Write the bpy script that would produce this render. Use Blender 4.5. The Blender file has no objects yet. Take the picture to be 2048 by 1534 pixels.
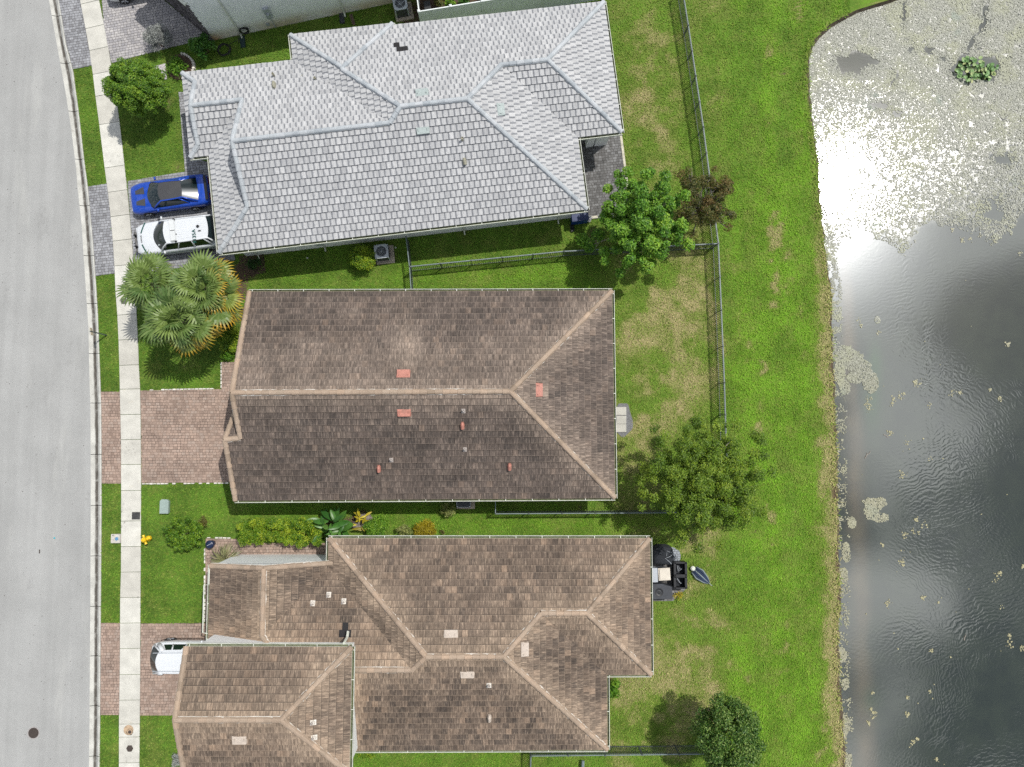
import bpy, bmesh, math, random
import numpy as np
from mathutils import Vector, Matrix

random.seed(7)
rng = np.random.default_rng(7)
S = bpy.context.scene
COL = S.collection

# ---------------------------------------------------------------- camera, sky, sun, exposure
FPX, CX, CY, CAM_H = 1420.0, 1024.0, 767.0, 43.0
_fwd = Vector((19 / FPX, 93 / FPX, -1.0)).normalized()
_q = Vector((0, 0, -1)).rotation_difference(_fwd)
RC = _q.to_matrix()
cam = bpy.data.cameras.new('camera')
cam.sensor_width = 36.0
cam.lens = 36.0 * FPX / 2048.0
cam.clip_end = 2000.0
cam_o = bpy.data.objects.new('camera', cam)
COL.objects.link(cam_o)
cam_o.location = (0, 0, CAM_H)
cam_o.rotation_mode = 'QUATERNION'
cam_o.rotation_quaternion = _q
S.camera = cam_o

SUN = Vector((0.435, 0.338, 1.0)).normalized()
sun = bpy.data.lights.new('sun', 'SUN')
sun.energy = 3.85
sun.angle = math.radians(0.55)
sun.color = (1.0, 0.96, 0.90)
sun_o = bpy.data.objects.new('sun', sun)
COL.objects.link(sun_o)
sun_o.rotation_mode = 'QUATERNION'
sun_o.rotation_quaternion = Vector((0, 0, 1)).rotation_difference(SUN)
sun_o.location = (20, 17, 60)

world = bpy.data.worlds.new('World')
S.world = world
world.use_nodes = True
wn = world.node_tree.nodes
wl = world.node_tree.links
wn.clear()
w_out = wn.new('ShaderNodeOutputWorld')
sky = wn.new('ShaderNodeTexSky')
sky.sky_type = 'NISHITA'
sky.sun_disc = False
sky.sun_elevation = math.asin(SUN.z)
sky.sun_rotation = math.atan2(SUN.x, SUN.y)
bg_sky = wn.new('ShaderNodeBackground')
bg_sky.inputs['Strength'].default_value = 0.06
wl.new(sky.outputs[0], bg_sky.inputs[0])
# a broken layer of fair-weather cloud over the whole sky, seen here only as a reflection in the pond
tc = wn.new('ShaderNodeTexCoord')
sep = wn.new('ShaderNodeSeparateXYZ')
wl.new(tc.outputs['Generated'], sep.inputs[0])
zc = wn.new('ShaderNodeMath'); zc.operation = 'MAXIMUM'; zc.inputs[1].default_value = 0.08
wl.new(sep.outputs[2], zc.inputs[0])
dx = wn.new('ShaderNodeMath'); dx.operation = 'DIVIDE'
dy = wn.new('ShaderNodeMath'); dy.operation = 'DIVIDE'
wl.new(sep.outputs[0], dx.inputs[0]); wl.new(zc.outputs[0], dx.inputs[1])
wl.new(sep.outputs[1], dy.inputs[0]); wl.new(zc.outputs[0], dy.inputs[1])
comb = wn.new('ShaderNodeCombineXYZ')
wl.new(dx.outputs[0], comb.inputs[0]); wl.new(dy.outputs[0], comb.inputs[1])
cn = wn.new('ShaderNodeTexNoise')
cn.inputs['Scale'].default_value = 4.2
cn.inputs['Detail'].default_value = 7.0
cn.inputs['Roughness'].default_value = 0.55
cn.inputs['Distortion'].default_value = 0.35
cofs = wn.new('ShaderNodeMapping')
cofs.inputs['Location'].default_value = (9.1, 1.7, 0.0)
wl.new(comb.outputs[0], cofs.inputs[0])
wl.new(cofs.outputs[0], cn.inputs['Vector'])
cr = wn.new('ShaderNodeMapRange'); cr.interpolation_type = 'SMOOTHSTEP'
cr.inputs[1].default_value = 0.45; cr.inputs[2].default_value = 0.61
cr.inputs[3].default_value = 0.0; cr.inputs[4].default_value = 0.92
# the big cloud that stands beside the sun
bank_d = wn.new('ShaderNodeVectorMath'); bank_d.operation = 'DISTANCE'
bank_d.inputs[1].default_value = (0.52, 0.27, 0.0)
wl.new(comb.outputs[0], bank_d.inputs[0])
bank_r = wn.new('ShaderNodeMapRange'); bank_r.interpolation_type = 'SMOOTHSTEP'
bank_r.inputs[1].default_value = 0.36; bank_r.inputs[2].default_value = 0.0
bank_r.inputs[3].default_value = 0.0; bank_r.inputs[4].default_value = 0.16
wl.new(bank_d.outputs['Value'], bank_r.inputs[0])
cadd = wn.new('ShaderNodeMath'); cadd.operation = 'ADD'
wl.new(cn.outputs[0], cadd.inputs[0]); wl.new(bank_r.outputs[0], cadd.inputs[1])
wl.new(cadd.outputs[0], cr.inputs[0])
bg_cloud = wn.new('ShaderNodeBackground')
bg_cloud.inputs['Color'].default_value = (0.93, 0.96, 1.0, 1)
glow_d = wn.new('ShaderNodeVectorMath'); glow_d.operation = 'DISTANCE'
glow_d.inputs[1].default_value = (SUN.x / SUN.z, SUN.y / SUN.z, 0.0)
wl.new(comb.outputs[0], glow_d.inputs[0])
glow_r = wn.new('ShaderNodeMapRange'); glow_r.interpolation_type = 'SMOOTHERSTEP'
glow_r.inputs[1].default_value = 0.25; glow_r.inputs[2].default_value = 0.0
glow_r.inputs[3].default_value = 1.45; glow_r.inputs[4].default_value = 6.0      # cloud shines through brightest round the sun
wl.new(glow_d.outputs['Value'], glow_r.inputs[0])
wl.new(glow_r.outputs[0], bg_cloud.inputs['Strength'])
#
wmix = wn.new('ShaderNodeMixShader')
wl.new(cr.outputs[0], wmix.inputs[0])
wl.new(bg_sky.outputs[0], wmix.inputs[1]); wl.new(bg_cloud.outputs[0], wmix.inputs[2])
wl.new(wmix.outputs[0], w_out.inputs[0])

S.view_settings.view_transform = 'Standard'
S.view_settings.look = 'None'
S.view_settings.gamma = 1.0
S.view_settings.exposure = 0.0
S.view_settings.use_curve_mapping = False
S.render.engine = 'CYCLES'
S.cycles.use_denoising = False
S.cycles.denoiser = 'OPENIMAGEDENOISE'
S.cycles.denoising_input_passes = 'RGB_ALBEDO_NORMAL'
S.cycles.denoising_prefilter = 'ACCURATE'
S.cycles.max_bounces = 5
S.cycles.transparent_max_bounces = 6
S.cycles.caustics_reflective = False
S.cycles.caustics_refractive = False

# ---------------------------------------------------------------- survey helpers: photo measurement -> metres on the ground
def P(px, py, z=0.0):
    d = RC @ Vector(((px - CX) / FPX, -(py - CY) / FPX, -1.0))
    t = (z - CAM_H) / d.z
    return Vector((d.x * t, d.y * t, z))

def ray(px, py):
    return (RC @ Vector(((px - CX) / FPX, -(py - CY) / FPX, -1.0))).normalized()

RCn = np.array(RC)
def Pn(px, py, z=0.0):
    px = np.asarray(px, float); py = np.asarray(py, float)
    d = np.stack([(px - CX) / FPX, -(py - CY) / FPX, -np.ones_like(px)], -1) @ RCn.T
    t = (z - CAM_H) / d[..., 2]
    return d[..., 0] * t, d[..., 1] * t

def survey(x, y, z=0.0):
    """inverse of Pn: the plan position in survey pixels"""
    x = np.asarray(x, float); y = np.asarray(y, float)
    v = np.stack([x, y, np.full_like(x, z - CAM_H)], -1) @ RCn
    return CX + FPX * v[..., 0] / -v[..., 2], CY - FPX * v[..., 1] / -v[..., 2]

def interp(tab, y):
    ys = [t[1] for t in tab]; xs = [t[0] for t in tab]
    return np.interp(y, ys, xs)

# ---------------------------------------------------------------- value noise in numpy
_perm = np.random.default_rng(3).random((256, 256))
def vnoise(x, y):
    xi = np.floor(x).astype(int); yi = np.floor(y).astype(int)
    fx = x - xi; fy = y - yi
    fx = fx * fx * (3 - 2 * fx); fy = fy * fy * (3 - 2 * fy)
    a = _perm[xi & 255, yi & 255]; b = _perm[(xi + 1) & 255, yi & 255]
    c = _perm[xi & 255, (yi + 1) & 255]; d = _perm[(xi + 1) & 255, (yi + 1) & 255]
    return (a * (1 - fx) + b * fx) * (1 - fy) + (c * (1 - fx) + d * fx) * fy
def fbm(x, y, o=4):
    s = 0; a = 0.5; n = 0
    for i in range(o):
        s = s + a * vnoise(x * 2 ** i + 17 * i, y * 2 ** i + 31 * i); n += a; a *= 0.55
    return s / n
def sstep(a, b, x):
    t = np.clip((x - a) / (b - a), 0, 1)
    return t * t * (3 - 2 * t)
def in_poly(px, py, poly):
    inside = np.zeros(np.shape(px), bool)
    n = len(poly)
    for i in range(n):
        x1, y1 = poly[i]; x2, y2 = poly[(i + 1) % n]
        if y1 == y2: continue
        c = ((y1 > py) != (y2 > py)) & (px < (x2 - x1) * (py - y1) / (y2 - y1) + x1)
        inside ^= c
    return inside

# ---------------------------------------------------------------- objects
WORLD = {}
def tag(o, label=None, cat=None, group=None, kind=None):
    if label: o['label'] = label
    if cat: o['category'] = cat
    if group: o['group'] = group
    if kind: o['kind'] = kind
    return o
def link(o, parent=None, m=None):
    COL.objects.link(o)
    m = m or Matrix.Identity(4)
    if parent is not None:
        o.parent = parent
        o.matrix_parent_inverse = WORLD[parent.name].inverted()
    o.matrix_basis = m
    WORLD[o.name] = m.copy()
    return o
def thing(name, label, cat, loc=(0, 0, 0), group=None):
    o = bpy.data.objects.new(name, None)
    o.empty_display_size = 0.3
    link(o, None, Matrix.Translation(Vector(loc)))
    return tag(o, label, cat, group)
def inst(name, mesh, m, parent, **props):
    o = bpy.data.objects.new(name, mesh)
    for k, v in props.items(): o[k] = v
    return link(o, parent, m)

class MB:
    def __init__(s):
        s.v = []; s.f = []; s.tone = []; s.wear = []; s.uv = []
    def add(s, vs, fs, tone=0.0, wear=0.0, uvs=None):
        b = len(s.v)
        s.v.extend([tuple(p) for p in vs])
        for k, f in enumerate(fs):
            s.f.append([b + i for i in f]); s.tone.append(tone); s.wear.append(wear)
            s.uv.append([uvs[i] for i in f] if uvs else [(0.0, 0.0)] * len(f))
    def box(s, c, size, rz=0.0, m=None, tone=0.0, wear=0.0, taper=1.0, bottom=True):
        hx, hy, hz = size[0] / 2, size[1] / 2, size[2] / 2
        vs = []
        for z, k in ((-hz, 1.0), (hz, taper)):
            for x, y in ((-hx, -hy), (hx, -hy), (hx, hy), (-hx, hy)):
                vs.append(Vector((x * k, y * k, z)))
        M = (m or Matrix.Rotation(rz, 4, 'Z'))
        vs = [M @ p + Vector(c) for p in vs]
        fs = [(4, 5, 6, 7), (0, 1, 5, 4), (1, 2, 6, 5), (2, 3, 7, 6), (3, 0, 4, 7)]
        if bottom: fs.append((3, 2, 1, 0))
        s.add(vs, fs, tone, wear)
        return s
    def prism(s, poly, z0, z1, tone=0.0, wear=0.0, bottom=False, top=True):
        n = len(poly)
        area = sum(poly[i][0] * poly[(i + 1) % n][1] - poly[(i + 1) % n][0] * poly[i][1] for i in range(n))
        if area < 0: poly = list(reversed(poly))
        vs = [(p[0], p[1], z0) for p in poly] + [(p[0], p[1], z1) for p in poly]
        fs = [(i, (i + 1) % n, n + (i + 1) % n, n + i) for i in range(n)]
        if top: fs.append(tuple(range(n, 2 * n)))
        if bottom: fs.append(tuple(reversed(range(n))))
        s.add(vs, fs, tone, wear, [(p[0], p[1]) for p in vs])
        return s
    def tube(s, pts, rad, n=6, tone=0.0, wear=0.0, cap=True):
        pts = [Vector(p) for p in pts]
        if not hasattr(rad, '__len__'): rad = [rad] * len(pts)
        vs = []; prev = None
        for i, p in enumerate(pts):
            t = (pts[min(i + 1, len(pts) - 1)] - pts[max(i - 1, 0)])
            if t.length < 1e-9: t = Vector((0, 0, 1))
            t.normalize()
            ref = prev if prev is not None else (Vector((0, 0, 1)) if abs(t.z) < 0.9 else Vector((1, 0, 0)))
            a = ref - t * ref.dot(t)
            if a.length < 1e-6: a = t.orthogonal()
            a.normalize(); prev = a
            b = t.cross(a)
            for k in range(n):
                w = 2 * math.pi * k / n
                vs.append(p + (a * math.cos(w) + b * math.sin(w)) * rad[i])
        fs = []
        for i in range(len(pts) - 1):
            for k in range(n):
                k2 = (k + 1) % n
                fs.append((i * n + k, i * n + k2, (i + 1) * n + k2, (i + 1) * n + k))
        if cap:
            fs.append(tuple(reversed(range(n)))); fs.append(tuple(range((len(pts) - 1) * n, len(pts) * n)))
        s.add(vs, fs, tone, wear)
        return s
    def lathe(s, prof, c=(0, 0, 0), n=16, m=None, tone=0.0, wear=0.0):
        """prof: list of (r, z)"""
        c = Vector(c); vs = []
        for r, z in prof:
            for k in range(n):
                w = 2 * math.pi * k / n
                p = Vector((r * math.cos(w), r * math.sin(w), z))
                vs.append((m @ p if m else p) + c)
        fs = []
        for i in range(len(prof) - 1):
            for k in range(n):
                k2 = (k + 1) % n
                fs.append((i * n + k, i * n + k2, (i + 1) * n + k2, (i + 1) * n + k))
        fs.append(tuple(range((len(prof) - 1) * n, len(prof) * n)))
        fs.append(tuple(reversed(range(n))))
        s.add(vs, fs, tone, wear)
        return s
    def grid(s, rows, tone=0.0, wear=0.0, closed=False):
        """rows: list of equal-length point lists"""
        n = len(rows[0]); vs = [p for r in rows for p in r]; fs = []
        for i in range(len(rows) - 1):
            for k in range(n if closed else n - 1):
                k2 = (k + 1) % n
                fs.append((i * n + k, i * n + k2, (i + 1) * n + k2, (i + 1) * n + k))
        s.add(vs, fs, tone, wear)
        return s
    def mesh(s, name, mat, smooth=False):
        me = bpy.data.meshes.new(name)
        me.from_pydata(s.v, [], s.f)
        a = me.attributes.new('tone', 'FLOAT', 'FACE'); a.data.foreach_set('value', s.tone)
        a = me.attributes.new('wear', 'FLOAT', 'FACE'); a.data.foreach_set('value', s.wear)
        uv = me.uv_layers.new(name='uv')
        uv.data.foreach_set('uv', [c for f in s.uv for p in f for c in p])
        if mat: me.materials.append(mat)
        if smooth: me.polygons.foreach_set('use_smooth', [True] * len(me.polygons))
        me.update()
        return me
    def build(s, name, mat, parent=None, smooth=False, m=None):
        o = bpy.data.objects.new(name, s.mesh(name, mat, smooth))
        return link(o, parent, m)

def np_mesh(name, verts, faces_flat, loop_n, mat, attrs=None, uvs=None):
    """big meshes straight from arrays; every face has loop_n corners"""
    me = bpy.data.meshes.new(name)
    nv = len(verts); nf = len(faces_flat) // loop_n
    me.vertices.add(nv); me.vertices.foreach_set('co', np.asarray(verts, np.float32).ravel())
    me.loops.add(nf * loop_n); me.loops.foreach_set('vertex_index', np.asarray(faces_flat, np.int32))
    me.polygons.add(nf)
    me.polygons.foreach_set('loop_start', np.arange(nf, dtype=np.int32) * loop_n)
    for k, (dom, val) in (attrs or {}).items():
        a = me.attributes.new(k, 'FLOAT', dom); a.data.foreach_set('value', np.asarray(val, np.float32))
    me.update(calc_edges=True)
    if mat: me.materials.append(mat)
    return me

# ---------------------------------------------------------------- materials
class NT:
    def __init__(s, name):
        s.m = bpy.data.materials.new(name); s.m.use_nodes = True
        s.t = s.m.node_tree; s.n = s.t.nodes; s.l = s.t.links
        s.b = s.n['Principled BSDF']; s.out = s.n['Material Output']
    def node(s, ty, ins=None, **kw):
        x = s.n.new(ty)
        for k, v in kw.items(): setattr(x, k, v)
        for k, v in (ins or {}).items(): s.put(x.inputs[k], v)
        return x
    def put(s, sock, v):
        if isinstance(v, bpy.types.NodeSocket): s.l.new(v, sock)
        elif isinstance(v, (tuple, list)) and len(v) == 3 and sock.type == 'RGBA': sock.default_value = (*v, 1)
        else: sock.default_value = v
    def pos(s):
        return s.node('ShaderNodeNewGeometry').outputs['Position']
    def obj(s): return s.node('ShaderNodeTexCoord').outputs['Object']
    def uv(s): return s.node('ShaderNodeTexCoord').outputs['UV']
    def map(s, v, scale=(1, 1, 1), loc=(0, 0, 0), rot=(0, 0, 0)):
        return s.node('ShaderNodeMapping', {'Vector': v, 'Scale': scale, 'Location': loc, 'Rotation': rot}).outputs[0]
    def noise(s, v, scale, detail=3, rough=0.55, dist=0.0):
        return s.node('ShaderNodeTexNoise', {'Vector': v, 'Scale': scale, 'Detail': detail, 'Roughness': rough, 'Distortion': dist}).outputs[0]
    def ramp(s, f, a, b, lo=0.0, hi=1.0, smooth=True):
        return s.node('ShaderNodeMapRange', {0: f, 1: a, 2: b, 3: lo, 4: hi}, interpolation_type='SMOOTHSTEP' if smooth else 'LINEAR').outputs[0]
    def mix(s, f, a, b, mode='MIX'):
        x = s.node('ShaderNodeMix', data_type='RGBA', blend_type=mode)
        s.put(x.inputs[0], f); s.put(x.inputs[6], a); s.put(x.inputs[7], b)
        return x.outputs[2]
    def math(s, op, a, b=0.0, c=0.0, clamp=False):
        x = s.node('ShaderNodeMath', operation=op, use_clamp=clamp)
        s.put(x.inputs[0], a); s.put(x.inputs[1], b); s.put(x.inputs[2], c)
        return x.outputs[0]
    def attr(s, name, ty='GEOMETRY'):
        return s.node('ShaderNodeAttribute', attribute_type=ty, attribute_name=name).outputs['Fac']
    def both(s, name):
        return s.math('ADD', s.attr(name), s.attr(name, 'OBJECT'))
    def scale(s, col, f):
        """colour times a float"""
        g = s.node('ShaderNodeCombineColor', {0: f, 1: f, 2: f}).outputs[0]
        return s.mix(1.0, col, g, 'MULTIPLY')
    def bump(s, h, dist=0.02, strength=1.0, nrm=None):
        ins = {'Height': h, 'Distance': dist, 'Strength': strength}
        if nrm: ins['Normal'] = nrm
        return s.node('ShaderNodeBump', ins).outputs[0]
    def done(s, col, rough=0.8, nrm=None, spec=0.4, metal=0.0):
        s.put(s.b.inputs['Base Color'], col); s.put(s.b.inputs['Roughness'], rough)
        s.put(s.b.inputs['Specular IOR Level'], spec); s.put(s.b.inputs['Metallic'], metal)
        if nrm: s.l.new(nrm, s.b.inputs['Normal'])
        return s.m

def plain(name, col, rough=0.6, var=0.12, scale=7.0, spec=0.4, metal=0.0, bump=0.0, tone=0.0, grime=0.0):
    """a coloured surface with mottling, optional per-piece tone and dirt"""
    t = NT(name); v = t.pos()
    n = t.noise(v, scale, 4)
    c = t.scale(col, t.ramp(n, 0.25, 0.75, 1 - var, 1 + var))
    if tone: c = t.scale(c, t.math('MULTIPLY_ADD', t.both('tone'), tone * 2, 1 - tone))
    if grime:
        g = t.ramp(t.noise(v, scale * 0.35, 5, 0.65), 0.5, 0.75, 0.0, grime)
        c = t.mix(g, c, (0.10, 0.09, 0.07))
    nb = t.bump(t.noise(v, scale * 6, 3), bump) if bump else None
    return t.done(c, rough, nb, spec, metal)

def tile_mat(name, dark, mid, light, weathered, streak=0.35, edge=0.0, pu=0.315, pv=0.372, lap_shade=0.5, lip_lit_worn=0.3):
    t = NT(name)
    tone = t.both('tone'); wear = t.both('wear')
    cr = t.node('ShaderNodeValToRGB', {0: tone})
    e = cr.color_ramp.elements
    e[0].position = 0.0; e[0].color = (*dark, 1); e[1].position = 1.0; e[1].color = (*light, 1)
    x = cr.color_ramp.elements.new(0.5); x.color = (*mid, 1)
    c = cr.outputs[0]
    sh = t.node('ShaderNodeCombineXYZ', {0: t.math('MULTIPLY', tone, 91.0), 1: t.math('MULTIPLY', tone, 57.0), 2: 0.0}).outputs[0]
    uv = t.node('ShaderNodeVectorMath', {0: t.uv(), 1: sh}, operation='ADD').outputs[0]
    st = t.noise(t.map(uv, (13, 1.9, 1)), 1.0, 4, 0.62)
    fine = t.noise(t.map(uv, (60, 20, 1)), 1.0, 2, 0.6)
    big = t.noise(t.pos(), 0.9, 4, 0.6)
    wv = t.math('ADD', wear, t.ramp(big, 0.45, 0.75, -0.10, 0.25))
    c = t.mix(t.math('MULTIPLY', t.ramp(st, 0.50, 0.72), t.math('MULTIPLY_ADD', wv, 0.6, streak, True)), c, weathered)
    c = t.mix(t.math('MULTIPLY', wv, 0.55, 0, True), c, weathered)
    c = t.scale(c, t.ramp(st, 0.30, 0.62, 0.66 if streak > .2 else 0.85, 1.14 if streak > .2 else 1.04))
    c = t.scale(c, t.ramp(t.noise(t.map(t.pos(), (1, 1, 1), (7, 3, 0)), 0.55, 5, 0.65), 0.33, 0.67, 0.80 if streak > .2 else 0.96, 1.18 if streak > .2 else 1.03))
    c = t.scale(c, t.ramp(fine, 0.3, 0.7, 0.88, 1.10))
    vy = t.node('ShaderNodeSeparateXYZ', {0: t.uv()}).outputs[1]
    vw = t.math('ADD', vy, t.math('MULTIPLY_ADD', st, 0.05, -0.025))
    c = t.mix(t.math('MULTIPLY', t.ramp(vw, pv - 0.055, pv - 0.012), lap_shade), c, (0.045, 0.040, 0.038))  # shadow line below the next course, painted as a dark band
    c = t.mix(t.math('MULTIPLY', t.ramp(vy, 0.035, 0.008), lip_lit_worn), c, weathered)  # butt edge paled: worn tile plus sunlit edge, both put into the colour
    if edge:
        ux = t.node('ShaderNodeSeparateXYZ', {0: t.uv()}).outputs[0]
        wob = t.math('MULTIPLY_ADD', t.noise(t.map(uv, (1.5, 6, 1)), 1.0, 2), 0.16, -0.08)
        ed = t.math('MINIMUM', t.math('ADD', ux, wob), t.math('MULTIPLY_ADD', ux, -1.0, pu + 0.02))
        c = t.mix(t.math('MULTIPLY', t.ramp(ed, 0.095, 0.03), edge), c, (0.215, 0.225, 0.245))  # shading of the interlocking tile profile, painted along the sides
    c = t.mix(t.ramp(tone, -0.2, -0.9), c, (0.022, 0.021, 0.022))
    nb = t.bump(fine, 0.004)
    return t.done(c, 0.82, nb, 0.3)

def leaf_mat(name, a, b, c, trans=0.25, rough=0.45):
    """a, b, c: dark, mid and bright leaf colours picked by each leaf's tone"""
    t = NT(name); tone = t.both('tone')
    cr = t.node('ShaderNodeValToRGB', {0: tone})
    e = cr.color_ramp.elements
    e[0].position = 0.0; e[0].color = (*a, 1); e[1].position = 1.0; e[1].color = (*c, 1)
    x = cr.color_ramp.elements.new(0.5); x.color = (*b, 1)
    col = t.scale(cr.outputs[0], t.ramp(t.noise(t.pos(), 3.0, 2), 0.3, 0.7, 0.85, 1.15))
    t.done(col, rough, None, 0.35)
    tr = t.node('ShaderNodeBsdfTranslucent', {0: col})
    mx = t.node('ShaderNodeMixShader', {0: trans})
    t.l.new(t.b.outputs[0], mx.inputs[1]); t.l.new(tr.outputs[0], mx.inputs[2])
    t.l.new(mx.outputs[0], t.out.inputs[0])
    return t.m

M = {}
M['white_wall'] = plain('white_stucco', (0.78, 0.79, 0.78), 0.85, 0.04, 1.5)
M['white_metal'] = plain('white_painted_metal', (0.60, 0.62, 0.54), 0.5, 0.12, 5, grime=0.35)
M['gutter_dirt'] = plain('gutter_sludge', (0.10, 0.115, 0.055), 0.9, 0.4, 6)
M['mortar'] = plain('ridge_mortar', (0.62, 0.58, 0.52), 0.9, 0.15, 12)
M['tan_mortar'] = plain('tan_ridge_mortar', (0.42, 0.37, 0.27), 0.9, 0.25, 12)
M['underlay'] = plain('roof_underlay', (0.030, 0.028, 0.027), 0.95, 0.2, 5)
M['grey_underlay'] = plain('grey_roof_underlay', (0.12, 0.125, 0.135), 0.95, 0.2, 5)
M['fence'] = plain('fence_metal', (0.165, 0.205, 0.215), 0.5, 0.12, 4, spec=0.4)
M['picket'] = plain('picket_metal', (0.075, 0.09, 0.095), 0.5, 0.1, 4, spec=0.5)
M['vinyl'] = plain('white_vinyl', (0.70, 0.74, 0.73), 0.4, 0.04, 2)
M['black_plastic'] = plain('black_plastic', (0.018, 0.019, 0.021), 0.45, 0.25, 6)
M['dark_fabric'] = plain('dark_fabric', (0.022, 0.025, 0.030), 0.9, 0.35, 12, bump=0.01)
M['ac_metal'] = plain('pale_grey_metal', (0.40, 0.43, 0.46), 0.45, 0.07, 4, metal=0.2)
M['ac_dark'] = plain('dark_grille', (0.05, 0.055, 0.06), 0.6, 0.2, 9)
M['pad'] = plain('concrete_pad', (0.42, 0.36, 0.29), 0.9, 0.14, 7, bump=0.01)
M['yellow'] = plain('yellow_paint', (0.80, 0.52, 0.02), 0.4, 0.08, 8)
M['iron'] = plain('cast_iron', (0.055, 0.042, 0.036), 0.7, 0.3, 20, bump=0.01)
M['bark'] = plain('bark', (0.16, 0.115, 0.085), 0.9, 0.35, 9, bump=0.02)
M['grey_bark'] = plain('grey_bark', (0.33, 0.29, 0.25), 0.9, 0.3, 9, bump=0.02)
M['soil'] = plain('bare_soil', (0.085, 0.055, 0.038), 0.95, 0.4, 9, bump=0.03)
M['gravel'] = plain('grey_gravel', (0.20, 0.20, 0.205), 0.9, 0.45, 30, bump=0.03)
M['salmon'] = plain('salmon_paint', (0.43, 0.185, 0.14), 0.6, 0.15, 8, grime=0.3)
M['cream'] = plain('cream_plastic', (0.60, 0.55, 0.47), 0.5, 0.06, 5)
M['navy'] = plain('navy_plastic', (0.012, 0.022, 0.06), 0.3, 0.1, 6)
M['tyre'] = plain('tyre_rubber', (0.02, 0.02, 0.02), 0.8, 0.2, 10)
M['rim'] = plain('alloy_rim', (0.45, 0.46, 0.47), 0.3, 0.05, 10, metal=0.8)
M['hose'] = plain('black_hose', (0.02, 0.02, 0.02), 0.5, 0.1, 10)
# ================================================================ GROUND
GUT_L = [(60, -160), (98, 0), (116, 102), (130, 178), (142, 254), (153, 343), (155.5, 380), (163, 444), (168, 522), (173, 596), (177, 660), (179, 761), (181, 811), (181.5, 989), (181, 1144), (180, 1297), (179, 1449), (178, 1534), (176, 1720)]
KERB_R = [(78, -160), (118, 0), (132, 89), (146, 140), (158, 229), (168, 318), (176.5, 381), (187, 494), (191, 553), (196, 634), (198.5, 705), (201, 770), (202.5, 811), (203, 913), (203, 1014), (202, 1144), (201, 1297), (200, 1449), (199, 1534), (197, 1720)]
WALK_L = [(128, -160), (160, 0), (170, 51), (179, 102), (184, 132), (189, 178), (198, 244), (207, 318), (215.5, 381), (224, 456), (229, 533), (231, 583), (235, 634), (238, 698), (239.5, 770), (240.5, 811), (242, 887), (242.5, 989), (242, 1150), (240.5, 1195), (239.5, 1347), (238, 1449), (238, 1534), (236, 1720)]
WALK_R = [(168, -160), (198, 0), (207, 46), (216, 94), (224, 140), (233, 203), (239, 244), (248, 325), (254.5, 381), (259, 431), (266, 507), (271, 596), (275, 660), (277.5, 736), (279.5, 760), (281, 836), (282, 963), (281, 1150), (280.5, 1220), (280, 1373), (278.5, 1534), (276, 1720)]
SHORE = [(2300, -170), (2050, -95), (1850, -30), (1778, 0), (1714, 19), (1660, 48), (1625, 83), (1616, 112), (1615, 160), (1618, 203), (1624, 254), (1631, 302), (1635, 348), (1638, 407), (1646, 474), (1652, 530), (1660, 567), (1661, 647), (1663, 714), (1666, 781), (1668, 813), (1671, 894), (1671, 947), (1674, 1027), (1675, 1108), (1679, 1218), (1675, 1258), (1674, 1298), (1678, 1378), (1685, 1472), (1688, 1534), (1692, 1720)]
def ev(tab, ys): return [(float(interp(tab, y)), y) for y in ys]

# base terrain out to the horizon
tg = NT('far_ground'); v = tg.pos()
M['far_ground'] = tg.done(tg.mix(tg.ramp(tg.noise(v, 0.05, 5), 0.4, 0.6), (0.06, 0.11, 0.02), (0.11, 0.15, 0.04)), 0.95)
mb = MB(); mb.add([(-900, -900, -1.4), (900, -900, -1.4), (900, 900, -1.4), (-900, 900, -1.4)], [(0, 1, 2, 3)])
tag(mb.build('ground', M['far_ground']), kind='structure')

# ---- road
t = NT('road_concrete'); v = t.pos()
c = t.scale((0.325, 0.327, 0.318), t.ramp(t.noise(v, 0.35, 5, 0.6), 0.3, 0.7, 0.93, 1.05))
c = t.scale(c, t.ramp(t.noise(t.map(v, (1.4, 0.05, 1)), 1.0, 4, 0.6), 0.3, 0.7, 0.94, 1.05))
c = t.scale(c, t.ramp(t.noise(v, 22, 2, 0.7), 0.25, 0.75, 0.95, 1.05))
c = t.mix(t.ramp(t.noise(v, 1.1, 5, 0.7), 0.66, 0.82, 0, 0.35), c, (0.22, 0.21, 0.20))
sm = t.math('MULTIPLY', t.ramp(t.noise(t.map(v, (1, .35, 1), (3.1, 0, 0)), .55, 5, .7), .55, .74), t.ramp(t.noise(v, 3.5, 5, .75), .42, .62))
c = t.mix(t.math('MULTIPLY', sm, .38), c, (.17, .165, .16))
pale = t.ramp(t.noise(t.map(v, (.7, .12, 1), (8, 2, 0), (0, 0, .35)), .8, 5, .65), .56, .72)
c = t.mix(t.math('MULTIPLY', pale, .30), c, (.47, .47, .44))
c = t.mix(t.ramp(t.noise(v, 9, 2, 0.5), 0.79, 0.84, 0, 0.6), c, (0.14, 0.13, 0.12))
M['road'] = t.done(c, 0.9, t.bump(t.noise(v, 60, 2), 0.006), 0.3)
ys = list(range(-160, 1721, 20))
edge = [P(x, y, -0.10) for x, y in ev(GUT_L, ys)]
mb = MB(); n = len(edge)
mb.add([(-70, p.y, -0.10) for p in edge] + [p for p in edge], [(i + 1, n + i + 1, n + i, i) for i in range(n - 1)])
road = tag(mb.build('road', M['road']), kind='structure')
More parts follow.
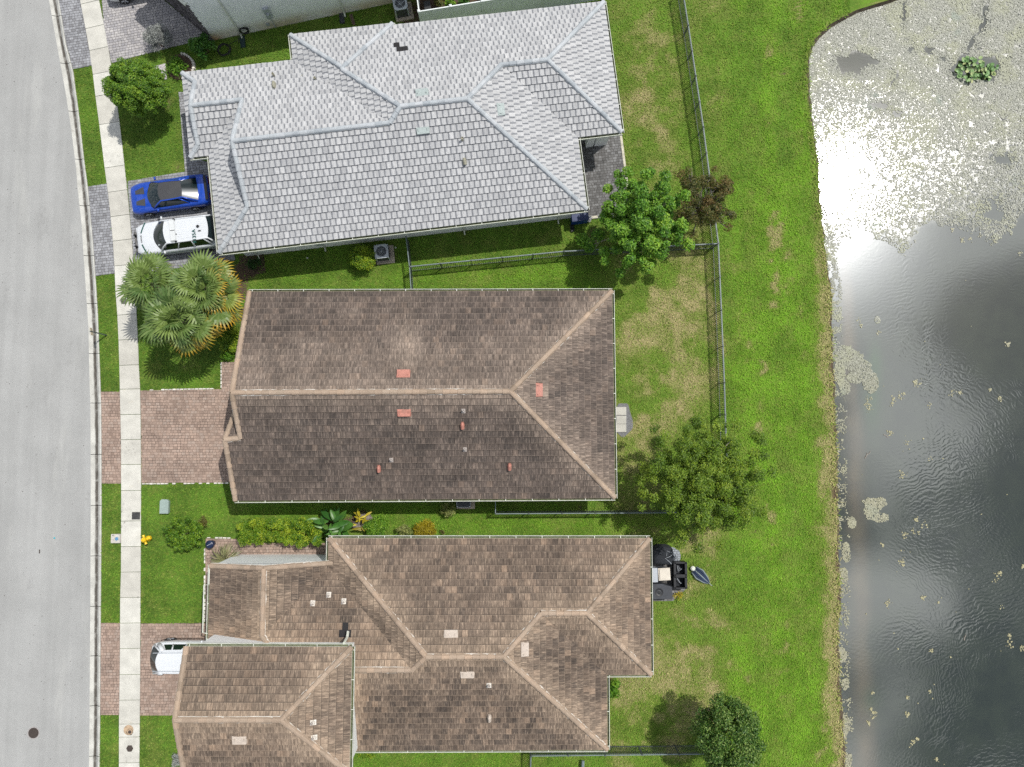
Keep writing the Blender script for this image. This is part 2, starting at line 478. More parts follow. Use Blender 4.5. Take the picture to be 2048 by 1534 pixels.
# far ends of the road and lawns, beyond the frame
mb = MB()
mb.add([(-70, edge[0].y, -0.102), (edge[0].x, edge[0].y, -0.102), (edge[0].x - 4, edge[0].y + 90, -0.102), (-70, edge[0].y + 90, -0.102)], [(0, 1, 2, 3)])
mb.add([(-70, edge[-1].y - 90, -0.102), (edge[-1].x, edge[-1].y - 90, -0.102), (edge[-1].x, edge[-1].y, -0.102), (-70, edge[-1].y, -0.102)], [(0, 1, 2, 3)])
mb.build('road_surface', M['road'], road)

# ---- mountable kerb, cast in lengths with a joint between
t = NT('kerb_concrete'); v = t.pos()
u = t.node('ShaderNodeSeparateXYZ', {0: t.uv()}).outputs[0]
c = t.scale((0.50, 0.495, 0.455), t.ramp(t.noise(v, 1.6, 5), 0.3, 0.7, 0.82, 1.08))
wob = t.math('MULTIPLY_ADD', t.noise(t.map(v, (1, 0.8, 1)), 1.0, 4, 0.7), 0.45, -0.225)
d = t.math('ABSOLUTE', t.math('ADD', t.math('SUBTRACT', u, 0.50), t.math('MULTIPLY', wob, 0.45)))
band = t.math('MULTIPLY', t.ramp(d, 0.21, 0.07), t.ramp(t.noise(v, 2.2, 4, 0.7), 0.28, 0.52, 0.55, 0.98))
c = t.mix(band, c, (0.075, 0.066, 0.055))
c = t.mix(t.ramp(t.noise(t.map(v, (3, 3, 3)), 1.0, 5, 0.75), 0.58, 0.74, 0, 0.55), c, (0.24, 0.22, 0.19))
M['kerb'] = t.done(c, 0.9, t.bump(t.noise(v, 40, 2), 0.006))
joints = [-150, -50, 31, 126, 222, 318, 411, 511, 607, 707, 806, 909, 1011, 1112, 1213, 1312, 1412, 1513, 1613, 1715]
root = thing('kerb', None, None, P(190, 800)); tag(root, kind='structure')
PROF = [(0.0, -0.094), (0.30, -0.115), (0.50, -0.125), (0.62, -0.10), (0.78, -0.02), (0.86, 0.035), (1.0, 0.045)]
for a, b in zip(joints, joints[1:]):
    yy = np.linspace(a + 0.5, b - 0.5, 6)
    mb = MB(); rows = []; uvs = []
    for y in yy:
        L = P(float(interp(GUT_L, y)), y, -0.1); R = P(float(interp(KERB_R, y)), y, 0.03)
        rows.append([L.lerp(R, k).to_tuple()[:2] + (z,) for k, z in PROF] + [(R.x, R.y, -0.3)])
        uvs += [(k, y / 100) for k, z in PROF] + [(1.0, y / 100)]
    m_ = len(rows[0]); fs = []
    for i in range(len(rows) - 1):
        for k in range(m_ - 1): fs.append(((i + 1) * m_ + k, (i + 1) * m_ + k + 1, i * m_ + k + 1, i * m_ + k))
    mb.add([p for r in rows for p in r], fs, 0, 0, uvs)
    mb.build('kerb_length', M['kerb'], root)

# ---- pavement slabs
t = NT('pavement_concrete'); v = t.pos(); tone = t.attr('tone')
c = t.mix(tone, (0.47, 0.455, 0.405), (0.595, 0.585, 0.53))
c = t.scale(c, t.ramp(t.noise(v, 1.3, 5, 0.6), 0.3, 0.7, 0.88, 1.07))
c = t.mix(t.ramp(t.noise(v, 1.9, 5, 0.7), 0.58, 0.78, 0, 0.30), c, (0.50, 0.42, 0.28))
dk = t.math('MULTIPLY', t.ramp(t.noise(v, 0.5, 3), 0.52, 0.72), t.ramp(t.noise(v, 5.5, 5, 0.75), 0.52, 0.70))
c = t.mix(t.math('MULTIPLY', dk, 0.9), c, (0.14, 0.13, 0.12))
c = t.scale(c, t.ramp(t.noise(v, 35, 2), 0.25, 0.75, 0.93, 1.05))
M['slab'] = t.done(c, 0.92, t.bump(t.noise(v, 50, 2), 0.004))
SJ = [-150, -97, -46, 4, 53, 97, 145, 189, 246, 333, 382, 431, 480, 530, 581, 629, 679, 730, 778, 829, 879, 929, 981, 1042, 1093, 1144, 1195, 1246, 1297, 1349, 1400, 1448, 1474, 1525.5, 1577, 1628, 1680]
root = thing('pavement', None, None, P(250, 800)); tag(root, kind='structure')
for a, b in zip(SJ, SJ[1:]):
    def cor(y, side):
        sk = float(np.interp(y, [0, 500, 800], [4.5, 2.2, 0.3]))
        return (float(interp(WALK_L, y + sk)), y + sk) if side < 0 else (float(interp(WALK_R, y - sk)), y - sk)
    g = 0.45
    pts = [cor(a + g, -1), cor(b - g, -1), cor(b - g, 1), cor(a + g, 1)]
    mb = MB(); mb.prism([P(x, y, 0.035) for x, y in pts], -0.1, 0.035 + random.uniform(0, 0.008), tone=random.random())
    mb.build('slab', M['slab'], root)

# ---- pavers: a running bond laid in any outline
def clip_conv(sub, clip):
    """Sutherland-Hodgman, convex counterclockwise clip region"""
    out = sub
    for i in range(len(clip)):
        ax, ay = clip[i]; bx, by = clip[(i + 1) % len(clip)]
        src, out = out, []
        if not src: break
        for k in range(len(src)):
            p, q = src[k - 1], src[k]
            dp = (bx - ax) * (p[1] - ay) - (by - ay) * (p[0] - ax)
            dq = (bx - ax) * (q[1] - ay) - (by - ay) * (q[0] - ax)
            if (dp < 0) != (dq < 0):
                w = dp / (dp - dq); out.append((p[0] + (q[0] - p[0]) * w, p[1] + (q[1] - p[1]) * w))
            if dq >= 0: out.append(q)
    return out
def poly_area(p):
    return 0.5 * sum(p[i - 1][0] * p[i][1] - p[i][0] * p[i - 1][1] for i in range(len(p)))

def paver_mat(name, cols, dirt=(0.06, 0.055, 0.05), dirt_amt=0.5, sat=None):
    t = NT(name); v = t.pos(); tone = t.attr('tone')
    cr = t.node('ShaderNodeValToRGB', {0: tone}); e = cr.color_ramp.elements
    e[0].position = 0; e[0].color = (*cols[0], 1); e[1].position = 1; e[1].color = (*cols[-1], 1)
    for i, k in enumerate(cols[1:-1]):
        x = cr.color_ramp.elements.new((i + 1) / (len(cols) - 1)); x.color = (*k, 1)
    c = t.scale(cr.outputs[0], t.ramp(t.noise(v, 0.6, 4, 0.6), 0.3, 0.7, 0.85, 1.1))
    c = t.scale(c, t.ramp(t.noise(v, 22, 3), 0.3, 0.7, 0.88, 1.1))
    c = t.mix(t.math('MULTIPLY', t.ramp(t.noise(v, 1.3, 5, 0.65), 0.52, 0.70), dirt_amt), c, dirt)
    return t.done(c, 0.85, t.bump(t.noise(v, 40, 2), 0.006))
M['paver_grey'] = paver_mat('grey_pavers', [(0.19, 0.19, 0.20), (0.27, 0.275, 0.29), (0.33, 0.335, 0.35)], dirt_amt=0.18)
M['paver_pale'] = paver_mat('pale_grey_pavers', [(0.30, 0.29, 0.30), (0.37, 0.355, 0.355), (0.44, 0.42, 0.41)], dirt_amt=0.12)
M['paver_tan'] = paver_mat('tan_pavers', [(0.255, 0.185, 0.148), (0.305, 0.225, 0.182), (0.37, 0.27, 0.215), (0.335, 0.262, 0.218)], dirt_amt=0.12)
M['paver_dark'] = paver_mat('dark_patio_pavers', [(0.10, 0.098, 0.096), (0.14, 0.138, 0.135), (0.21, 0.21, 0.21)], dirt=(0.03, 0.03, 0.03), dirt_amt=0.55)
M['joint'] = plain('joint_sand', (0.10, 0.092, 0.082), 0.95, 0.3, 10)
t = NT('tan_joint_sand'); v = t.pos()
M['joint_tan'] = t.done(t.mix(t.ramp(t.noise(v, 0.9, 4, 0.65), 0.40, 0.60), (0.26, 0.195, 0.155), (0.060, 0.048, 0.042)), 0.95)

PAVED = []     # outlines in survey pixels, kept free of grass
def paving(parent, name, outline, mat, joint, angle=0.0, pu=0.205, pv=0.165, z=0.03, border=False, gap=0.02):
    PAVED.append(outline)
    pts = [P(x, y, z) for x, y in outline]
    base = MB(); base.prism([(p.x, p.y) for p in pts], -0.08, z - 0.018)
    base.build(name + '_bed', joint, parent)
    ca, sa = math.cos(angle), math.sin(angle)
    loc = [(p.x * ca + p.y * sa, -p.x * sa + p.y * ca) for p in pts]
    if poly_area(loc) < 0: loc.reverse()
    us = [p[0] for p in loc]; vs = [p[1] for p in loc]
    mb = MB(); r0 = int(math.floor(min(vs) / pv)); r1 = int(math.ceil(max(vs) / pv))
    rr = random.Random(len(outline) * 31 + int(us[0] * 10))
    for r in range(r0, r1):
        u = math.floor(min(us) / pu) * pu + (0.5 * pu if r % 2 else 0) - pu
        while u < max(us):
            w = pu * rr.choice((0.8, 1.0, 1.0, 1.25))
            q = [(u + gap / 2, r * pv + gap / 2), (u + w - gap / 2, r * pv + gap / 2), (u + w - gap / 2, (r + 1) * pv - gap / 2), (u + gap / 2, (r + 1) * pv - gap / 2)]
            cl = clip_conv(loc, q)
            if len(cl) > 2 and abs(poly_area(cl)) > 0.003:
                h = z + rr.uniform(-0.004, 0.004)
                mb.prism([(a * ca - b * sa, a * sa + b * ca) for a, b in cl], z - 0.025, h, tone=rr.random())
            u += w
    tag(mb.build(name, mat, parent), kind='stuff')

def strip_poly(tabL, tabR, ya, yb, yc, yd):
    """band between two edges: ya, yb at the inner edge, yc, yd at the outer"""
    l = [(float(interp(tabL, y)) + 0.5, y) for y in np.linspace(ya, yb, 6)]
    r = [(float(interp(tabR, y)) - 0.5, y) for y in np.linspace(yd, yc, 6)]
    return l + r
A1 = 0.2
dr = thing('driveway', None, None, P(290, 60)); tag(dr, kind='structure')
paving(dr, 'paver', [(199, -60), (207, 45), (216, 93), (223, 126), (282, 110), (384, 84), (423, 79), (330, 2), (320, -60)], M['paver_pale'], M['joint'], A1)
paving(dr, 'paver', strip_poly(KERB_R, WALK_L, -120, 138, -120, 131), M['paver_grey'], M['joint'], 0.17)
dr = thing('driveway', None, None, P(330, 430)); tag(dr, kind='structure')
paving(dr, 'paver', [(255, 362), (370, 343), (357, 184), (372, 184), (400, 320), (440, 330), (470, 520), (270, 548), (260, 431)], M['paver_grey'], M['joint'], 0.115)
paving(dr, 'paver', strip_poly(KERB_R, WALK_L, 373, 552, 367, 547), M['paver_grey'], M['joint'], 0.11)
dr = thing('driveway', None, None, P(370, 870)); tag(dr, kind='structure')
paving(dr, 'paver', [(280.5, 781), (443, 778), (443, 724), (500, 724), (500, 965), (283, 966), (282, 836)], M['paver_tan'], M['joint_tan'], 0.0)
paving(dr, 'paver', strip_poly(KERB_R, WALK_L, 783, 967, 783, 967), M['paver_tan'], M['joint_tan'], 0.0)
dr = thing('driveway', None, None, P(340, 1340)); tag(dr, kind='structure')
paving(dr, 'paver', [(281.5, 1247), (411, 1246), (411, 1077), (480, 1078), (480, 1086), (665, 1086), (665, 1150), (460, 1150), (460, 1431), (280, 1431)], M['paver_tan'], M['joint_tan'], 0.0)
paving(dr, 'paver', strip_poly(KERB_R, WALK_L, 1246, 1430, 1246, 1430), M['paver_tan'], M['joint_tan'], 0.0)
dr = thing('patio', None, None, P(1205, 350)); tag(dr, kind='structure')
paving(dr, 'paver', [(1145, 250), (1240, 250), (1243, 275), (1260, 437), (1170, 437)], M['paver_dark'], M['joint'], 0.115, z=0.05)
M['patio_edge'] = plain('patio_edge_concrete', (0.50, 0.47, 0.38), 0.9, 0.2, 5)
mb = MB()
for a, b in zip([(1239, 262), (1242, 275), (1251, 345)], [(1242, 275), (1251, 345), (1261, 437)]):
    p, q = P(*a, 0), P(*b, 0); d = (q - p); w = Vector((-d.y, d.x, 0)).normalized() * 0.07
    mb.prism([p - w, q - w, q + w, p + w], -0.05, 0.065)
p, q = P(1172, 437), P(1195, 434); d = q - p; w = Vector((-d.y, d.x, 0)).normalized() * 0.08
mb.prism([p - w, q - w, q + w, p + w], -0.05, 0.07)
mb.build('edging', M['patio_edge'], dr)
dr = thing('patio', None, None, P(1345, 1110)); tag(dr, kind='structure')
circ = [(1341 + 21 * math.cos(w), 1112 + 18 * math.sin(w)) for w in np.linspace(0, 2 * math.pi, 20, endpoint=False)]
M['paver_blue'] = paver_mat('bluish_pavers', [(0.27, 0.30, 0.33), (0.34, 0.37, 0.41)], dirt_amt=0.1)
paving(dr, 'paver', circ, M['paver_blue'], M['joint'], 0.0, 0.16, 0.14)
paving(dr, 'paver', [(1270, 1090), (1330, 1092), (1352, 1128), (1374, 1128), (1374, 1176), (1346, 1202), (1270, 1202)], M['paver_dark'], M['joint'], 0.0, z=0.026)
# white edging stones beside the brown house walk and the path by the hedge
mb = MB(); rr = random.Random(4)
def edging(pts, z=0.05):
    for a, b in zip(pts, pts[1:]):
        p, q = P(*a, 0), P(*b, 0); L = (q - p).length; k = max(1, int(L / 0.22)); d = (q - p).normalized()
        for i in range(k):
            if rr.random() < 0.16: continue
            c = p.lerp(q, (i + 0.5) / k); w = rr.uniform(0.05, 0.085)
            mb.box(c + Vector((0, 0, 0.02)), (L / k * 0.9, w * 1.2, 0.10), math.atan2(d.y, d.x), tone=rr.random(), taper=0.85)
M['edge_stone'] = plain('pale_edging_stone', (0.58, 0.55, 0.50), 0.9, 0.2, 12, tone=0.2)
edging([(300, 780), (443, 777), (443, 724)]); edging([(284, 967.5), (458, 966)])
edging([(410, 1244), (410, 1096)]); edging([(414, 1075), (478, 1076)])
edge_root = tag(mb.build('edging_stones', M['edge_stone']), 'rows of small pale edging stones along the tan paver paths', 'edging', kind='stuff')

# ---- lawn sheet and shore bank
ys = np.arange(-160, 1721, 8.0)
shore_tab = [(x, y) for x, y in SHORE]
def shore_x(py):
    s = [(x, y) for x, y in SHORE]
    return np.interp(py, [q[1] for q in s], [q[0] for q in s])
def lawn_fields(x, y):
    """how dry and how lush the turf is, at plan position x, y (metres)"""
    px, py = survey(x, y)
    n1 = fbm(x * 0.35, y * 0.35, 5); n2 = fbm(x * 1.3 + 40, y * 1.3, 4); n3 = fbm(x * 0.12 + 9, y * 0.12, 3)
    nlong = fbm(x * 0.9 + 70, y * 0.22, 4)
    front = px < 480
    bank = sstep(1425, 1475, px + (n1 - 0.5) * 30) * np.where(py < 480, sstep(1370, 1400, px - np.interp(py, [0, 350, 480], [0, 50, 60]) + 40), 1)
    dry = np.where(front, 0.08 + 0.25 * sstep(0.5, 0.75, n2), 0.10 + 0.22 * sstep(0.45, 0.72, n2))
    lush = np.where(front, 0.30 + 0.25 * n1, 0.42 + 0.25 * n1)
    def blob(cx, cy, rx, ry, amt):
        return amt * np.exp(-(((px - cx) / rx) ** 2 + ((py - cy) / ry) ** 2))
    spots = [(1310, 110, 45, 110, 0.75), (1320, 300, 50, 70, 0.55), (1350, 640, 60, 90, 0.55), (1290, 700, 40, 60, 0.45), (1340, 800, 60, 70, 0.6), (1270, 830, 30, 40, 0.4),
             (1400, 620, 25, 60, 0.5), (1350, 575, 60, 18, 0.55), (1380, 1300, 70, 90, 0.55), (1420, 1180, 30, 50, 0.55), (1290, 1440, 50, 40, 0.6), (1350, 1440, 30, 40, 0.5),
             (1440, 1350, 20, 60, 0.55), (1250, 1370, 30, 25, 0.4), (1120, 480, 40, 15, 0.35), (980, 545, 90, 12, 0.3), (1470, 500, 14, 60, 0.35), (1500, 420, 12, 30, 0.4),
             (1520, 820, 12, 60, 0.35), (1300, 1515, 60, 15, 0.5), (340, 320, 40, 20, 0.3), (430, 1040, 40, 10, 0.45), (1210, 1050, 20, 10, 0.6), (1540, 1290, 16, 40, 0.35), (1600, 1280, 14, 26, 0.35), (1260, 935, 16, 40, 0.3)]
    for s_ in spots: dry = dry + 0.46 * blob(s_[0], s_[1], s_[2] * 1.25, s_[3] * 1.25, s_[4]) * (0.30 + 0.85 * sstep(0.32, 0.68, n2) + 0.5 * (n1 - .5))
    yard = sstep(1200, 1240, px) * (1 - bank)
    dry = dry + yard * (0.06 + 0.34 * sstep(0.40, 0.64, n1)) * np.where(py > 1050, 1.35, 1.0)
    lush = lush + yard * 0.12 + bank * (0.30 + 0.35 * sstep(0.4, 0.65, nlong))
    lush = lush + blob(1000, 548, 180, 22, 0.35) + blob(560, 1025, 300, 18, 0.1) + blob(1100, 1048, 250, 14, 0.3)
    dry = dry + bank * 0.55 * sstep(0.60, 0.74, nlong) * sstep(0.45, 0.62, n2)
    ds = shore_x(py) - px
    w = np.interp(py, [0, 300, 500, 700, 1000, 1250, 1534], [10, 16, 34, 50, 58, 48, 52])
    band = sstep(1.0, 0.15, ds / w + (n2 - 0.5) * 1.1)
    dry = np.maximum(dry, band * np.interp(py, [0, 400, 560, 1534], [0.35, 0.45, 0.85, 0.95]))
    edge = sstep(14, 2, ds + (n1 - 0.5) * 10)
    soil = edge * sstep(0.45, 0.62, n2) * np.interp(py, [0, 500, 1534], [0.6, 0.7, 0.9])
    lush = lush - 0.25 * n3 * bank * (py < 500)
    bare = blob(380, 620, 90, 80, 0.0) + blob(478, 585, 18, 60, 1.2) + blob(435, 625, 30, 22, 1.1) + blob(670, 1045, 50, 14, 1.0) + blob(725, 1040, 18, 20, 1.3) + blob(500, 540, 20, 18, 1.0) + blob(322, 205, 26, 20, 0.8) + blob(400, 1055, 16, 10, 0.8) + blob(1190, 470, 20, 26, 0.7) + blob(820, 30, 30, 40, 1.0)
    soil = np.maximum(soil, np.clip(bare, 0, 1) * sstep(0.30, 0.55, n2 + 0.12))
    soil = np.maximum(soil, 0.75 * sstep(0.775, 0.84, n2) * sstep(0.45, 0.6, n1))
    return np.clip(dry, 0, 1), np.clip(lush, 0, 1), np.clip(soil, 0, 1)

def turf_mat(name, gain):
    t = NT(name); v = t.pos()
    dry, lush, soil, tone = t.attr('dry'), t.attr('lush'), t.attr('soil'), t.attr('tone')
    c = t.mix(lush, (0.056, 0.105, 0.018), (0.142, 0.285, 0.018))
    c = t.scale(c, t.ramp(t.noise(v, 0.55, 4, 0.6), 0.3, 0.7, 0.78, 1.22))
    f = t.noise(v, 5.0, 4, 0.7)
    c = t.mix(t.ramp(f, 0.48, 0.70, 0, 0.6), c, (0.20, 0.25, 0.035))
    dd = t.math('ADD', dry, t.math('MULTIPLY_ADD', f, 0.6, -0.30), 0, True)
    c = t.mix(t.ramp(dd, 0.08, 0.60, 0.0, 0.85, False), c, (0.205, 0.245, 0.050))
    c = t.mix(t.ramp(dd, 0.45, 1.05, 0.0, 0.95, False), c, (0.42, 0.355, 0.175))
    c = t.mix(t.ramp(soil, 0.25, 0.8), c, (0.13, 0.085, 0.055))
    c = t.scale(c, t.math('MULTIPLY_ADD', tone, 0.8, 0.62))
    c = t.scale(c, gain)
    return t.done(c, 0.75, t.bump(t.noise(v, 18, 3, 0.7), 0.05), 0.25)
M['turf'] = turf_mat('turf', 0.80)
M['blade'] = turf_mat('grass_blades', 1.28)

# sheet: rows across from kerb to shore
NX = 190
rows_y = np.arange(-160, 1721, 7.5)
gx = np.zeros((len(rows_y), NX)); gy = np.zeros_like(gx)
for i, y in enumerate(rows_y):
    a = float(interp(KERB_R, y)) - 1.0; b = float(shore_x(y))
    gx[i], gy[i] = Pn(np.linspace(a, b, NX), np.full(NX, y), 0.0)
dry, lush, soil = lawn_fields(gx, gy)
verts = np.stack([gx, gy, (fbm(gx * .5, gy * .5, 3) - 0.5) * 0.03 - 0.012], -1).reshape(-1, 3)
ii, kk = np.meshgrid(np.arange(len(rows_y) - 1), np.arange(NX - 1), indexing='ij')
q = np.stack([(ii + 1) * NX + kk, (ii + 1) * NX + kk + 1, ii * NX + kk + 1, ii * NX + kk], -1).reshape(-1)
me = np_mesh('lawn', verts, q, 4, M['turf'], {'dry': ('POINT', dry.ravel()), 'lush': ('POINT', lush.ravel()), 'soil': ('POINT', soil.ravel()), 'tone': ('POINT', np.full(dry.size, 0.5))})
tag(link(bpy.data.objects.new('lawn', me)), kind='structure')
# low muddy bank down into the water
mb = MB(); rows = [[], [], []]
for y in np.arange(-160, 1721, 10):
    sx = float(shore_x(y)); jit = (float(fbm(np.array(y * 0.11), np.array(3.0), 3)) - 0.5)
    p = P(sx, y, -0.012); rows[0].append(p)
    rows[1].append(p + Vector((0.22 + 0.25 * jit, 0, -0.30))); rows[2].append(p + Vector((0.9, 0, -0.9)))
mb.grid([rows[0], rows[1], rows[2]])
M['bank'] = plain('muddy_bank', (0.085, 0.065, 0.042), 0.85, 0.5, 5, bump=0.04)
tag(mb.build('shore', M['bank'], None, True), kind='structure')

# ---- grass blades
KEEP_OUT = []      # house footprints, filled in by the builders
def sow_grass():
    NB = 640000
    px = rng.uniform(100, 1700, NB); py = rng.uniform(-40, 1575, NB)
    ok = (px > np.interp(py, [q[1] for q in KERB_R], [q[0] for q in KERB_R]) + 1.2) & (px < shore_x(py) + 3.5 * rng.random(NB) ** 2 * 2)
    wl_ = np.interp(py, [q[1] for q in WALK_L], [q[0] for q in WALK_L]); wr_ = np.interp(py, [q[1] for q in WALK_R], [q[0] for q in WALK_R])
    ok &= ~((px > wl_ - 0.8) & (px < wr_ + 0.8))
    for o in PAVED + KEEP_OUT: ok &= ~in_poly(px, py, o)
    px, py = px[ok], py[ok]
    x, y = Pn(px, py, 0.0)
    dry, lush, soil = lawn_fields(x, y)
    k = rng.random(len(x)) > soil * 0.85
    x, y, dry, lush, soil = x[k], y[k], dry[k], lush[k], soil[k]
    n = len(x)
    az = rng.uniform(0, 2 * math.pi, n); lean = rng.uniform(0.25, 1.15, n)
    sdist = shore_x(survey(x, y)[1]) - survey(x, y)[0]
    L = rng.uniform(0.05, 0.105, n) * (1 + 0.3 * lush) * (1 + 1.9 * sstep(13, 2, sdist) * rng.random(n)); W = rng.uniform(0.012, 0.027, n)
    dxn, dyn = np.cos(az), np.sin(az)
    b = np.stack([x, y, np.full(n, -0.012)], -1)
    side = np.stack([-dyn, dxn, np.zeros(n)], -1) * W[:, None]
    mid = b + np.stack([dxn * np.sin(lean) * L * .55, dyn * np.sin(lean) * L * .55, np.cos(lean * .7) * L * .6], -1)
    tip = b + np.stack([dxn * np.sin(lean) * L * 1.1, dyn * np.sin(lean) * L * 1.1, np.cos(lean) * L * .85], -1)
    V = np.stack([b - side * .6, b + side * .6, mid + side, mid - side, tip], 1).reshape(-1, 3)
    base = np.arange(n)[:, None] * 5
    F = np.concatenate([base + np.array([[0, 1, 2]]), base + np.array([[0, 2, 3]]), base + np.array([[3, 2, 4]])], 1).reshape(-1)
    tone = np.clip(0.5 + rng.normal(0, 0.15, n), 0, 1)
    dry = np.clip(dry * 0.85 + rng.normal(0, 0.24, n) * (0.2 + dry), 0, 1)
    rep = lambda a: np.repeat(a, 3)
    me = np_mesh('grass', V, F, 3, M['blade'], {'dry': ('FACE', rep(dry)), 'lush': ('FACE', rep(lush)), 'soil': ('FACE', rep(soil * 0.3)), 'tone': ('FACE', rep(tone))})
    tag(link(bpy.data.objects.new('grass', me)), kind='stuff')

# ---- pond
WZ = -0.35
t = NT('pond_water'); v = t.pos()
sh, dp, gr, fl = t.attr('shallow'), t.attr('deep'), t.attr('weed'), t.attr('film')
c = t.mix(sh, (0.034, 0.041, 0.022), (0.118, 0.094, 0.053))
c = t.mix(t.math('MULTIPLY', dp, 0.75), c, (0.026, 0.032, 0.016))
c = t.mix(gr, c, (0.030, 0.065, 0.018))
c = t.scale(c, t.ramp(t.noise(v, 0.8, 4), 0.3, 0.7, 0.85, 1.12))
hs = None
for cx_, cy_, k, amp in ((26.5, -1.5, 23.0, 1.0), (34.0, -27.0, 24.0, 0.9), (18.0, -16.0, 27.0, 0.6)):
    dv = t.node('ShaderNodeVectorMath', {0: v, 1: (cx_, cy_, WZ)}, operation='DISTANCE').outputs['Value']
    calm = t.ramp(dv, 2.2, 4.5)
    dv = t.math('ADD', dv, t.math('MULTIPLY', t.noise(v, 0.9, 4), 1.5))
    w = t.math('MULTIPLY', t.math('SINE', t.math('MULTIPLY', dv, k)), t.ramp(t.noise(t.map(v, (1, 1, 1), (cx_, cy_, 0)), 0.16, 3), 0.42, 0.62, 0.0, amp))
    w = t.math('MULTIPLY', w, calm)
    hs = w if hs is None else t.math('ADD', hs, w)
hs = t.math('MULTIPLY', hs, t.attr('ripple'))
hs = t.math('ADD', hs, t.math('MULTIPLY', t.noise(t.map(v, (1, 1.6, 1)), 4.0, 3, 0.6), 0.8))
film = t.math('MULTIPLY', fl, t.ramp(t.noise(v, 4.5, 5, 0.8), 0.40, 0.56, 0.0, 0.80), 0, True)
c = t.mix(film, c, t.mix(t.ramp(t.noise(v, 14, 3, .7), .3, .7), (0.17, 0.18, 0.135), (0.33, 0.335, 0.27)))
t.done(c, t.math('MULTIPLY_ADD', film, 0.42, 0.085), t.bump(hs, 0.0008), 0.5)
t.put(t.b.inputs['IOR'], t.math('MULTIPLY_ADD', film, -1.15, 2.55))
M['water'] = t.m
PNX, PNY = 220, 300
wy = np.linspace(-170, 1720, PNY); wx = np.linspace(1570, 2900, PNX)
GX, GY = np.meshgrid(wx, wy)
X, Y = Pn(GX, GY, WZ)
ds = GX - shore_x(GY)
n1 = fbm(X * 0.5, Y * 0.5, 4); n2 = fbm(X * 0.2 + 5, Y * 0.2, 3)
cent = np.interp(GY, [500, 700, 900, 1100, 1300, 1534], [34, 36, 42, 42, 46, 50]); wid = np.interp(GY, [500, 900, 1534], [22, 34, 40])
shal = np.exp(-((ds - cent) / wid * 1.5 + (n1 - .5) * 1.2) ** 2 * 1.6) * sstep(430, 640, GY) * np.interp(GY, [600, 800, 1000, 1534], [0.75, 0.85, 0.62, 0.75])
edge_ = cent + (n1 - .5) * 34 + (n2 - .5) * 30; shal = shal * np.where(ds > edge_, sstep(edge_ + wid * .95, edge_ + wid * .35, ds), 1) * (0.35 + 1.0 * n1) * (0.55 + .8 * n2)
deep = sstep(60, 240, ds) * sstep(0.3, 0.6, n2 + 0.12)
weed = np.exp(-(((GX - 1745) / 16) ** 2 + ((GY - 800) / 55) ** 2)) * 0.8 + np.exp(-(((GX - 1750) / 14) ** 2 + ((GY - 725) / 40) ** 2)) * 0.7 + 0.4 * np.exp(-(((GX - 1740) / 18) ** 2 + ((GY - 1400) / 25) ** 2))
fm_ = in_poly(GX + (n1 - .5) * 40, GY + (n2 - .5) * 50, [(1500, -200), (2900, -200), (2900, 400), (2048, 425), (1996, 480), (1930, 440), (1845, 440), (1806, 490), (1752, 460), (1700, 440), (1500, 460)]).astype(float)
for _ in range(3): fm_[1:-1, 1:-1] = (fm_[1:-1, 1:-1] * 2 + fm_[:-2, 1:-1] + fm_[2:, 1:-1] + fm_[1:-1, :-2] + fm_[1:-1, 2:]) / 6
fm_ *= np.interp(GY + (n1 - .5) * 120, [0, 160, 260, 340, 430], [1, 1, .72, .42, .25]) * (1 - .75 * np.exp(-(((GX - 1695) / 60) ** 2 + ((GY - 365) / 90) ** 2)))
HOLE_PTS = [(1714, 128, 48, 32), (1822, 100, 12, 12), (1858, 102, 14, 10), (1886, 118, 10, 12), (1945, 88, 16, 22), (1968, 40, 14, 36), (1950, 138, 56, 34), (1795, 228, 16, 10), (1760, 212, 26, 14), (1808, 30, 8, 40), (1788, 158, 10, 24), (2003, 318, 24, 14), (1990, 420, 26, 30)]
for hx, hy, hrx, hry in HOLE_PTS: fm_ *= 1 - np.exp(-((((GX - hx) / (hrx * 1.35)) ** 2 + ((GY - hy) / hry) ** 2) ** 3 * .6))
rip = sstep(70, 170, ds) * sstep(520, 860, GY) + 0.15 * sstep(430, 520, GY)
ii, kk = np.meshgrid(np.arange(PNY - 1), np.arange(PNX - 1), indexing='ij')
q = np.stack([(ii + 1) * PNX + kk, (ii + 1) * PNX + kk + 1, ii * PNX + kk + 1, ii * PNX + kk], -1).reshape(-1)
me = np_mesh('water', np.stack([X, Y, np.full_like(X, WZ)], -1).reshape(-1, 3), q, 4, M['water'],
             {'shallow': ('POINT', np.clip(shal, 0, 1).ravel()), 'deep': ('POINT', deep.ravel()), 'weed': ('POINT', np.clip(weed, 0, 1).ravel()), 'ripple': ('POINT', rip.ravel()), 'film': ('POINT', fm_.ravel())})
tag(link(bpy.data.objects.new('water', me)), kind='structure')

# ---- floating algae: thousands of little rafts of scum and duckweed
t = NT('algae'); tone = t.attr('tone'); v = t.pos()
c = t.mix(tone, (0.22, 0.23, 0.18), (0.455, 0.455, 0.40))
c = t.mix(t.ramp(t.noise(v, 0.7, 4), 0.45, 0.65, 0, 0.6), c, (0.36, 0.37, 0.25))
c = t.mix(t.ramp(t.noise(v, 0.5, 3), 0.62, 0.74, 0, 0.5), c, (0.27, 0.33, 0.29))
c = t.mix(t.attr('wear'), c, (0.36, 0.335, 0.20))
M['algae'] = t.done(c, 0.6, None, 0.25)
MAT_EDGE = [(1500, -60), (2300, -60), (2300, 400), (2048, 428), (2012, 452), (1996, 492), (1962, 474), (1925, 452), (1880, 445), (1845, 452), (1822, 478), (1806, 506), (1782, 492), (1752, 474), (1728, 446), (1712, 440), (1700, 470), (1680, 500), (1500, 560)]
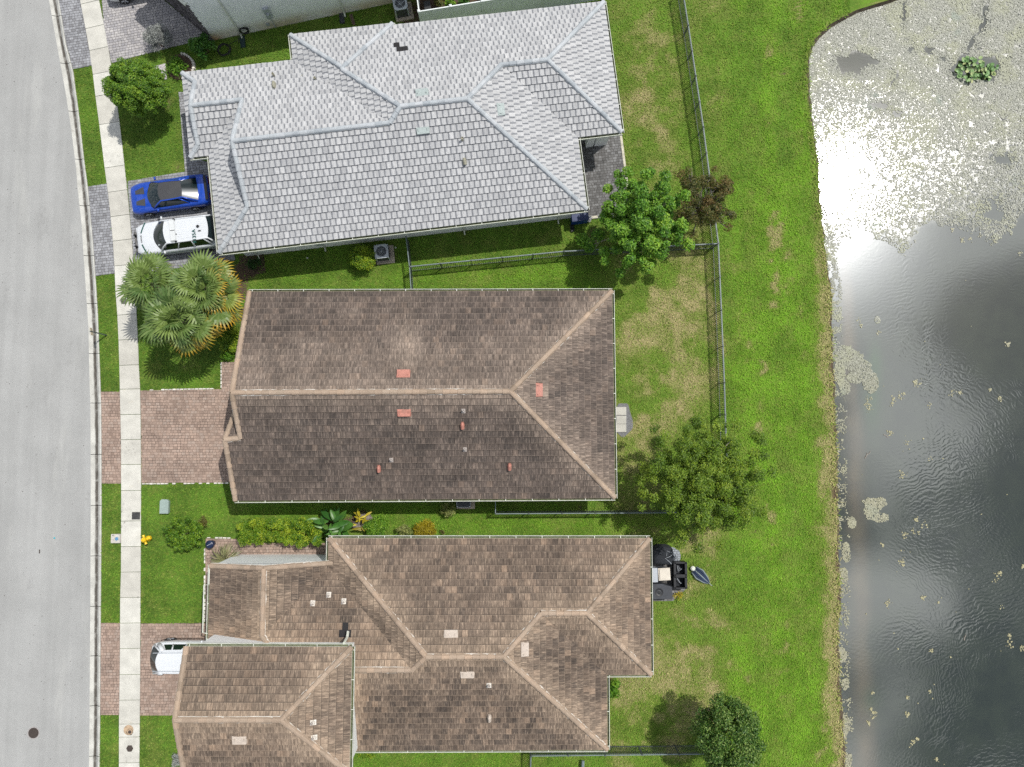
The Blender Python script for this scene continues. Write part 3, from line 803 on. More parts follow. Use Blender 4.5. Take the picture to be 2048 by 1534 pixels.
HOLES = [[(1674, 113), (1700, 118), (1709, 100), (1722, 106), (1740, 113), (1757, 124), (1752, 131), (1736, 130), (1733, 136), (1719, 140), (1716, 158), (1709, 143), (1694, 146), (1683, 154), (1677, 136)],
         [(1815, 95), (1830, 93), (1824, 102), (1815, 108)], [(1848, 97), (1870, 96), (1860, 110), (1850, 105)], [(1881, 113), (1891, 110), (1888, 124), (1882, 120)],
         [(1972, 5), (1978, 12), (1970, 28), (1974, 40), (1960, 62), (1945, 80), (1940, 100), (1932, 102), (1936, 80), (1955, 60), (1966, 38), (1964, 22)],
         [(1808, 0), (1812, 18), (1806, 50), (1803, 40), (1806, 15)], [(1900, 140), (1925, 105), (1950, 118), (1990, 110), (2000, 135), (1990, 160), (1940, 165), (1915, 150)],
         [(1784, 222), (1805, 226), (1802, 234), (1786, 233)], [(1740, 205), (1760, 205), (1780, 212), (1768, 222), (1746, 214)], [(1960, 185), (1970, 187), (1966, 198), (1960, 194)],
         [(1792, 140), (1798, 144), (1790, 160), (1783, 176), (1782, 166), (1790, 152)], [(1986, 310), (2020, 312), (2016, 328), (1990, 322)], [(1980, 392), (1990, 400), (1996, 420), (2010, 424), (2000, 440), (1974, 436), (1966, 428), (1980, 415)],
         [(2030, 90), (2042, 94), (2034, 100)], [(2000, 105), (2018, 108), (2010, 116)]]
def scatter_algae():
    N = 420000
    px = rng.uniform(1610, 2120, N); py = rng.uniform(-30, 1560, N)
    x, y = Pn(px, py, WZ)
    n1 = fbm(x * 0.8, y * 0.8, 4); n2 = fbm(x * 2.6 + 11, y * 2.6, 4); n3 = fbm(x * 0.3 + 3, y * 0.3, 3)
    ds = px - shore_x(py)
    jx = (n2 - .5) * 46; jy = (n1 - .5) * 60
    mat_ = in_poly(px + jx, py + jy, MAT_EDGE)
    dens = mat_ * np.interp(py + (n3 - .5) * 140, [0, 150, 230, 330, 420, 480], [1.0, 0.95, 0.80, 0.60, 0.50, 0.42])
    dens *= np.interp(py, [0, 170, 300, 480], [1, 1, 1, 1])
    gl = np.exp(-(((px - 1695) / 55) ** 2 + ((py - 365) / 85) ** 2))
    dens *= 1 - 0.80 * gl
    gap = sstep(0.60, 0.70, n2) * sstep(150, 330, py)
    dens *= 1 - 0.8 * gap
    dens *= 1 - 0.92 * sstep(0.70, 0.75, n2)
    for h in HOLES: dens = np.where(in_poly(px + (n2 - .5) * 16, py + (n1 - .5) * 12, h), 0.0, dens)
    strip = sstep(26, 16, ds) * (ds > 2) * sstep(0.46, 0.58, n2 + 0.13 * (py < 640)) * np.interp(py, [400, 500, 640, 700, 1000, 1534], [0.5, 0.9, 0.95, 0.5, 0.30, 0.26]) * (py > 380)
    dens = np.maximum(dens, strip)
    def blob(cx, cy, rx, ry, amt=1.0, th=1.0):
        return amt * ((((px - cx) / rx) ** 2 + ((py - cy) / ry) ** 2) < th * (0.4 + 1.2 * n2))
    for b in [(1685, 710, 24, 22), (1705, 720, 22, 22), (1722, 740, 22, 20), (1740, 765, 16, 20), (1690, 775, 12, 14), (1710, 755, 16, 12), (1678, 745, 12, 24),
              (1755, 640, 6, 7), (1752, 1005, 24, 10), (1742, 1022, 14, 18), (1760, 1035, 16, 9), (1748, 1012, 14, 12), (1703, 1045, 9, 13), (1692, 1105, 8, 22), (1686, 1150, 10, 16),
              (1683, 1310, 9, 18), (1690, 1370, 8, 12), (1687, 1450, 12, 24), (1695, 1520, 10, 14)]:
        dens = np.maximum(dens, blob(*b))
    keep = rng.random(N) < dens
    px, py, x, y, n1 = px[keep], py[keep], x[keep], y[keep], n1[keep]
    # isolated floating clumps
    cl = [(1720, 640), (1722, 650), (1757, 665), (1830, 765), (1808, 786), (1784, 806), (1737, 798), (1737, 820), (1736, 810), (1802, 795), (1860, 810), (1858, 918), (1815, 885), (1780, 866), (1832, 1040), (1848, 1050),
          (1826, 1065), (1836, 1065), (1808, 1068), (1764, 1090), (1995, 1150), (1992, 1162), (2000, 1145), (2015, 690), (2045, 1133), (1776, 1205), (1774, 1210), (2018, 1272), (2020, 1288), (2045, 1296), (1862, 1300),
          (1745, 1385), (1742, 1418), (1750, 1425), (1746, 1430), (1814, 1395), (1815, 1428), (1737, 1446), (1822, 1490), (1828, 1484), (1834, 1478), (1873, 1518), (1860, 1383), (1905, 785), (2000, 798), (1980, 780),
          (1876, 1202), (1845, 1195), (2002, 1217), (1805, 1122), (1806, 1130), (1805, 950), (1920, 785), (1904, 460), (1925, 480), (1960, 472), (1940, 478), (1990, 482), (2040, 505), (1837, 768), (1786, 798)]
    ex = []; ey = []; et = []
    for a, b in cl:
        k = int(rng.integers(5, 22)); r = rng.uniform(2.5, 7.5)
        ex += list(a + rng.normal(0, r * .55, k)); ey += list(b + rng.normal(0, r * .6, k)); et += [1] * k
    for _ in range(34):
        ex.append(rng.uniform(1720, 2060)); ey.append(rng.uniform(560, 1534)); et.append(1)
    X2, Y2 = Pn(np.array(ex), np.array(ey), WZ)
    iso = np.concatenate([np.zeros(len(x)), np.array(et)])
    x = np.concatenate([x, X2]); y = np.concatenate([y, Y2]); n = len(x)
    fullpy = np.concatenate([py, np.array(ey)])
    r = rng.uniform(0.020, 0.058, n); a0 = rng.uniform(0, 6.28, n)
    V = np.zeros((n, 6, 3)); 
    for k in range(6):
        rk = r * rng.uniform(0.40, 1.35, n)
        V[:, k, 0] = x + np.cos(a0 + k * 1.047) * rk; V[:, k, 1] = y + np.sin(a0 + k * 1.047) * rk
        V[:, k, 2] = WZ + 0.008 + rng.uniform(0, 0.030, n)
    F = (np.arange(n)[:, None] * 6 + np.arange(6)[None, :]).reshape(-1)
    tone = np.clip(rng.normal(0.50, 0.22, n) - 0.25 * sstep(560, 760, fullpy), 0, 1)
    me = np_mesh('algae', V.reshape(-1, 3), F, 6, M['algae'], {'tone': ('FACE', tone), 'wear': ('FACE', iso * 0.55 + 0.45 * sstep(600, 1000, fullpy))})
    tag(link(bpy.data.objects.new('algae', me)), kind='stuff')
scatter_algae()
# ================================================================ HOUSES
M['tile_grey'] = tile_mat('grey_roof_tile', (0.350, 0.353, 0.358), (0.425, 0.428, 0.430), (0.495, 0.496, 0.496), (0.555, 0.553, 0.55), 0.15, edge=0.80, pv=0.385, lap_shade=0.25, lip_lit_worn=0.5)
M['tile_brown'] = tile_mat('brown_roof_tile', (0.066, 0.054, 0.047), (0.110, 0.086, 0.072), (0.190, 0.138, 0.104), (0.33, 0.26, 0.205), 0.42, lap_shade=0.75, lip_lit_worn=0.35)
M['tile_tan'] = tile_mat('tan_brown_roof_tile', (0.080, 0.062, 0.050), (0.148, 0.110, 0.083), (0.275, 0.195, 0.138), (0.40, 0.305, 0.22), 0.42, lap_shade=0.7, lip_lit_worn=0.35)
M['cap_grey'] = tile_mat('grey_ridge_tile', (0.30, 0.33, 0.355), (0.38, 0.41, 0.43), (0.46, 0.48, 0.50), (0.54, 0.55, 0.56), 0.1, lap_shade=0.0, lip_lit_worn=0.0)
M['cap_brown'] = tile_mat('tan_ridge_tile', (0.27, 0.205, 0.15), (0.345, 0.262, 0.195), (0.41, 0.30, 0.215), (0.47, 0.385, 0.30), 0.1, lap_shade=0.0, lip_lit_worn=0.0)
PITCH = 5 / 12.0

class Roof:
    def __init__(s, ax0, ax1, e, pitch=PITCH):
        a, b = P(*ax0, e), P(*ax1, e)
        s.u = (b - a); s.u.z = 0; s.u.normalize()
        s.w = Vector((-s.u.y, s.u.x, 0))
        s.e = e; s.pitch = pitch; s.pl = {}; s.vt = {}; s.polys = {}
    def plane(s, name, face, px, z=None, at=None, inset=0.14):
        """a slope that falls towards face (N, E, S or W of the house) with its eave through survey point px"""
        out = {'N': s.w, 'S': -s.w, 'E': s.u, 'W': -s.u}[face]
        z = s.e if z is None else z
        p = at if at is not None else P(*px, z) - out * inset
        up = -out
        n = Vector((-up.x * s.pitch, -up.y * s.pitch, 1.0)).normalized()
        V = Vector((up.x, up.y, s.pitch)).normalized()
        U = V.cross(n).normalized()
        s.pl[name] = dict(p=Vector(p), n=n, d=n.dot(p), U=U, V=V, out=out)
    def vert(s, name, px, planes, z=None):
        A = []; B = []
        for q in planes:
            k = s.pl[q]; A.append(list(k['n'])); B.append(k['d'])
        if z is not None: A.append([0, 0, 1]); B.append(z)
        r = ray(*px); c = Vector((0, 0, CAM_H))
        a = r.orthogonal().normalized(); b = r.cross(a)
        wt = 0.02 if len(A) >= 2 else 1.0
        for q in (a, b): A.append([x * wt for x in q]); B.append(q.dot(c) * wt)
        W_ = np.linalg.lstsq(np.array(A), np.array(B), rcond=None)[0]
        s.vt[name] = Vector([float(x) for x in W_])
    def poly(s, plane, names): s.polys[plane] = names.split()
    def pt(s, plane, px):
        k = s.pl[plane]; r = ray(*px); c = Vector((0, 0, CAM_H))
        return c + r * ((k['d'] - k['n'].dot(c)) / k['n'].dot(r))

def seg_dist(p, a, b):
    d = b - a; t = max(0, min(1, (p - a).dot(d) / max(d.length_squared, 1e-9)))
    return (p - a - d * t).length

CAP_CACHE = {}
def cap_mesh(mat, L, key):
    if key in CAP_CACHE: return CAP_CACHE[key]
    mb = MB(); rows = []
    for x, k, dz in ((0, 1.06, 0.022), (L * 1.06, 0.94, 0.0)):
        rows.append([(x, -0.145 * k, -0.045 + dz), (x, -0.095 * k, 0.045 + dz), (x, -0.03 * k, 0.072 + dz), (x, 0.03 * k, 0.072 + dz), (x, 0.095 * k, 0.045 + dz), (x, 0.145 * k, -0.045 + dz)])
    n = 6; vs = rows[0] + rows[1]
    fs = [(k, k + 1, n + k + 1, n + k)[::-1] for k in range(5)] + [tuple(range(6)), tuple(reversed(range(6, 12)))]
    mb.add(vs, fs, 0, 0, [(v[1] * 2, v[0]) for v in vs])
    CAP_CACHE[key] = mb.mesh('ridge_tile', mat)
    return CAP_CACHE[key]

def roof_build(house, R, tile, cap, under, ridges, rakes, gutters, pu, pv, mortar, deck_name='roof', tone_fn=None, wear_scale=0.75, seed=1, limit=300, wear_amt=1.0, bond=0.5, mort_w=0.16, BUTT=0.070, g=0.005):
    rr = random.Random(seed)
    deck = MB()
    for pn, names in R.polys.items():
        pts = [R.vt[n] for n in names]; k = len(pts)
        lo = [p - Vector((0, 0, 0.16)) for p in pts]; hi = [p - Vector((0, 0, 0.012)) for p in pts]
        deck.add(hi + lo, [tuple(range(k)), tuple(reversed(range(k, 2 * k)))] + [(i, k + i, k + (i + 1) % k, (i + 1) % k) for i in range(k)])
    roof = deck.build(deck_name, under, house)
    segs = [(R.vt[a], R.vt[b]) for a, b in ridges]
    recs = []
    for pn, names in R.polys.items():
        pl = R.pl[pn]; O, U, V, N = pl['p'], pl['U'], pl['V'], pl['n']
        loc = [((R.vt[n] - O).dot(U), (R.vt[n] - O).dot(V)) for n in names]
        if poly_area(loc) < 0: loc = loc[::-1]
        us = [p[0] for p in loc]; vs = [p[1] for p in loc]
        r0, r1 = int(math.floor(min(vs) / pv + 1e-4)), int(math.ceil(max(vs) / pv))
        for r in range(r0, r1):
            u = math.floor(min(us) / pu) * pu - pu + ((r % 2) * bond + rr.uniform(-.06, .06)) * pu
            while u < max(us) + pu:
                q = [(u + g, r * pv), (u + pu - g, r * pv), (u + pu - g, (r + 1) * pv), (u + g, (r + 1) * pv)]
                cl = clip_conv(loc, q)
                ar = abs(poly_area(cl)) if len(cl) > 2 else 0
                if ar > 0.004:
                    c = O + U * (u + pu / 2) + V * ((r + .5) * pv)
                    d = min(seg_dist(c, a, b) for a, b in segs)
                    wear = wear_amt * math.exp(-d / wear_scale) + rr.uniform(-.03, .03)
                    tone = min(1, max(0, rr.gauss(0.40, 0.14) + (0.30 if rr.random() < 0.025 else 0)))
                    if tone_fn:
                        tone, wear = tone_fn(pn, c, tone, wear, rr)
                    recs.append((pn, u, r, cl, ar, tone, wear, c))
                u += pu
    full = [x for x in recs if x[4] > 0.93 * pu * pv]
    full.sort(key=lambda x: (x[7] - Vector((0, 0, CAM_H))).length)
    single = set(id(x) for x in full[:limit])
    # one tile, shared by the pieces that are objects
    def tile_shape(mb, cl, u, r, O, U, V, N, tone, wear, jit=0.0, tilt=0.0):
        n = len(cl)
        if poly_area(cl) < 0: cl = cl[::-1]
        top = []; bot = []; uvs = []
        for a, b in cl:
            k = (b - r * pv) / pv
            top.append(O + U * a + V * b + N * (BUTT + jit - (BUTT - .018) * k + tilt * (a - u) / pu)); bot.append(O + U * a + V * b - N * 0.008)
            uvs.append((a - u, b - r * pv))
        mb.add(top + bot, [tuple(range(n))] + [(n + i, n + (i + 1) % n, (i + 1) % n, i) for i in range(n)], tone, wear, uvs + uvs)
    one = MB()
    tile_shape(one, [(g, 0), (pu - g, 0), (pu - g, pv), (g, pv)], 0, 0, Vector((0, 0, 0)), Vector((1, 0, 0)), Vector((0, 1, 0)), Vector((0, 0, 1)), 0, 0)
    one_me = one.mesh('roof_tile', tile)
    rest = MB()
    for x in recs:
        pn, u, r, cl, ar, tone, wear, c = x
        pl = R.pl[pn]
        if id(x) in single:
            o = pl['p'] + pl['U'] * u + pl['V'] * (r * pv)
            m = Matrix((pl['U'], pl['V'], pl['n'])).transposed().to_4x4(); m.translation = o + pl['n'] * rr.uniform(0.002, 0.008); m = m @ Matrix.Rotation(rr.uniform(-.03, .03), 4, 'Y')
            inst('roof_tile', one_me, m, roof, tone=tone, wear=wear)
        else:
            tile_shape(rest, cl, u, r, pl['p'], pl['U'], pl['V'], pl['n'], tone, wear, rr.uniform(0, 0.006), rr.uniform(-.014, .014))
    if rest.f: tag(rest.build('roof_tile', tile, roof), kind='stuff')
    # ridge, hip and rake caps
    mo = MB(); L0 = 0.40
    for a, b in list(ridges) + list(rakes):
        p, q = R.vt[a], R.vt[b]
        if p.z > q.z + 0.02: p, q = q, p        # laid from the low end up
        d = q - p; n = max(1, round(d.length / L0)); L = d.length / n; x = d.normalized()
        y = Vector((0, 0, 1)).cross(x).normalized(); z = x.cross(y)
        me = cap_mesh(cap, L0, cap.name)
        for i in range(n):
            m = Matrix((x * (L / L0), y * rr.uniform(.96, 1.05), z)).transposed().to_4x4(); m.translation = p + x * (i * L) + z * (0.065 + rr.uniform(0, .008))
            inst('ridge_tile', me, m, roof, tone=min(1, max(0, rr.gauss(.5, .25))), wear=rr.uniform(0, .4))
        if (a, b) in ridges or True:
            k = max(2, int(d.length / 0.3)); rows = []
            for i in range(k + 1):
                c = p.lerp(q, i / k); wv = rr.uniform(-.02, .02)
                rows.append([c + y * (mort_w + wv) + z * -0.012, c + y * 0.10 + z * 0.085, c - y * 0.10 + z * 0.085, c - y * (mort_w + rr.uniform(-.02, .02)) + z * -0.012])
            mo.grid(rows)
    mo.build('ridge_mortar', mortar, roof)
    # gutters along the eaves
    for a, b, pl in gutters:
        p, q = R.vt[a] if isinstance(a, str) else a, R.vt[b] if isinstance(b, str) else b
        d = (q - p); L = d.length; x = d.normalized(); o = R.pl[pl]['out']; m = Matrix((x, o, Vector((0, 0, 1)))).transposed().to_4x4()
        g = MB(); c = (p + q) / 2
        g.box(c + o * 0.075 + Vector((0, 0, -0.115)), (L, 0.13, 0.012), m=m)
        g.box(c + o * 0.148 + Vector((0, 0, -0.055)), (L + 0.1, 0.024, 0.13), m=m)
        g.box(c - o * 0.004 + Vector((0, 0, -0.095)), (L, 0.014, 0.09), m=m)
        k = max(1, int(L / 1.42))
        for i in range(k + 1):
            g.box(p + x * (0.15 + (L - 0.3) * i / k) + o * 0.08 + Vector((0, 0, 0.002)), (0.035, 0.15, 0.012), m=m)
        go = g.build('gutter', M['white_metal'], house)
        s_ = MB(); s_.box(c + o * 0.075 + Vector((0, 0, -0.095)), (L - .02, 0.10, 0.02), m=m); s_.build('gutter_sludge', M['gutter_dirt'], go)
    return roof

def inset(pts, d):
    """shift each edge of a counterclockwise plan outline inwards by d"""
    n = len(pts); out = []
    for i in range(n):
        a, b, c = Vector(pts[i - 1][:2]), Vector(pts[i][:2]), Vector(pts[(i + 1) % n][:2])
        e1, e2 = (b - a).normalized(), (c - b).normalized()
        n1, n2 = Vector((-e1.y, e1.x)), Vector((-e2.y, e2.x))
        k = 1 + n1.dot(n2)
        out.append(b + (n1 + n2) * (d / max(k, 0.2)))
    return out
def walls(house, pts, z1, d, mat, name='wall', pad=None):
    q = inset(pts, d); mb = MB(); mb.prism([(p.x, p.y) for p in q], -0.2, z1)
    w = mb.build(name, mat, house)
    KEEP_OUT.append([tuple(float(k) for k in survey(p.x, p.y)) for p in q])
    return w, q
def prism_cut(mb, pts, depth):
    """thick vertical panel from 3D outline pts, pushed along depth"""
    n = len(pts); d = Vector(depth)
    mb.add(list(pts) + [p + d for p in pts], [tuple(range(n)), tuple(reversed(range(n, 2 * n)))] + [(i, n + i, n + (i + 1) % n, (i + 1) % n) for i in range(n)])
def frame_of(R, plane, px, lift=0.0):
    k = R.pl[plane]; m = Matrix((k['U'], k['V'], k['n'])).transposed().to_4x4(); m.translation = R.pt(plane, px) + k['n'] * lift
    return m
def vent_box(roof, R, plane, px, w, l, mat, label=None):
    m = frame_of(R, plane, px, 0.05); mb = MB()
    hw, hl = w / 2, l / 2
    vs = [(-hw, -hl, 0.13), (hw, -hl, 0.13), (hw, hl, 0.035), (-hw, hl, 0.035), (-hw - .04, -hl - .03, 0.0), (hw + .04, -hl - .03, 0.0), (hw + .04, hl + .05, 0.0), (-hw - .04, hl + .05, 0.0)]
    mb.add([m @ Vector(v) for v in vs], [(0, 1, 2, 3), (4, 5, 1, 0), (5, 6, 2, 1), (6, 7, 3, 2), (7, 4, 0, 3)])
    for x in (-hw * .72, hw * .72): mb.box(m @ Vector((x, 0.0, 0.088)), (0.06, l * .7, 0.02), m=m.to_3x3().to_4x4())
    return tag(mb.build('roof_vent', mat, roof), label)
def vent_pipe(roof, R, plane, px, r, h, mat, flash=None):
    p = R.pt(plane, px); mb = MB()
    mb.lathe([(r, -0.1), (r, h), (r * .72, h), (r * .72, h - .06)], p, 10)
    o = mb.build('vent_pipe', mat, roof)
    if flash:
        f = MB(); m = frame_of(R, plane, px, 0.062).to_3x3().to_4x4()
        f.box(p + R.pl[plane]['n'] * 0.066, (r * 4.2, r * 5.0, 0.02), m=m); f.lathe([(r * 1.9, 0.0), (r * 1.3, .13)], p + R.pl[plane]['n'] * 0.06, 10)
        f.build('flashing', flash, roof)
    return o
def hood_vent(roof, R, plane, px, mat):
    """gooseneck vent: a half-round hood open down the slope"""
    m = frame_of(R, plane, px, 0.05); mb = MB(); rows = []
    for y, k in ((-.19, .95), (.05, 1.0), (.18, .55)):
        rows.append([m @ Vector((0.115 * k * math.cos(w), y, 0.24 * k * math.sin(w) + .005)) for w in np.linspace(math.pi, 0, 7)])
    mb.grid(rows); mb.add(rows[-1], [tuple(range(7))]); mb.add(rows[0], [tuple(reversed(range(7)))])
    return mb.build('roof_vent', mat, roof)
def downspout(parent, top, foot, out, mat, r=0.045):
    mb = MB(); t = Vector(top); f = Vector(foot); o = Vector(out)
    mb.tube([t + o * .30, t + o * .28 + Vector((0, 0, -.12)), t + o * .06 + Vector((0, 0, -.42)), Vector((f.x, f.y, .35)) + o * .06, Vector((f.x, f.y, .14)) + o * .10, Vector((f.x, f.y, .10)) + o * .30], r, 6)
    return mb.build('downspout', mat, parent)

# ---------------------------------------------------------------- brown house between the two lawns
R = Roof((470, 1005), (1233, 1000), 3.1)
R.plane('S', 'S', (850, 1002.5)); R.plane('N', 'N', (860, 578.5)); R.plane('E', 'E', (1231, 790))
for n, px, pls, z in [('a', (499, 582), ['N'], 3.1), ('b', (1229, 575), ['N', 'E'], 3.1), ('c', (1233, 1000), ['E', 'S'], 3.1), ('d', (471, 1005), ['S'], 3.1), ('e', (464, 786), ['N', 'S'], None), ('f', (1018, 786), ['N', 'S', 'E'], None), ('g', (481, 876), ['S'], None), ('h', (450, 879), ['S'], None)]:
    R.vert(n, px, pls, z)
R.vt['g'].z = R.vt['h'].z
zh = R.vt['h'].z
R.plane('G', 'N', None, at=R.vt['g'] + Vector((0, 1.9, -1.9 * PITCH)))
R.vt['k'] = R.vt['g'] + Vector((0.05, 1.9, -1.9 * PITCH)); R.vt['l'] = R.vt['h'] + Vector((0.38, 1.9, -1.9 * PITCH))
R.poly('N', 'b a e f'); R.poly('E', 'c b f'); R.poly('S', 'd c f e g h'); R.poly('G', 'k l h g')
BROWN_R = R
hs = thing('house', 'single-storey house with one long weathered brown tile hip roof between two fenced lawns', 'house', P(850, 790))
def tf(pn, c, tone, wear, rr):
    n = float(fbm(np.array(c.x * .35), np.array(c.y * .35), 3))
    px, py = survey(c.x, c.y, c.z)
    if pn == 'N':
        wear += 0.55 * math.exp(-((px - 815) / 26) ** 2) * (1 if py < 745 else 0) * (0.4 + 0.6 * max(0, min(1, (py - 600) / 90)))
        wear += 0.10 * max(0, 1 - abs(py - 700) / 110)
        wear += 0.30 * max(0, 1 - abs(py - 715) / 70) * (0.4 + n) - 0.04; tone += (n - .5) * .25 - .10 * max(0, (640 - py) / 65)
    if pn == 'S':
        tone += (n - .5) * 0.35 - 0.14; wear -= .06
        if 792 < px < 826 and 832 < py < 850: wear += 0.5
    if pn == 'E':
        tone -= 0.02
        if 1084 < px < 1098 and 766 < py < 794: wear += 0.6
    return min(1, max(0, tone)), wear
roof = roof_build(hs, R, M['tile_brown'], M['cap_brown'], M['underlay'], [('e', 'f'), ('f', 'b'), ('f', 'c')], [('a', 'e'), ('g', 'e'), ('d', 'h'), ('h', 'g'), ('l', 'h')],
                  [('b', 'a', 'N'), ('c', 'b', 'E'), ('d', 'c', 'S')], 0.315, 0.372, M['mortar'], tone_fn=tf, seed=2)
wl_pts = [R.vt['a'] + Vector((0.05, 0, 0)), R.vt['d'] + Vector((0.3, 0, 0)), R.vt['c'], R.vt['b']]
w_, q_ = walls(hs, wl_pts, 2.98, 0.5, M['white_wall'])
mb = MB()
ra, re, rg, rh, rd = [R.vt[k] + Vector((0.30, 0, -0.2)) for k in 'aeghd']
prism_cut(mb, [Vector((ra.x, ra.y - .4, 2.9)), Vector((ra.x, rd.y + .4, 2.9)), Vector((ra.x, re.y, re.z))], (0.2, 0, 0))
mb.build('gable_wall', M['white_wall'], hs)
vent_box(roof, R, 'N', (807, 748), 0.66, 0.36, M['salmon'], 'salmon roof vent on the slope above the ridge'); vent_box(roof, R, 'S', (808.5, 825), 0.66, 0.32, M['salmon'], 'salmon roof vent just below the ridge'); vent_box(roof, R, 'E', (1077, 780), 0.68, 0.34, M['salmon'], 'salmon roof vent on the hip end')
M['flash'] = plain('lead_flashing', (0.40, 0.36, 0.33), 0.6, 0.2, 14)
for px in ((925, 849), (758, 935), (1019, 931)): hood_vent(roof, R, 'S', px, M['salmon'])
for px in ((927, 821), (930, 898), (783, 919)): vent_pipe(roof, R, 'S', px, 0.05, 0.30, M['flash'], M['flash'])

# ---------------------------------------------------------------- tan-brown house with the two-storey front wing
R = Roof((710, 1505), (1218, 1503), 3.1)
for n, f, px in [('N', 'N', (980, 1072)), ('Wm', 'W', (653, 1100)), ('Wn', 'N', (640, 1128)), ('Fw', 'W', (415, 1200)), ('E1', 'E', (1305, 1215)), ('S1', 'S', (1262, 1353.5)), ('E2', 'E', (1218.5, 1430)), ('S2', 'S', (960, 1504))]:
    R.plane(n, f, px)
fw = R.pl['Fw']['p'].x
R.plane('Fe', 'E', None, at=Vector((fw + 2 * 3.36, P(517, 1200, 4.5).y, 3.1)))
for n, px, pls, z in [('nw', (653, 1074), ['N', 'Wm'], 3.1), ('ne', (1303, 1070), ['N', 'E1'], 3.1), ('se1', (1307, 1353), ['E1', 'S1'], 3.1), ('in1', (1219, 1354), ['S1', 'E2'], 3.1), ('se2', (1218, 1503), ['E2', 'S2'], 3.1), ('sw', (640, 1505), ['S2'], 3.1),
                      ('A', (857, 1309), ['N', 'S2', 'Wm'], None), ('B', (1002, 1309), ['N', 'S2', 'E2'], None), ('C', (1077, 1222), ['N', 'E2', 'S1'], None), ('D', (1172, 1222), ['N', 'S1', 'E1'], None), ('E', (828, 1337), ['S2', 'Wm', 'Wn'], None), ('W', (600, 1337), ['S2', 'Wn'], None),
                      ('v1', (653, 1130), ['Wm', 'Wn'], 3.1), ('F1', (515, 1137), ['Fw', 'Fe'], None), ('F2', (517, 1240), ['Fw', 'Fe', 'Wn'], None), ('G1', (562, 1300), ['Fw', 'Wn'], None), ('fnw', (417, 1132), ['Fw'], 3.1), ('fsw', (413, 1284), ['Fw'], 3.1), ('v0', (640, 1127), ['Fe'], 3.12)]:
    R.vert(n, px, pls, z)
R.poly('N', 'ne nw A B C D'); R.poly('Wm', 'nw v1 E A'); R.poly('Wn', 'v1 F2 G1 W E'); R.poly('Fw', 'fnw fsw G1 F2 F1'); R.poly('Fe', 'F2 v1 v0 F1')
R.poly('E1', 'se1 ne D'); R.poly('S1', 'in1 se1 D C'); R.poly('E2', 'se2 in1 C B'); R.poly('S2', 'sw se2 B A E W')
hs = thing('house', 'tan-brown tiled house with a taller gabled front wing above a parked white car', 'house', P(850, 1300))
def tf(pn, c, tone, wear, rr):
    px, py = survey(c.x, c.y, c.z)
    n = float(fbm(np.array(c.x * .4 + 5), np.array(c.y * .4), 3))
    tone += (n - .5) * 0.3
    if pn in ('Fw', 'Wn'):
        tone += 0.30 * max(0, min(1, (py - 1180) / 80)); wear += 0.12 * max(0, min(1, (py - 1190) / 60))
    if pn == 'S2':
        tone -= 0.10 - 0.5 * math.exp(-((px - 712) / 18) ** 2); wear += 0.5 * math.exp(-((px - 712) / 14) ** 2) - .05
        if 918 < px < 946 and 1352 < py < 1366: wear += .4
    if pn in ('S2', 'E2'): tone += rr.gauss(0, .13)
    if pn == 'E2': tone -= .06
    if pn == 'N': wear += .10 * max(0, min(1, (py - 1180) / 90))
    if pn == 'Wm': tone -= 0.12
    if pn == 'Wn' and 684 < px < 698 and 1244 < py < 1280 + rr.uniform(-3, 3): tone = -1.0
    elif pn == 'Wn' and 680 < px < 706 and 1222 < py < 1246: tone = max(-.3, tone - 0.45)
    return (tone if tone < 0 else min(1, tone)), wear
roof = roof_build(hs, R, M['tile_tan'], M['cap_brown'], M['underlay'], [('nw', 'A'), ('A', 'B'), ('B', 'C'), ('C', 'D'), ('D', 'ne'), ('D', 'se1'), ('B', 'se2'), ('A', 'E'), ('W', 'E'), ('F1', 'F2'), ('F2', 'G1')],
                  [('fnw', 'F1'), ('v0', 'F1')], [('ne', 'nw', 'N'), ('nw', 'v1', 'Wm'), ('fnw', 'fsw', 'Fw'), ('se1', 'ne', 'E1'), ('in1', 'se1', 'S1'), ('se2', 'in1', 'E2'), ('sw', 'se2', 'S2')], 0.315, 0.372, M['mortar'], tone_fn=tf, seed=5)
TAN_R = R
vb = R.vt
main = [vb['nw'], Vector((vb['nw'].x, vb['v1'].y, 0)), Vector((vb['nw'].x, vb['sw'].y, 0)), vb['se2'], vb['in1'], vb['se1'], vb['ne']]
del main[1]
walls(hs, main, 2.98, 0.45, M['white_wall'])
# front wing walls; its north gable has no overhang
gy = vb['F1'].y - 0.05
mb = MB(); x0, x1 = vb['fnw'].x + 0.25, vb['nw'].x + 0.2
mb.prism([(x0, gy), (x0, vb['fsw'].y - 0.6), (x1, vb['fsw'].y - 0.6), (x1, gy)], -0.2, 2.95)
prism_cut(mb, [Vector((x0, gy, 2.9)), Vector((x1, gy, 2.9)), Vector((vb['F1'].x, gy, vb['F1'].z - 0.14))], (0, -0.2, 0))
o = mb.build('front_wall', M['white_wall'], hs)
KEEP_OUT.append([tuple(float(k) for k in survey(*p)) for p in [(x0, gy), (x0, vb['fsw'].y), (x1, vb['fsw'].y), (x1, gy)]])
ps = plain('cream_vent', (0.48, 0.41, 0.345), 0.6, 0.1, 9)
vent_box(roof, R, 'N', (902, 1268), 0.68, 0.36, ps); vent_box(roof, R, 'S2', (935, 1347), 0.68, 0.30, ps); vent_box(roof, R, 'E2', (1049, 1298), 0.68, 0.34, ps)
hood_vent(roof, R, 'S2', (979, 1432), ps)
for pl, px in (('S2', (978, 1369)), ('Wn', (616, 1153)), ('Wn', (626, 1207)), ('Wn', (658, 1190)), ('Wn', (688, 1203))): vent_pipe(roof, R, pl, px, 0.06, 0.28, M['flash'], M['mortar'])
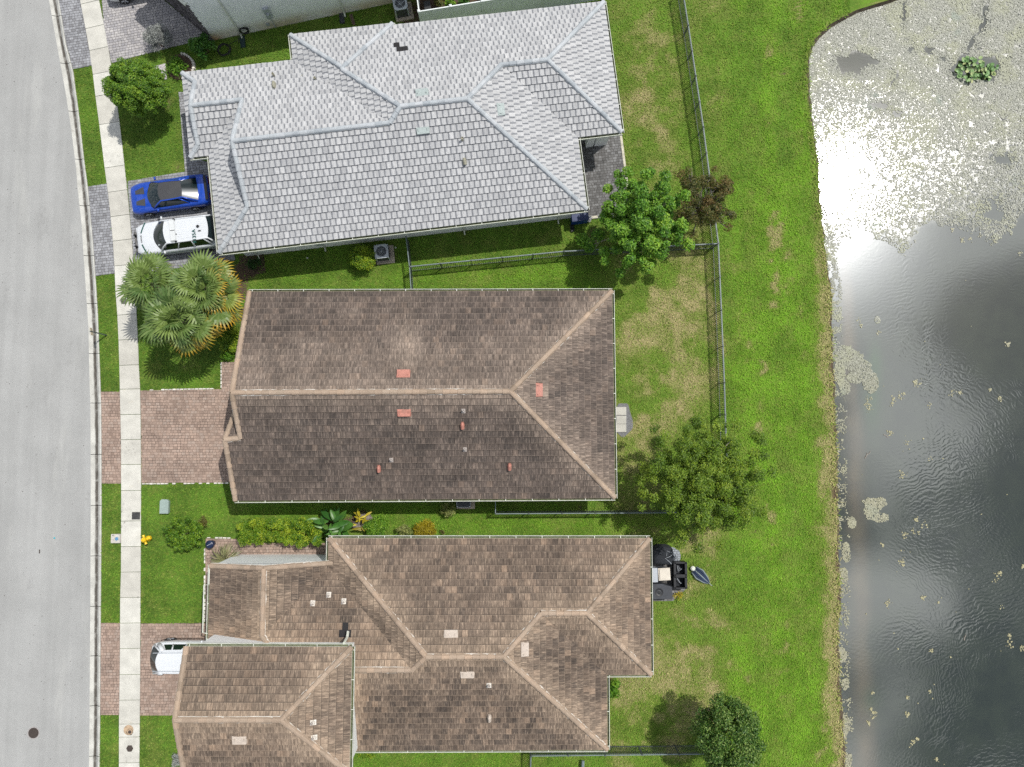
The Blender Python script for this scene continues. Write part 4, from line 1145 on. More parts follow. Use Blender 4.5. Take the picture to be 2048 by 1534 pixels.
# the taller wing
U = Roof((372, 1551), (706, 1551), 5.8)
U.plane('N', 'N', (540, 1288)); U.plane('E', 'E', (706.5, 1420)); U.plane('S', 'S', (540, 1551))
for n, px, pls, z in [('ne', (706, 1288), ['N', 'E'], 5.8), ('nw', (374, 1288), ['N'], 5.8), ('se', (706, 1551), ['E', 'S'], 5.8), ('sw', (368, 1551), ['S'], 5.8), ('W', (350, 1442), ['N', 'S'], None), ('R', (558, 1442), ['N', 'S', 'E'], None)]:
    U.vert(n, px, pls, z)
U.poly('N', 'ne nw W R'); U.poly('E', 'se ne R'); U.poly('S', 'sw se R W')
def tf(pn, c, tone, wear, rr):
    px, py = survey(c.x, c.y, c.z)
    n = float(fbm(np.array(c.x * .4 + 15), np.array(c.y * .4), 3))
    return min(1, max(0, tone + .06 + (n - .5) * .3)), wear + .05
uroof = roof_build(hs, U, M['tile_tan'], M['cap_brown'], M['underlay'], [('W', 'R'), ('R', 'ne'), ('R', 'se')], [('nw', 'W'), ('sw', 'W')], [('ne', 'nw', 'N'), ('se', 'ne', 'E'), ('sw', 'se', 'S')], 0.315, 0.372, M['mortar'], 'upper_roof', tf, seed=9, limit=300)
vent_box(uroof, U, 'S', (480, 1478), 0.66, 0.34, ps)
for px in ((626, 1444), (628, 1474)): vent_pipe(uroof, U, 'E', px, 0.06, 0.28, M['flash'], M['mortar'])
uo = [U.vt['nw'] + Vector((0.3, 0, 0)), Vector((U.vt['nw'].x + .3, U.vt['sw'].y, 0)), U.vt['se'], U.vt['ne']]
w_, q_ = walls(hs, uo, 5.68, 0.10, M['white_wall'], 'upper_wall')
mb = MB(); xw = q_[0].x
prism_cut(mb, [Vector((xw, q_[0].y, 5.6)), Vector((xw, q_[1].y, 5.6)), Vector((xw, U.vt['W'].y, U.vt['W'].z - .2))], (0.2, 0, 0)); mb.build('upper_gable_wall', M['white_wall'], hs)
mb = MB(); p = U.vt['ne'] + Vector((-0.42, 0.16, -0.06))
mb.tube([p, p + Vector((0, .05, -.35)), p + Vector((0, .10, -.75)), p + Vector((0, .34, -.95))], 0.07, 6); mb.build('downspout', M['white_metal'], hs)
mb = MB(); p = vb['v1'] + Vector((-0.25, 0.10, -.05)); mb.tube([p, p + Vector((-.5, .02, 0)), p + Vector((-.85, .02, -.02))], .05, 6)
p = vb['fnw'] + Vector((-.08, -.1, .02)); mb.tube([p + Vector((.15, .12, 0)), p + Vector((0, 0.1, 0)), p + Vector((0, -.9, 0)), p + Vector((-.28, -.95, -.03)), p + Vector((-.28, -3.5, -.03)), p + Vector((.0, -3.55, 0))], .035, 6)
mb.build('gutter_pipe', M['white_metal'], hs)

# ---------------------------------------------------------------- grey tiled house
R = Roof((437, 511), (1178, 423), 3.1)
for n, f, px in [('S', 'S', (800, 467.5)), ('E2', 'E', (1169.5, 350)), ('S1', 'S', (1204, 273.5)), ('E1', 'E', (1230, 135)), ('N', 'N', (1000, 28)), ('BE', 'E', (790.5, 56)), ('BN', 'N', (683, 59.5)), ('BW', 'W', (580, 100)), ('NW', 'N', (470, 135)), ('WW', 'W', (374, 235)), ('WS', 'S', (398, 318)), ('GW', 'W', (425, 415))]:
    R.plane(n, f, px, inset=0.0 if n in ('N', 'NW', 'WW', 'BN') else 0.14)
e = 3.1
for n, px, pls, z in [('ssw', (437, 511), ['S', 'GW'], e), ('sse', (1178, 423), ['S', 'E2'], e), ('i1', (1161, 279), ['E2', 'S1'], e), ('ese', (1246, 268), ['S1', 'E1'], e), ('ne', (1213, 3), ['E1', 'N'], e), ('nb', (791, 60), ['N', 'BE'], e), ('bne', (790, 46), ['BN', 'BE'], e), ('bnw', (577, 72), ['BN', 'BW'], e),
                      ('vw', (580, 121), ['NW', 'BW'], e), ('nww', (365, 148), ['NW', 'WW'], e), ('wsw', (383, 318), ['WW', 'WS'], e), ('gs', (413, 316), ['WS', 'GW'], e),
                      ('n1', (938, 211), ['S', 'N', 'E2'], None), ('n2', (755, 232), ['S', 'N', 'BW'], None), ('n3', (738, 262), ['S', 'BW', 'NW'], None), ('n5', (688, 190), ['N', 'BE', 'BW'], None), ('n6', (685, 147), ['BN', 'BE', 'BW'], None), ('n7', (1008, 137), ['N', 'E2', 'S1'], None), ('n8', (1093, 129), ['N', 'S1', 'E1'], None),
                      ('n4', (467, 293), ['S', 'NW'], None), ('rb1', (497, 415), ['S', 'GW'], None), ('rb2', (473, 208), ['NW', 'GW', 'WS'], None), ('wr', (383, 217), ['NW', 'WS'], None), ('wb1', (390, 165), ['NW', 'WW'], None), ('wb2', (400, 292), ['WS', 'WW'], None)]:
    R.vert(n, px, pls, z)
R.poly('S', 'ssw sse n1 n2 n3 n4 rb1'); R.poly('E2', 'sse i1 n7 n1'); R.poly('S1', 'i1 ese n8 n7'); R.poly('E1', 'ese ne n8'); R.poly('N', 'ne nb n5 n2 n1 n7 n8'); R.poly('BE', 'nb bne n6 n5'); R.poly('BN', 'bne bnw n6')
R.poly('BW', 'bnw vw n3 n2 n5 n6'); R.poly('NW', 'vw nww wb1 wr rb2 n4 n3'); R.poly('WW', 'nww wsw wb2 wb1'); R.poly('WS', 'wsw gs rb2 wr wb2'); R.poly('GW', 'gs ssw rb1 rb2')
GREY_R = R
hs = thing('house', 'house with a pale grey tile roof of many hips and gablets beside the blue car', 'house', P(800, 270))
def tf(pn, c, tone, wear, rr):
    px, py = survey(c.x, c.y, c.z)
    tone = min(1, max(0, rr.gauss(.5, .22)))
    if pn == 'N' and ((792 < px < 803 and 88 < py < 97.5) or (789 < px < 816 and 98.5 < py < 107)): tone = -1.0
    return tone, wear * .5
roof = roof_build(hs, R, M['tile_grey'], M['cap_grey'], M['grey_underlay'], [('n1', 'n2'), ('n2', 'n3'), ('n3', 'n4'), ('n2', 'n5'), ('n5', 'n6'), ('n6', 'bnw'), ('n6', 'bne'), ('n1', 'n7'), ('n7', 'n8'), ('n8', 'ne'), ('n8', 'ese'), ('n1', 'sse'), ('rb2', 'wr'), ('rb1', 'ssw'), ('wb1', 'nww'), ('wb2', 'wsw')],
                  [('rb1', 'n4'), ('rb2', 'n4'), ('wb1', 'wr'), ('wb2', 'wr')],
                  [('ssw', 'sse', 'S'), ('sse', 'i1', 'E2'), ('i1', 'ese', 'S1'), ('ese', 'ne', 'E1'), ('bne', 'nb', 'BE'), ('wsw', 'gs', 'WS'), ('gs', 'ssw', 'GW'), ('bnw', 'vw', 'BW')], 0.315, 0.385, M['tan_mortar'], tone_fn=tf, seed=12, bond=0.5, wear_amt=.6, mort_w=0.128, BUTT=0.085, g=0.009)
mb = MB()
for tri in (('rb1', 'n4', 'rb2'), ('wb1', 'wr', 'wb2')):
    a, b, c = [R.vt[k] for k in tri]; prism_cut(mb, [a, b, c], R.u * 0.12)
mb.build('gablet', M['white_wall'], roof)
for names, pl in ((('nb', 'ne'), 'N'), (('vw', 'nww'), 'NW'), (('nww', 'wsw'), 'WW'), (('bne', 'bnw'), 'BN')):
    a, b = R.vt[names[0]], R.vt[names[1]]; d = b - a; m = Matrix((d.normalized(), R.pl[pl]['out'], Vector((0, 0, 1)))).transposed().to_4x4()
    f = MB(); f.box((a + b) / 2 + R.pl[pl]['out'] * 0.03 + Vector((0, 0, -0.06)), (d.length, 0.05, 0.16), m=m); f.build('fascia', M['white_metal'], hs)
# plan outline, counterclockwise
ring = ['ssw', 'sse', 'i1', 'ese', 'ne', 'nb', 'bne', 'bnw', 'vw', 'nww', 'wsw', 'gs']
core = [R.vt[k] for k in ('ssw', 'sse', 'i1')]
far = R.vt['i1'] + (R.vt['ne'] - R.vt['ese'])
t_ = (R.vt['ne'] - R.vt['nb']).normalized()
def corner(a, da, b, db):
    """plan crossing of two eave lines"""
    A_ = np.array([[da.x, -db.x], [da.y, -db.y]]); s_ = np.linalg.solve(A_, np.array([b.x - a.x, b.y - a.y]))
    return Vector((a.x + da.x * s_[0], a.y + da.y * s_[0], 0))
k1 = corner(R.vt['sse'], R.w, R.vt['ne'], R.u); k2 = R.vt['nb']; k3 = corner(R.vt['nb'], R.w, R.vt['vw'], R.u)
out_pts = [R.vt['ssw'], R.vt['sse'], k1, k2, R.vt['bne'], R.vt['bnw'], R.vt['vw'], R.vt['nww'], R.vt['wsw'], R.vt['gs']]
w_, q_ = walls(hs, out_pts, 2.98, 0.50, M['white_wall'])
# patio columns and back room under the rear hip
mb = MB()
for px, s_ in (((1201, 297), (0.75, 0.38)), ((1179, 300), (0.45, 0.38))):
    c = P(*px, 0) + R.w * 0.35
    mb.box((c.x, c.y, 1.5), (s_[0], s_[1], 3.0), math.atan2(R.u.y, R.u.x))
mb.build('patio_column', M['white_wall'], hs)
gr = plain('grey_green_vent', (0.33, 0.38, 0.37), 0.6, 0.1, 9); pip = plain('dull_pipe', (0.30, 0.29, 0.22), 0.6, 0.2, 12)
vent_box(roof, R, 'N', (844, 187), 0.66, 0.36, gr); vent_box(roof, R, 'S', (846, 261), 0.66, 0.34, gr); vent_box(roof, R, 'E2', (1001, 220), 0.66, 0.34, gr)
for pl, px in (('S', (925, 281)), ('BW', (608, 158)), ('BW', (632, 161)), ('NW', (549, 153))): vent_pipe(roof, R, pl, px, 0.07, 0.36, pip)
for pl, px in (('S', (929, 322)), ('NW', (549, 174))): hood_vent(roof, R, pl, px, pip)
# things on its side wall
so = -R.w
def on_wall(px, z): return P(*px, z)
mb = MB()
wx = lambda px: q_[0].to_3d().lerp(q_[1].to_3d(), (px - 440) / 735.0)
for px in (467, 616, 930):
    w = wx(px); downspout(hs, w + Vector((0, 0, 2.95)), w, so, M['white_metal'])
w = wx(1143); downspout(hs, w + Vector((0, 0, 2.95)), w, so, M['white_metal'])
for px, z, s_ in ((612, 1.2, (0.5, 0.16, 0.7)), (640, 1.5, (0.25, .12, .4)), (574, 1.3, (.4, .14, .5)), (776, 1.4, (.26, .12, .26)), (828, 1.5, (.28, .1, .28))):
    w = wx(px) + so * .05; mb.box((w.x, w.y, z), s_, math.atan2(R.u.y, R.u.x))
mb.build('meter_box', M['ac_metal'], hs)
coil = lambda c, r, ax: None

# ---------------------------------------------------------------- two-storey neighbour at the top edge: only its side wall and stone-clad corner are in view
B0 = P(427, 81, 0); d0 = (P(785, 6, 0) - B0).normalized(); w0 = Vector((-d0.y, d0.x, 0))
hs0 = thing('house', 'tall white stucco house wall with a stone-clad corner along the grey driveway', 'house', B0)
mb = MB(); mb.prism([B0, B0 + d0 * 16, B0 + d0 * 16 + w0 * 9, B0 + w0 * 9], -0.2, 6.0)
t = NT('stained_stucco'); v = t.pos(); z_ = t.node('ShaderNodeSeparateXYZ', {0: v}).outputs[2]
c = t.scale((0.80, 0.82, 0.82), t.ramp(t.noise(v, 1.2, 3), .3, .7, .94, 1.04))
c = t.mix(t.math('MULTIPLY', t.ramp(z_, 1.25, 0.2), t.ramp(t.noise(v, 0.6, 4), 0.3, 0.62, .15, 0.75)), c, (0.50, 0.40, 0.22))
xx = t.node('ShaderNodeVectorMath', {0: v, 1: tuple(B0)}, operation='DISTANCE').outputs['Value']
c = t.mix(t.ramp(xx, 0.9, 0.1, 0, .75), c, (0.50, 0.26, 0.09))
M['stained'] = t.done(c, 0.85)
mb.build('wall', M['stained'], hs0)
KEEP_OUT.append([tuple(float(k) for k in survey(p.x, p.y)) for p in (B0, B0 + d0 * 16, B0 + d0 * 16 + w0 * 9, B0 + w0 * 9)])
rf = MB(); a, b = B0 - d0 * .15 - w0 * .1, B0 + d0 * 16.6 - w0 * .1; c_, d_ = b + w0 * 9.8, a + w0 * 9.8
za = Vector((0, 0, 6.0)); r1 = (a + d_) / 2 + d0 * 4.6 + Vector((0, 0, 8.0)); r2 = (b + c_) / 2 - d0 * 4.6 + Vector((0, 0, 8.0))
rf.add([a + za, b + za, c_ + za, d_ + za, r1, r2], [(0, 1, 5, 4), (1, 2, 5), (2, 3, 4, 5), (3, 0, 4), (3, 2, 1, 0)]); rf.build('roof', M['grey_underlay'], hs0)
# stone ledger corner: courses of thin dark stone with a pale coping
M['ledger'] = plain('ledger_stone', (0.115, 0.105, 0.11), 0.9, 0.45, 9, bump=0.03, tone=0.6)
sd = (P(374, 38, 0) - P(424, 82, 0)).normalized(); sn = Vector((sd.y, -sd.x, 0))
if sn.y > 0: sn = -sn
S0 = P(424.5, 82, 0); st = MB(); rr = random.Random(21)
for row in range(38):
    x = rr.uniform(-.1, 0)
    while x < 4.0:
        L = rr.uniform(.22, .6); pr = rr.uniform(0, .05)
        c = S0 + sd * (x + L / 2) - sn * (0.16 - pr) + Vector((0, 0, 0.05 + row * 0.10))
        st.box(c, (L - .012, .30, .088), math.atan2(sd.y, sd.x), tone=rr.random(), bottom=False); x += L
st.build('stone_cladding', M['ledger'], hs0)
cp = MB(); c = S0 + sd * 2.0 - sn * .15 + Vector((0, 0, 3.9)); cp.box(c, (4.2, .46, .10), math.atan2(sd.y, sd.x)); cp.build('coping', M['white_metal'], hs0)
KEEP_OUT.append([(424, 82), (374, 38), (340, 0), (340, -60), (430, -60)])
# its downspout, meter and pipes on the wall
wp = lambda k, z=0.0: B0 + d0 * k + Vector((0, 0, z)) - w0 * .01
kk = lambda px: (P(px, 0, 0) - P(427, 0, 0)).length * 1.0
for px in (483, 689):
    k = (P(px, 81 - (px - 427) * .2085, 0) - B0).length
    mb = MB(); mb.tube([wp(k, 5.9) - w0 * .07, wp(k, .3) - w0 * .07, wp(k, .14) - w0 * .12, wp(k, .1) - w0 * .3], .055, 6); mb.build('downspout', M['white_metal'], hs0)
k = (P(552, 55, 0) - B0).length
mb = MB(); c = wp(k, 1.65) - w0 * .07; mb.box(c, (.34, .16, .95), math.atan2(d0.y, d0.x)); mb.lathe([(.10, 0), (.10, .10), (.04, .13)], c - w0 * .06, 12, Matrix.Rotation(math.radians(90), 4, 'X'))
mb.tube([wp(k, 1.2) - w0 * .05, wp(k, .05) - w0 * .05], .03, 6); mb.build('meter_box', M['ac_metal'], hs0)
mb = MB(); c = wp(k - .35, .55) - w0 * .04; mb.lathe([(.12, 0), (.12, .05)], c, 10, Matrix.Rotation(math.radians(90), 4, 'X')); mb.build('tap', M['ac_metal'], hs0)
def coil_tube(mb, c, r, ux, uy, turns=4, rad=.016, jit=.03, seed=0):
    rr = random.Random(seed); pts = []
    for i in range(turns * 16 + 1):
        w = i / 16 * 2 * math.pi; q = r + rr.uniform(-jit, jit) * .6 + jit * math.sin(w * 1.7 + seed)
        pts.append(Vector(c) + ux * q * math.cos(w) + uy * q * math.sin(w) + ux.cross(uy) * (i * .0012))
    mb.tube(pts, rad, 5)
k = (P(494, 67, 0) - B0).length
mb = MB(); coil_tube(mb, wp(k, .62) - w0 * .12, .26, d0, Vector((0, 0, 1)), 6, .02, .03, 1); mb.tube([wp(k - .2, .5) - w0 * .1, wp(k - .5, .3) - w0 * .15, wp(k - .6, .05) - w0 * .5], .016, 5)
tag(mb.build('garden_hose', M['hose']), 'black garden hose coiled up on the white stucco wall', 'hose')
mb = MB(); coil_tube(mb, P(449, 100, .04), .36, Vector((1, 0, 0)), Vector((0, 1, 0)), 5, .017, .05, 2)
mb.tube([P(456, 90, .03), P(466, 84, .03), P(480, 78, .03), P(490, 73, .05)], .016, 5)
tag(mb.build('garden_hose', M['hose']), 'black garden hose coiled loosely on the grass by the dark green shrub', 'hose')
def splash(px, ang, label, mat=None, s_=(0.26, 0.75)):
    m = Matrix.Rotation(ang, 4, 'Z'); c = P(*px, 0); mb = MB()
    mb.box(c + Vector((0, 0, .03)), (s_[0], s_[1], .05), m=m)
    for x in (-1, 1): mb.box(c + m @ Vector((x * s_[0] / 2, 0, .06)), (.03, s_[1], .10), m=m)
    tag(mb.build('splash_block', mat or M['black_plastic']), label, 'splash block')
splash((486, 84), .12, 'dark splash block under the downspout beside the coiled wall hose', plain('dark_green_plastic', (0.02, .045, .045), .6, .2))
splash((705, 40), .3, 'old wooden splash board lying in the grass below the white wall', M['bark'], (.16, .7))
splash((684, 36), .1, 'small grey splash block at the downspout behind the grey roof', M['ac_dark'])
splash((1144, 456), .1, 'black splash block under the downspout by the blue bin', M['black_plastic'], (.18, .5))
# ================================================================ PLANTS
def leaves(name, mat, parent, cl, n, L, W, seed, up=0.6, out=0.6, rand=0.7, lo=0.55, tone_sd=0.2, clump_sd=0.16, fold=0.12, zmin=None):
    """cl: list of (centre, radius or (rx, ry, rz)); n leaves spread over the clumps by size"""
    g = np.random.default_rng(seed)
    C = np.array([list(c) for c, r in cl]); R_ = np.array([r if hasattr(r, '__len__') else (r, r, r) for c, r in cl], float)
    wgt = (R_[:, 0] * R_[:, 1]); wgt = wgt / wgt.sum()
    idx = g.choice(len(cl), n, p=wgt)
    d = g.normal(size=(n, 3)); d[:, 2] = np.where(g.random(n) < 0.78, np.abs(d[:, 2]), d[:, 2]); d /= np.linalg.norm(d, axis=1)[:, None]
    rad = g.uniform(lo ** 2, 1, n) ** 0.5
    p = C[idx] + d * R_[idx] * rad[:, None]
    if zmin is not None: p[:, 2] = np.maximum(p[:, 2], zmin)
    nn = d * out + np.array([0, 0, 1.0]) * up + g.normal(size=(n, 3)) * rand; nn /= np.linalg.norm(nn, axis=1)[:, None]
    a = g.normal(size=(n, 3)) + d * 0.8; a -= nn * (a * nn).sum(1)[:, None]; a /= np.linalg.norm(a, axis=1)[:, None]
    b = np.cross(nn, a)
    l = L * g.uniform(0.65, 1.25, n)[:, None]; w = W * g.uniform(0.7, 1.2, n)[:, None]
    base = p - a * l * .5; tip = p + a * l * .5 - nn * l * .12; s1 = p + b * w * .5 + nn * w * fold * 2; s2 = p - b * w * .5 + nn * w * fold * 2
    V = np.stack([base, s1, tip, s2], 1).reshape(-1, 3)
    f = np.arange(n)[:, None] * 4
    F = np.concatenate([f + np.array([[0, 1, 2]]), f + np.array([[0, 2, 3]])], 1).reshape(-1)
    ct = g.normal(0, clump_sd, len(cl))
    tone = np.clip(0.5 + ct[idx] + g.normal(0, tone_sd, n), 0, 1)
    me = np_mesh(name, V, F, 3, mat, {'tone': ('FACE', np.repeat(tone, 2))})
    o = link(bpy.data.objects.new(name, me), parent)
    return o

def clumps(c, rx, ry, rz, n, r, seed, low=-0.35, inner=0.5, jit=0.18):
    g = random.Random(seed); out = []
    for i in range(n):
        z = g.uniform(low, 1.0); w = g.uniform(0, 2 * math.pi); q = math.sqrt(max(0, 1 - z * z)); k = g.uniform(inner, 1.0) * (1 + g.uniform(-jit, jit))
        out.append((Vector((c[0] + rx * q * k * math.cos(w), c[1] + ry * q * k * math.sin(w), c[2] + rz * z * k)), r * g.uniform(.7, 1.3)))
    return out

def limbs(parent, base, top, cl, mat, r0, seed, n=10, name='limb', rb=0.035):
    """trunk plus limbs reaching into the clumps"""
    g = random.Random(seed); b = Vector(base); t = Vector(top); mb = MB()
    mid = b.lerp(t, .5) + Vector((g.uniform(-.1, .1), g.uniform(-.1, .1), 0))
    mb.tube([b - Vector((0, 0, .1)), b + Vector((0, 0, .1)), mid, t], [r0 * 1.35, r0 * 1.05, r0 * .85, r0 * .55], 8)
    mb.build('trunk', mat, parent, True)
    pick = cl if n >= len(cl) else g.sample(cl, n)
    for c, r in pick:
        s = mid.lerp(t, g.uniform(.2, 1.0)); c = Vector(c)
        m1 = s.lerp(c, .5) + Vector((g.uniform(-.2, .2), g.uniform(-.2, .2), g.uniform(.0, .25)))
        l_ = MB(); l_.tube([s, m1, c], [rb * 1.5, rb, rb * .4], 5)
        for _ in range(3):
            q = m1.lerp(c, g.uniform(.2, 1)); e = c + Vector((g.uniform(-1, 1), g.uniform(-1, 1), g.uniform(-.2, .7))) * (r if not hasattr(r, '__len__') else r[0]) * .9
            l_.tube([q, q.lerp(e, .5) + Vector((0, 0, .05)), e], [rb * .5, rb * .35, rb * .2], 4)
        l_.build(name, mat, parent, True)

M['leaf_box'] = leaf_mat('clipped_tree_leaf', (0.040, 0.110, 0.010), (0.105, 0.225, 0.016), (0.26, 0.38, 0.028), .25)
M['leaf_green'] = leaf_mat('bright_green_leaf', (0.042, 0.135, 0.010), (0.125, 0.290, 0.020), (0.31, 0.48, 0.050), .3)
M['leaf_rust'] = leaf_mat('olive_rust_leaf', (0.050, 0.070, 0.014), (0.120, 0.130, 0.028), (0.21, 0.14, 0.045), .3)
M['leaf_olive'] = leaf_mat('olive_green_leaf', (0.055, 0.115, 0.010), (0.130, 0.225, 0.016), (0.29, 0.38, 0.035), .28)
M['leaf_deep'] = leaf_mat('deep_green_leaf', (0.028, 0.085, 0.012), (0.075, 0.165, 0.022), (0.24, 0.34, 0.08), .25, .40)
M['leaf_dark'] = leaf_mat('dark_shrub_leaf', (0.018, 0.050, 0.012), (0.035, 0.090, 0.018), (0.06, 0.14, 0.025), .2)
M['leaf_silver'] = leaf_mat('silver_leaf', (0.16, 0.17, 0.16), (0.27, 0.285, 0.27), (0.43, 0.45, 0.42), .1, .6)
M['leaf_yellow'] = leaf_mat('yellow_green_leaf', (0.060, 0.150, 0.012), (0.150, 0.270, 0.014), (0.40, 0.47, 0.03), .25)
M['leaf_hedge'] = leaf_mat('trimmed_hedge_leaf', (0.050, 0.130, 0.010), (0.140, 0.270, 0.014), (0.42, 0.50, 0.035), .25)
M['leaf_gold'] = leaf_mat('gold_leaf', (0.26, 0.22, 0.02), (0.45, 0.37, 0.02), (0.62, 0.52, 0.04), .25)
M['leaf_croton'] = leaf_mat('croton_leaf', (0.05, 0.08, 0.02), (0.22, 0.26, 0.07), (0.46, 0.46, 0.16), .2)
M['leaf_broad'] = leaf_mat('broad_leaf', (0.030, 0.105, 0.018), (0.065, 0.185, 0.028), (0.14, 0.28, 0.045), .3, .35)
M['leaf_lily'] = leaf_mat('water_plant_leaf', (0.13, 0.26, 0.08), (0.27, 0.42, 0.18), (0.54, 0.56, 0.28), .2, .4)

def tree(label, px, z, rpx, spec):
    """px: middle of the crown as surveyed; z: its height; rpx: radius in survey pixels"""
    c = P(*px, z); r = rpx * (CAM_H - z) / FPX
    base = Vector((c.x + spec.get('bx', 0), c.y + spec.get('by', 0), 0))
    t_ = thing(spec.get('name', 'tree'), label, spec.get('cat', 'tree'), base, spec.get('group'))
    cl = clumps(c, r * spec.get('kx', .8), r * spec.get('ky', .8), spec['rz'], spec['nc'], spec['cr'] * r, spec['seed'], spec.get('low', -.35), spec.get('inner', .5), spec.get('jit', .18))
    for ex in spec.get('extra', []):
        cl.append((P(ex[0], ex[1], ex[2]), ex[3]))
    leaves('crown', spec['mat'], t_, cl, spec['n'], spec['L'], spec['W'], spec['seed'], spec.get('up', .6), spec.get('out', .6), spec.get('rand', .7), spec.get('lo', .5), spec.get('tsd', .2), spec.get('csd', .16))
    limbs(t_, base, c + Vector((0, 0, -.2 * spec['rz'])), cl, spec.get('bark', M['bark']), spec.get('r0', .12), spec['seed'], spec.get('nl', 10), 'limb', spec.get('rb', .035))
    return t_

tree('dense rounded clipped tree shading the front lawn beside the pavement', (276, 174), 2.5, 63, dict(mat=M['leaf_box'], up=.9, rand=.5, rz=1.35, nc=280, cr=.15, n=36000, L=.10, W=.06, seed=11, low=-.6, inner=.72, jit=.10, kx=.87, ky=.80, nl=8, r0=.09, lo=.5, csd=.10, extra=[]))
tree('big bright green leafy tree overhanging the fence behind the dark patio', (1285, 447), 3.7, 96, dict(mat=M['leaf_green'], up=1.0, rand=.5, rz=2.0, nc=270, cr=.115, n=42000, L=.155, W=.09, seed=23, inner=.25, jit=.25, kx=.86, ky=.92, nl=26, r0=.16, bark=M['grey_bark'], csd=.14, lo=.25, by=-.2,
     extra=[(1165, 480, 1.4, .42), (1178, 492, 1.6, .45), (1196, 470, 2.2, .42), (1255, 345, 4.4, .35), (1236, 350, 4.0, .3), (1330, 352, 4.2, .35), (1300, 345, 4.3, .3), (1215, 378, 3.6, .3), (1210, 522, 3.0, .32), (1240, 545, 3.0, .32), (1375, 490, 3.5, .4), (1360, 455, 4, .4)]))
tree('sparse rust-brown tree with pale bare branches standing over the back fence', (1408, 403), 2.9, 64, dict(mat=M['leaf_rust'], up=.8, rz=1.1, nc=85, cr=.17, n=10500, L=.16, W=.045, seed=31, inner=.55, jit=.3, kx=.90, ky=.88, nl=44, r0=.10, bark=M['grey_bark'], rb=.045, lo=.3, tsd=.28, csd=.2, low=-.1,
     extra=[(1360, 350, 3.2, .35), (1375, 345, 3.2, .35), (1450, 375, 3.0, .3), (1462, 432, 2.8, .32), (1455, 455, 2.6, .3), (1385, 470, 2.4, .3)]))
tree('wide airy olive-green tree spreading over the fence corner and the shore lawn', (1402, 960), 3.6, 134, dict(mat=M['leaf_olive'], up=.9, rand=.55, rz=1.9, nc=420, cr=.09, n=64000, L=.115, W=.062, seed=43, inner=.25, jit=.28, kx=.90, ky=.84, nl=30, r0=.17, bark=M['grey_bark'], lo=.2, csd=.15, by=-.4,
     extra=[(1392, 845, 3.6, .45), (1440, 850, 3.4, .4), (1290, 935, 3.0, .4), (1275, 960, 2.8, .35), (1520, 880, 3.0, .45), (1525, 910, 2.8, .4), (1480, 1010, 2.8, .4), (1360, 1085, 2.8, .45), (1395, 1095, 2.6, .4), (1290, 990, 3.0, .35), (1450, 1050, 2.6, .4), (1510, 870, 3.2, .4)]))
tree('compact dark glossy-leaved tree at the lower fence by the shore lawn', (1452, 1470), 3.5, 74, dict(mat=M['leaf_deep'], rz=1.7, nc=120, cr=.22, n=30000, L=.115, W=.065, seed=57, inner=.65, jit=.14, kx=.80, ky=.88, nl=10, r0=.12, tsd=.34, csd=.12, extra=[(1432, 1402, 3.9, .42), (1440, 1395, 3.9, .35), (1505, 1500, 3.2, .45)]))

def shrub(name, label, px, h, rx, ry, mat, n, L, W, seed, nc=24, cr=.4, group=None, cat='shrub', boxy=False, stem=True, up=.6, z0=.15, tsd=.2, csd=.14, angle=0.0, stem_name='stem'):
    """rx, ry in survey pixels"""
    s = (CAM_H - h * .6) / FPX; c = P(*px, h * .6); c.z = 0
    t_ = thing(name, label, cat, c, group)
    g = random.Random(seed); cl = []; ca, sa = math.cos(angle), math.sin(angle)
    if boxy:
        for i in range(nc):
            x, y = g.uniform(-.92, .92) * rx * s, g.uniform(-.88, .88) * ry * s
            cl.append((Vector((c.x + x * ca - y * sa, c.y + x * sa + y * ca, g.uniform(.35, .88) * h)), cr * ry * s * g.uniform(.8, 1.2)))
    else:
        cl = clumps((c.x, c.y, h * .5), rx * s * .78, ry * s * .78, h * .42, nc, cr * min(rx, ry) * s, seed, -.5, .5)
    leaves('foliage', mat, t_, cl, n, L, W, seed, up, .5, .7, .4, tsd, csd, zmin=.02)
    if stem:
        mb = MB()
        for i in range(4 if not boxy else 8):
            q = g.choice(cl)[0]; f = Vector((c.x + (q.x - c.x) * .35, c.y + (q.y - c.y) * .35, -.03))
            mb.tube([f, f.lerp(q, .6) + Vector((0, 0, .05)), q], [.03, .02, .01], 5)
        tag(mb.build(stem_name, M['bark'], t_), kind='stuff')
    return t_
shrub('shrub', 'silver-grey leafless-looking bush leaning over the top driveway edge', (313, 72), 1.7, 35, 29, M['leaf_silver'], 4200, .10, .035, 101, 60, .26, tsd=.3, csd=.2)
shrub('shrub', 'dark green bushy shrub at the stone-clad house corner', (402, 90), 1.5, 25, 24, M['leaf_broad'], 1500, .17, .09, 103, 34, .36)
shrub('shrub', 'clipped two-tone shrub pressed against the air conditioner by the grey house', (724, 515), 1.25, 27, 31, M['leaf_hedge'], 12000, .07, .048, 105, 70, .34, tsd=.28)
shrub('shrub', 'small pale-leaved bush beside the half-hidden air conditioner', (897, 1018), .9, 17, 16, M['leaf_croton'], 900, .09, .05, 107, 22, .38)
shrub('shrub', 'rounded green shrub between the broad-leaved plant and the brown roof edge', (752, 1052), 1.2, 31, 24, M['leaf_green'], 3600, .08, .05, 109, 46, .32)
shrub('shrub', 'cream and green variegated shrub tucked against the tan roof gutter', (808, 1060), .9, 18, 13, M['leaf_croton'], 800, .10, .06, 111, 22, .4)
shrub('shrub', 'spiky golden grass clump next to the tan roof gutter', (850, 1058), .8, 22, 15, M['leaf_gold'], 1400, .34, .025, 113, 20, .6, cat='ornamental grass')
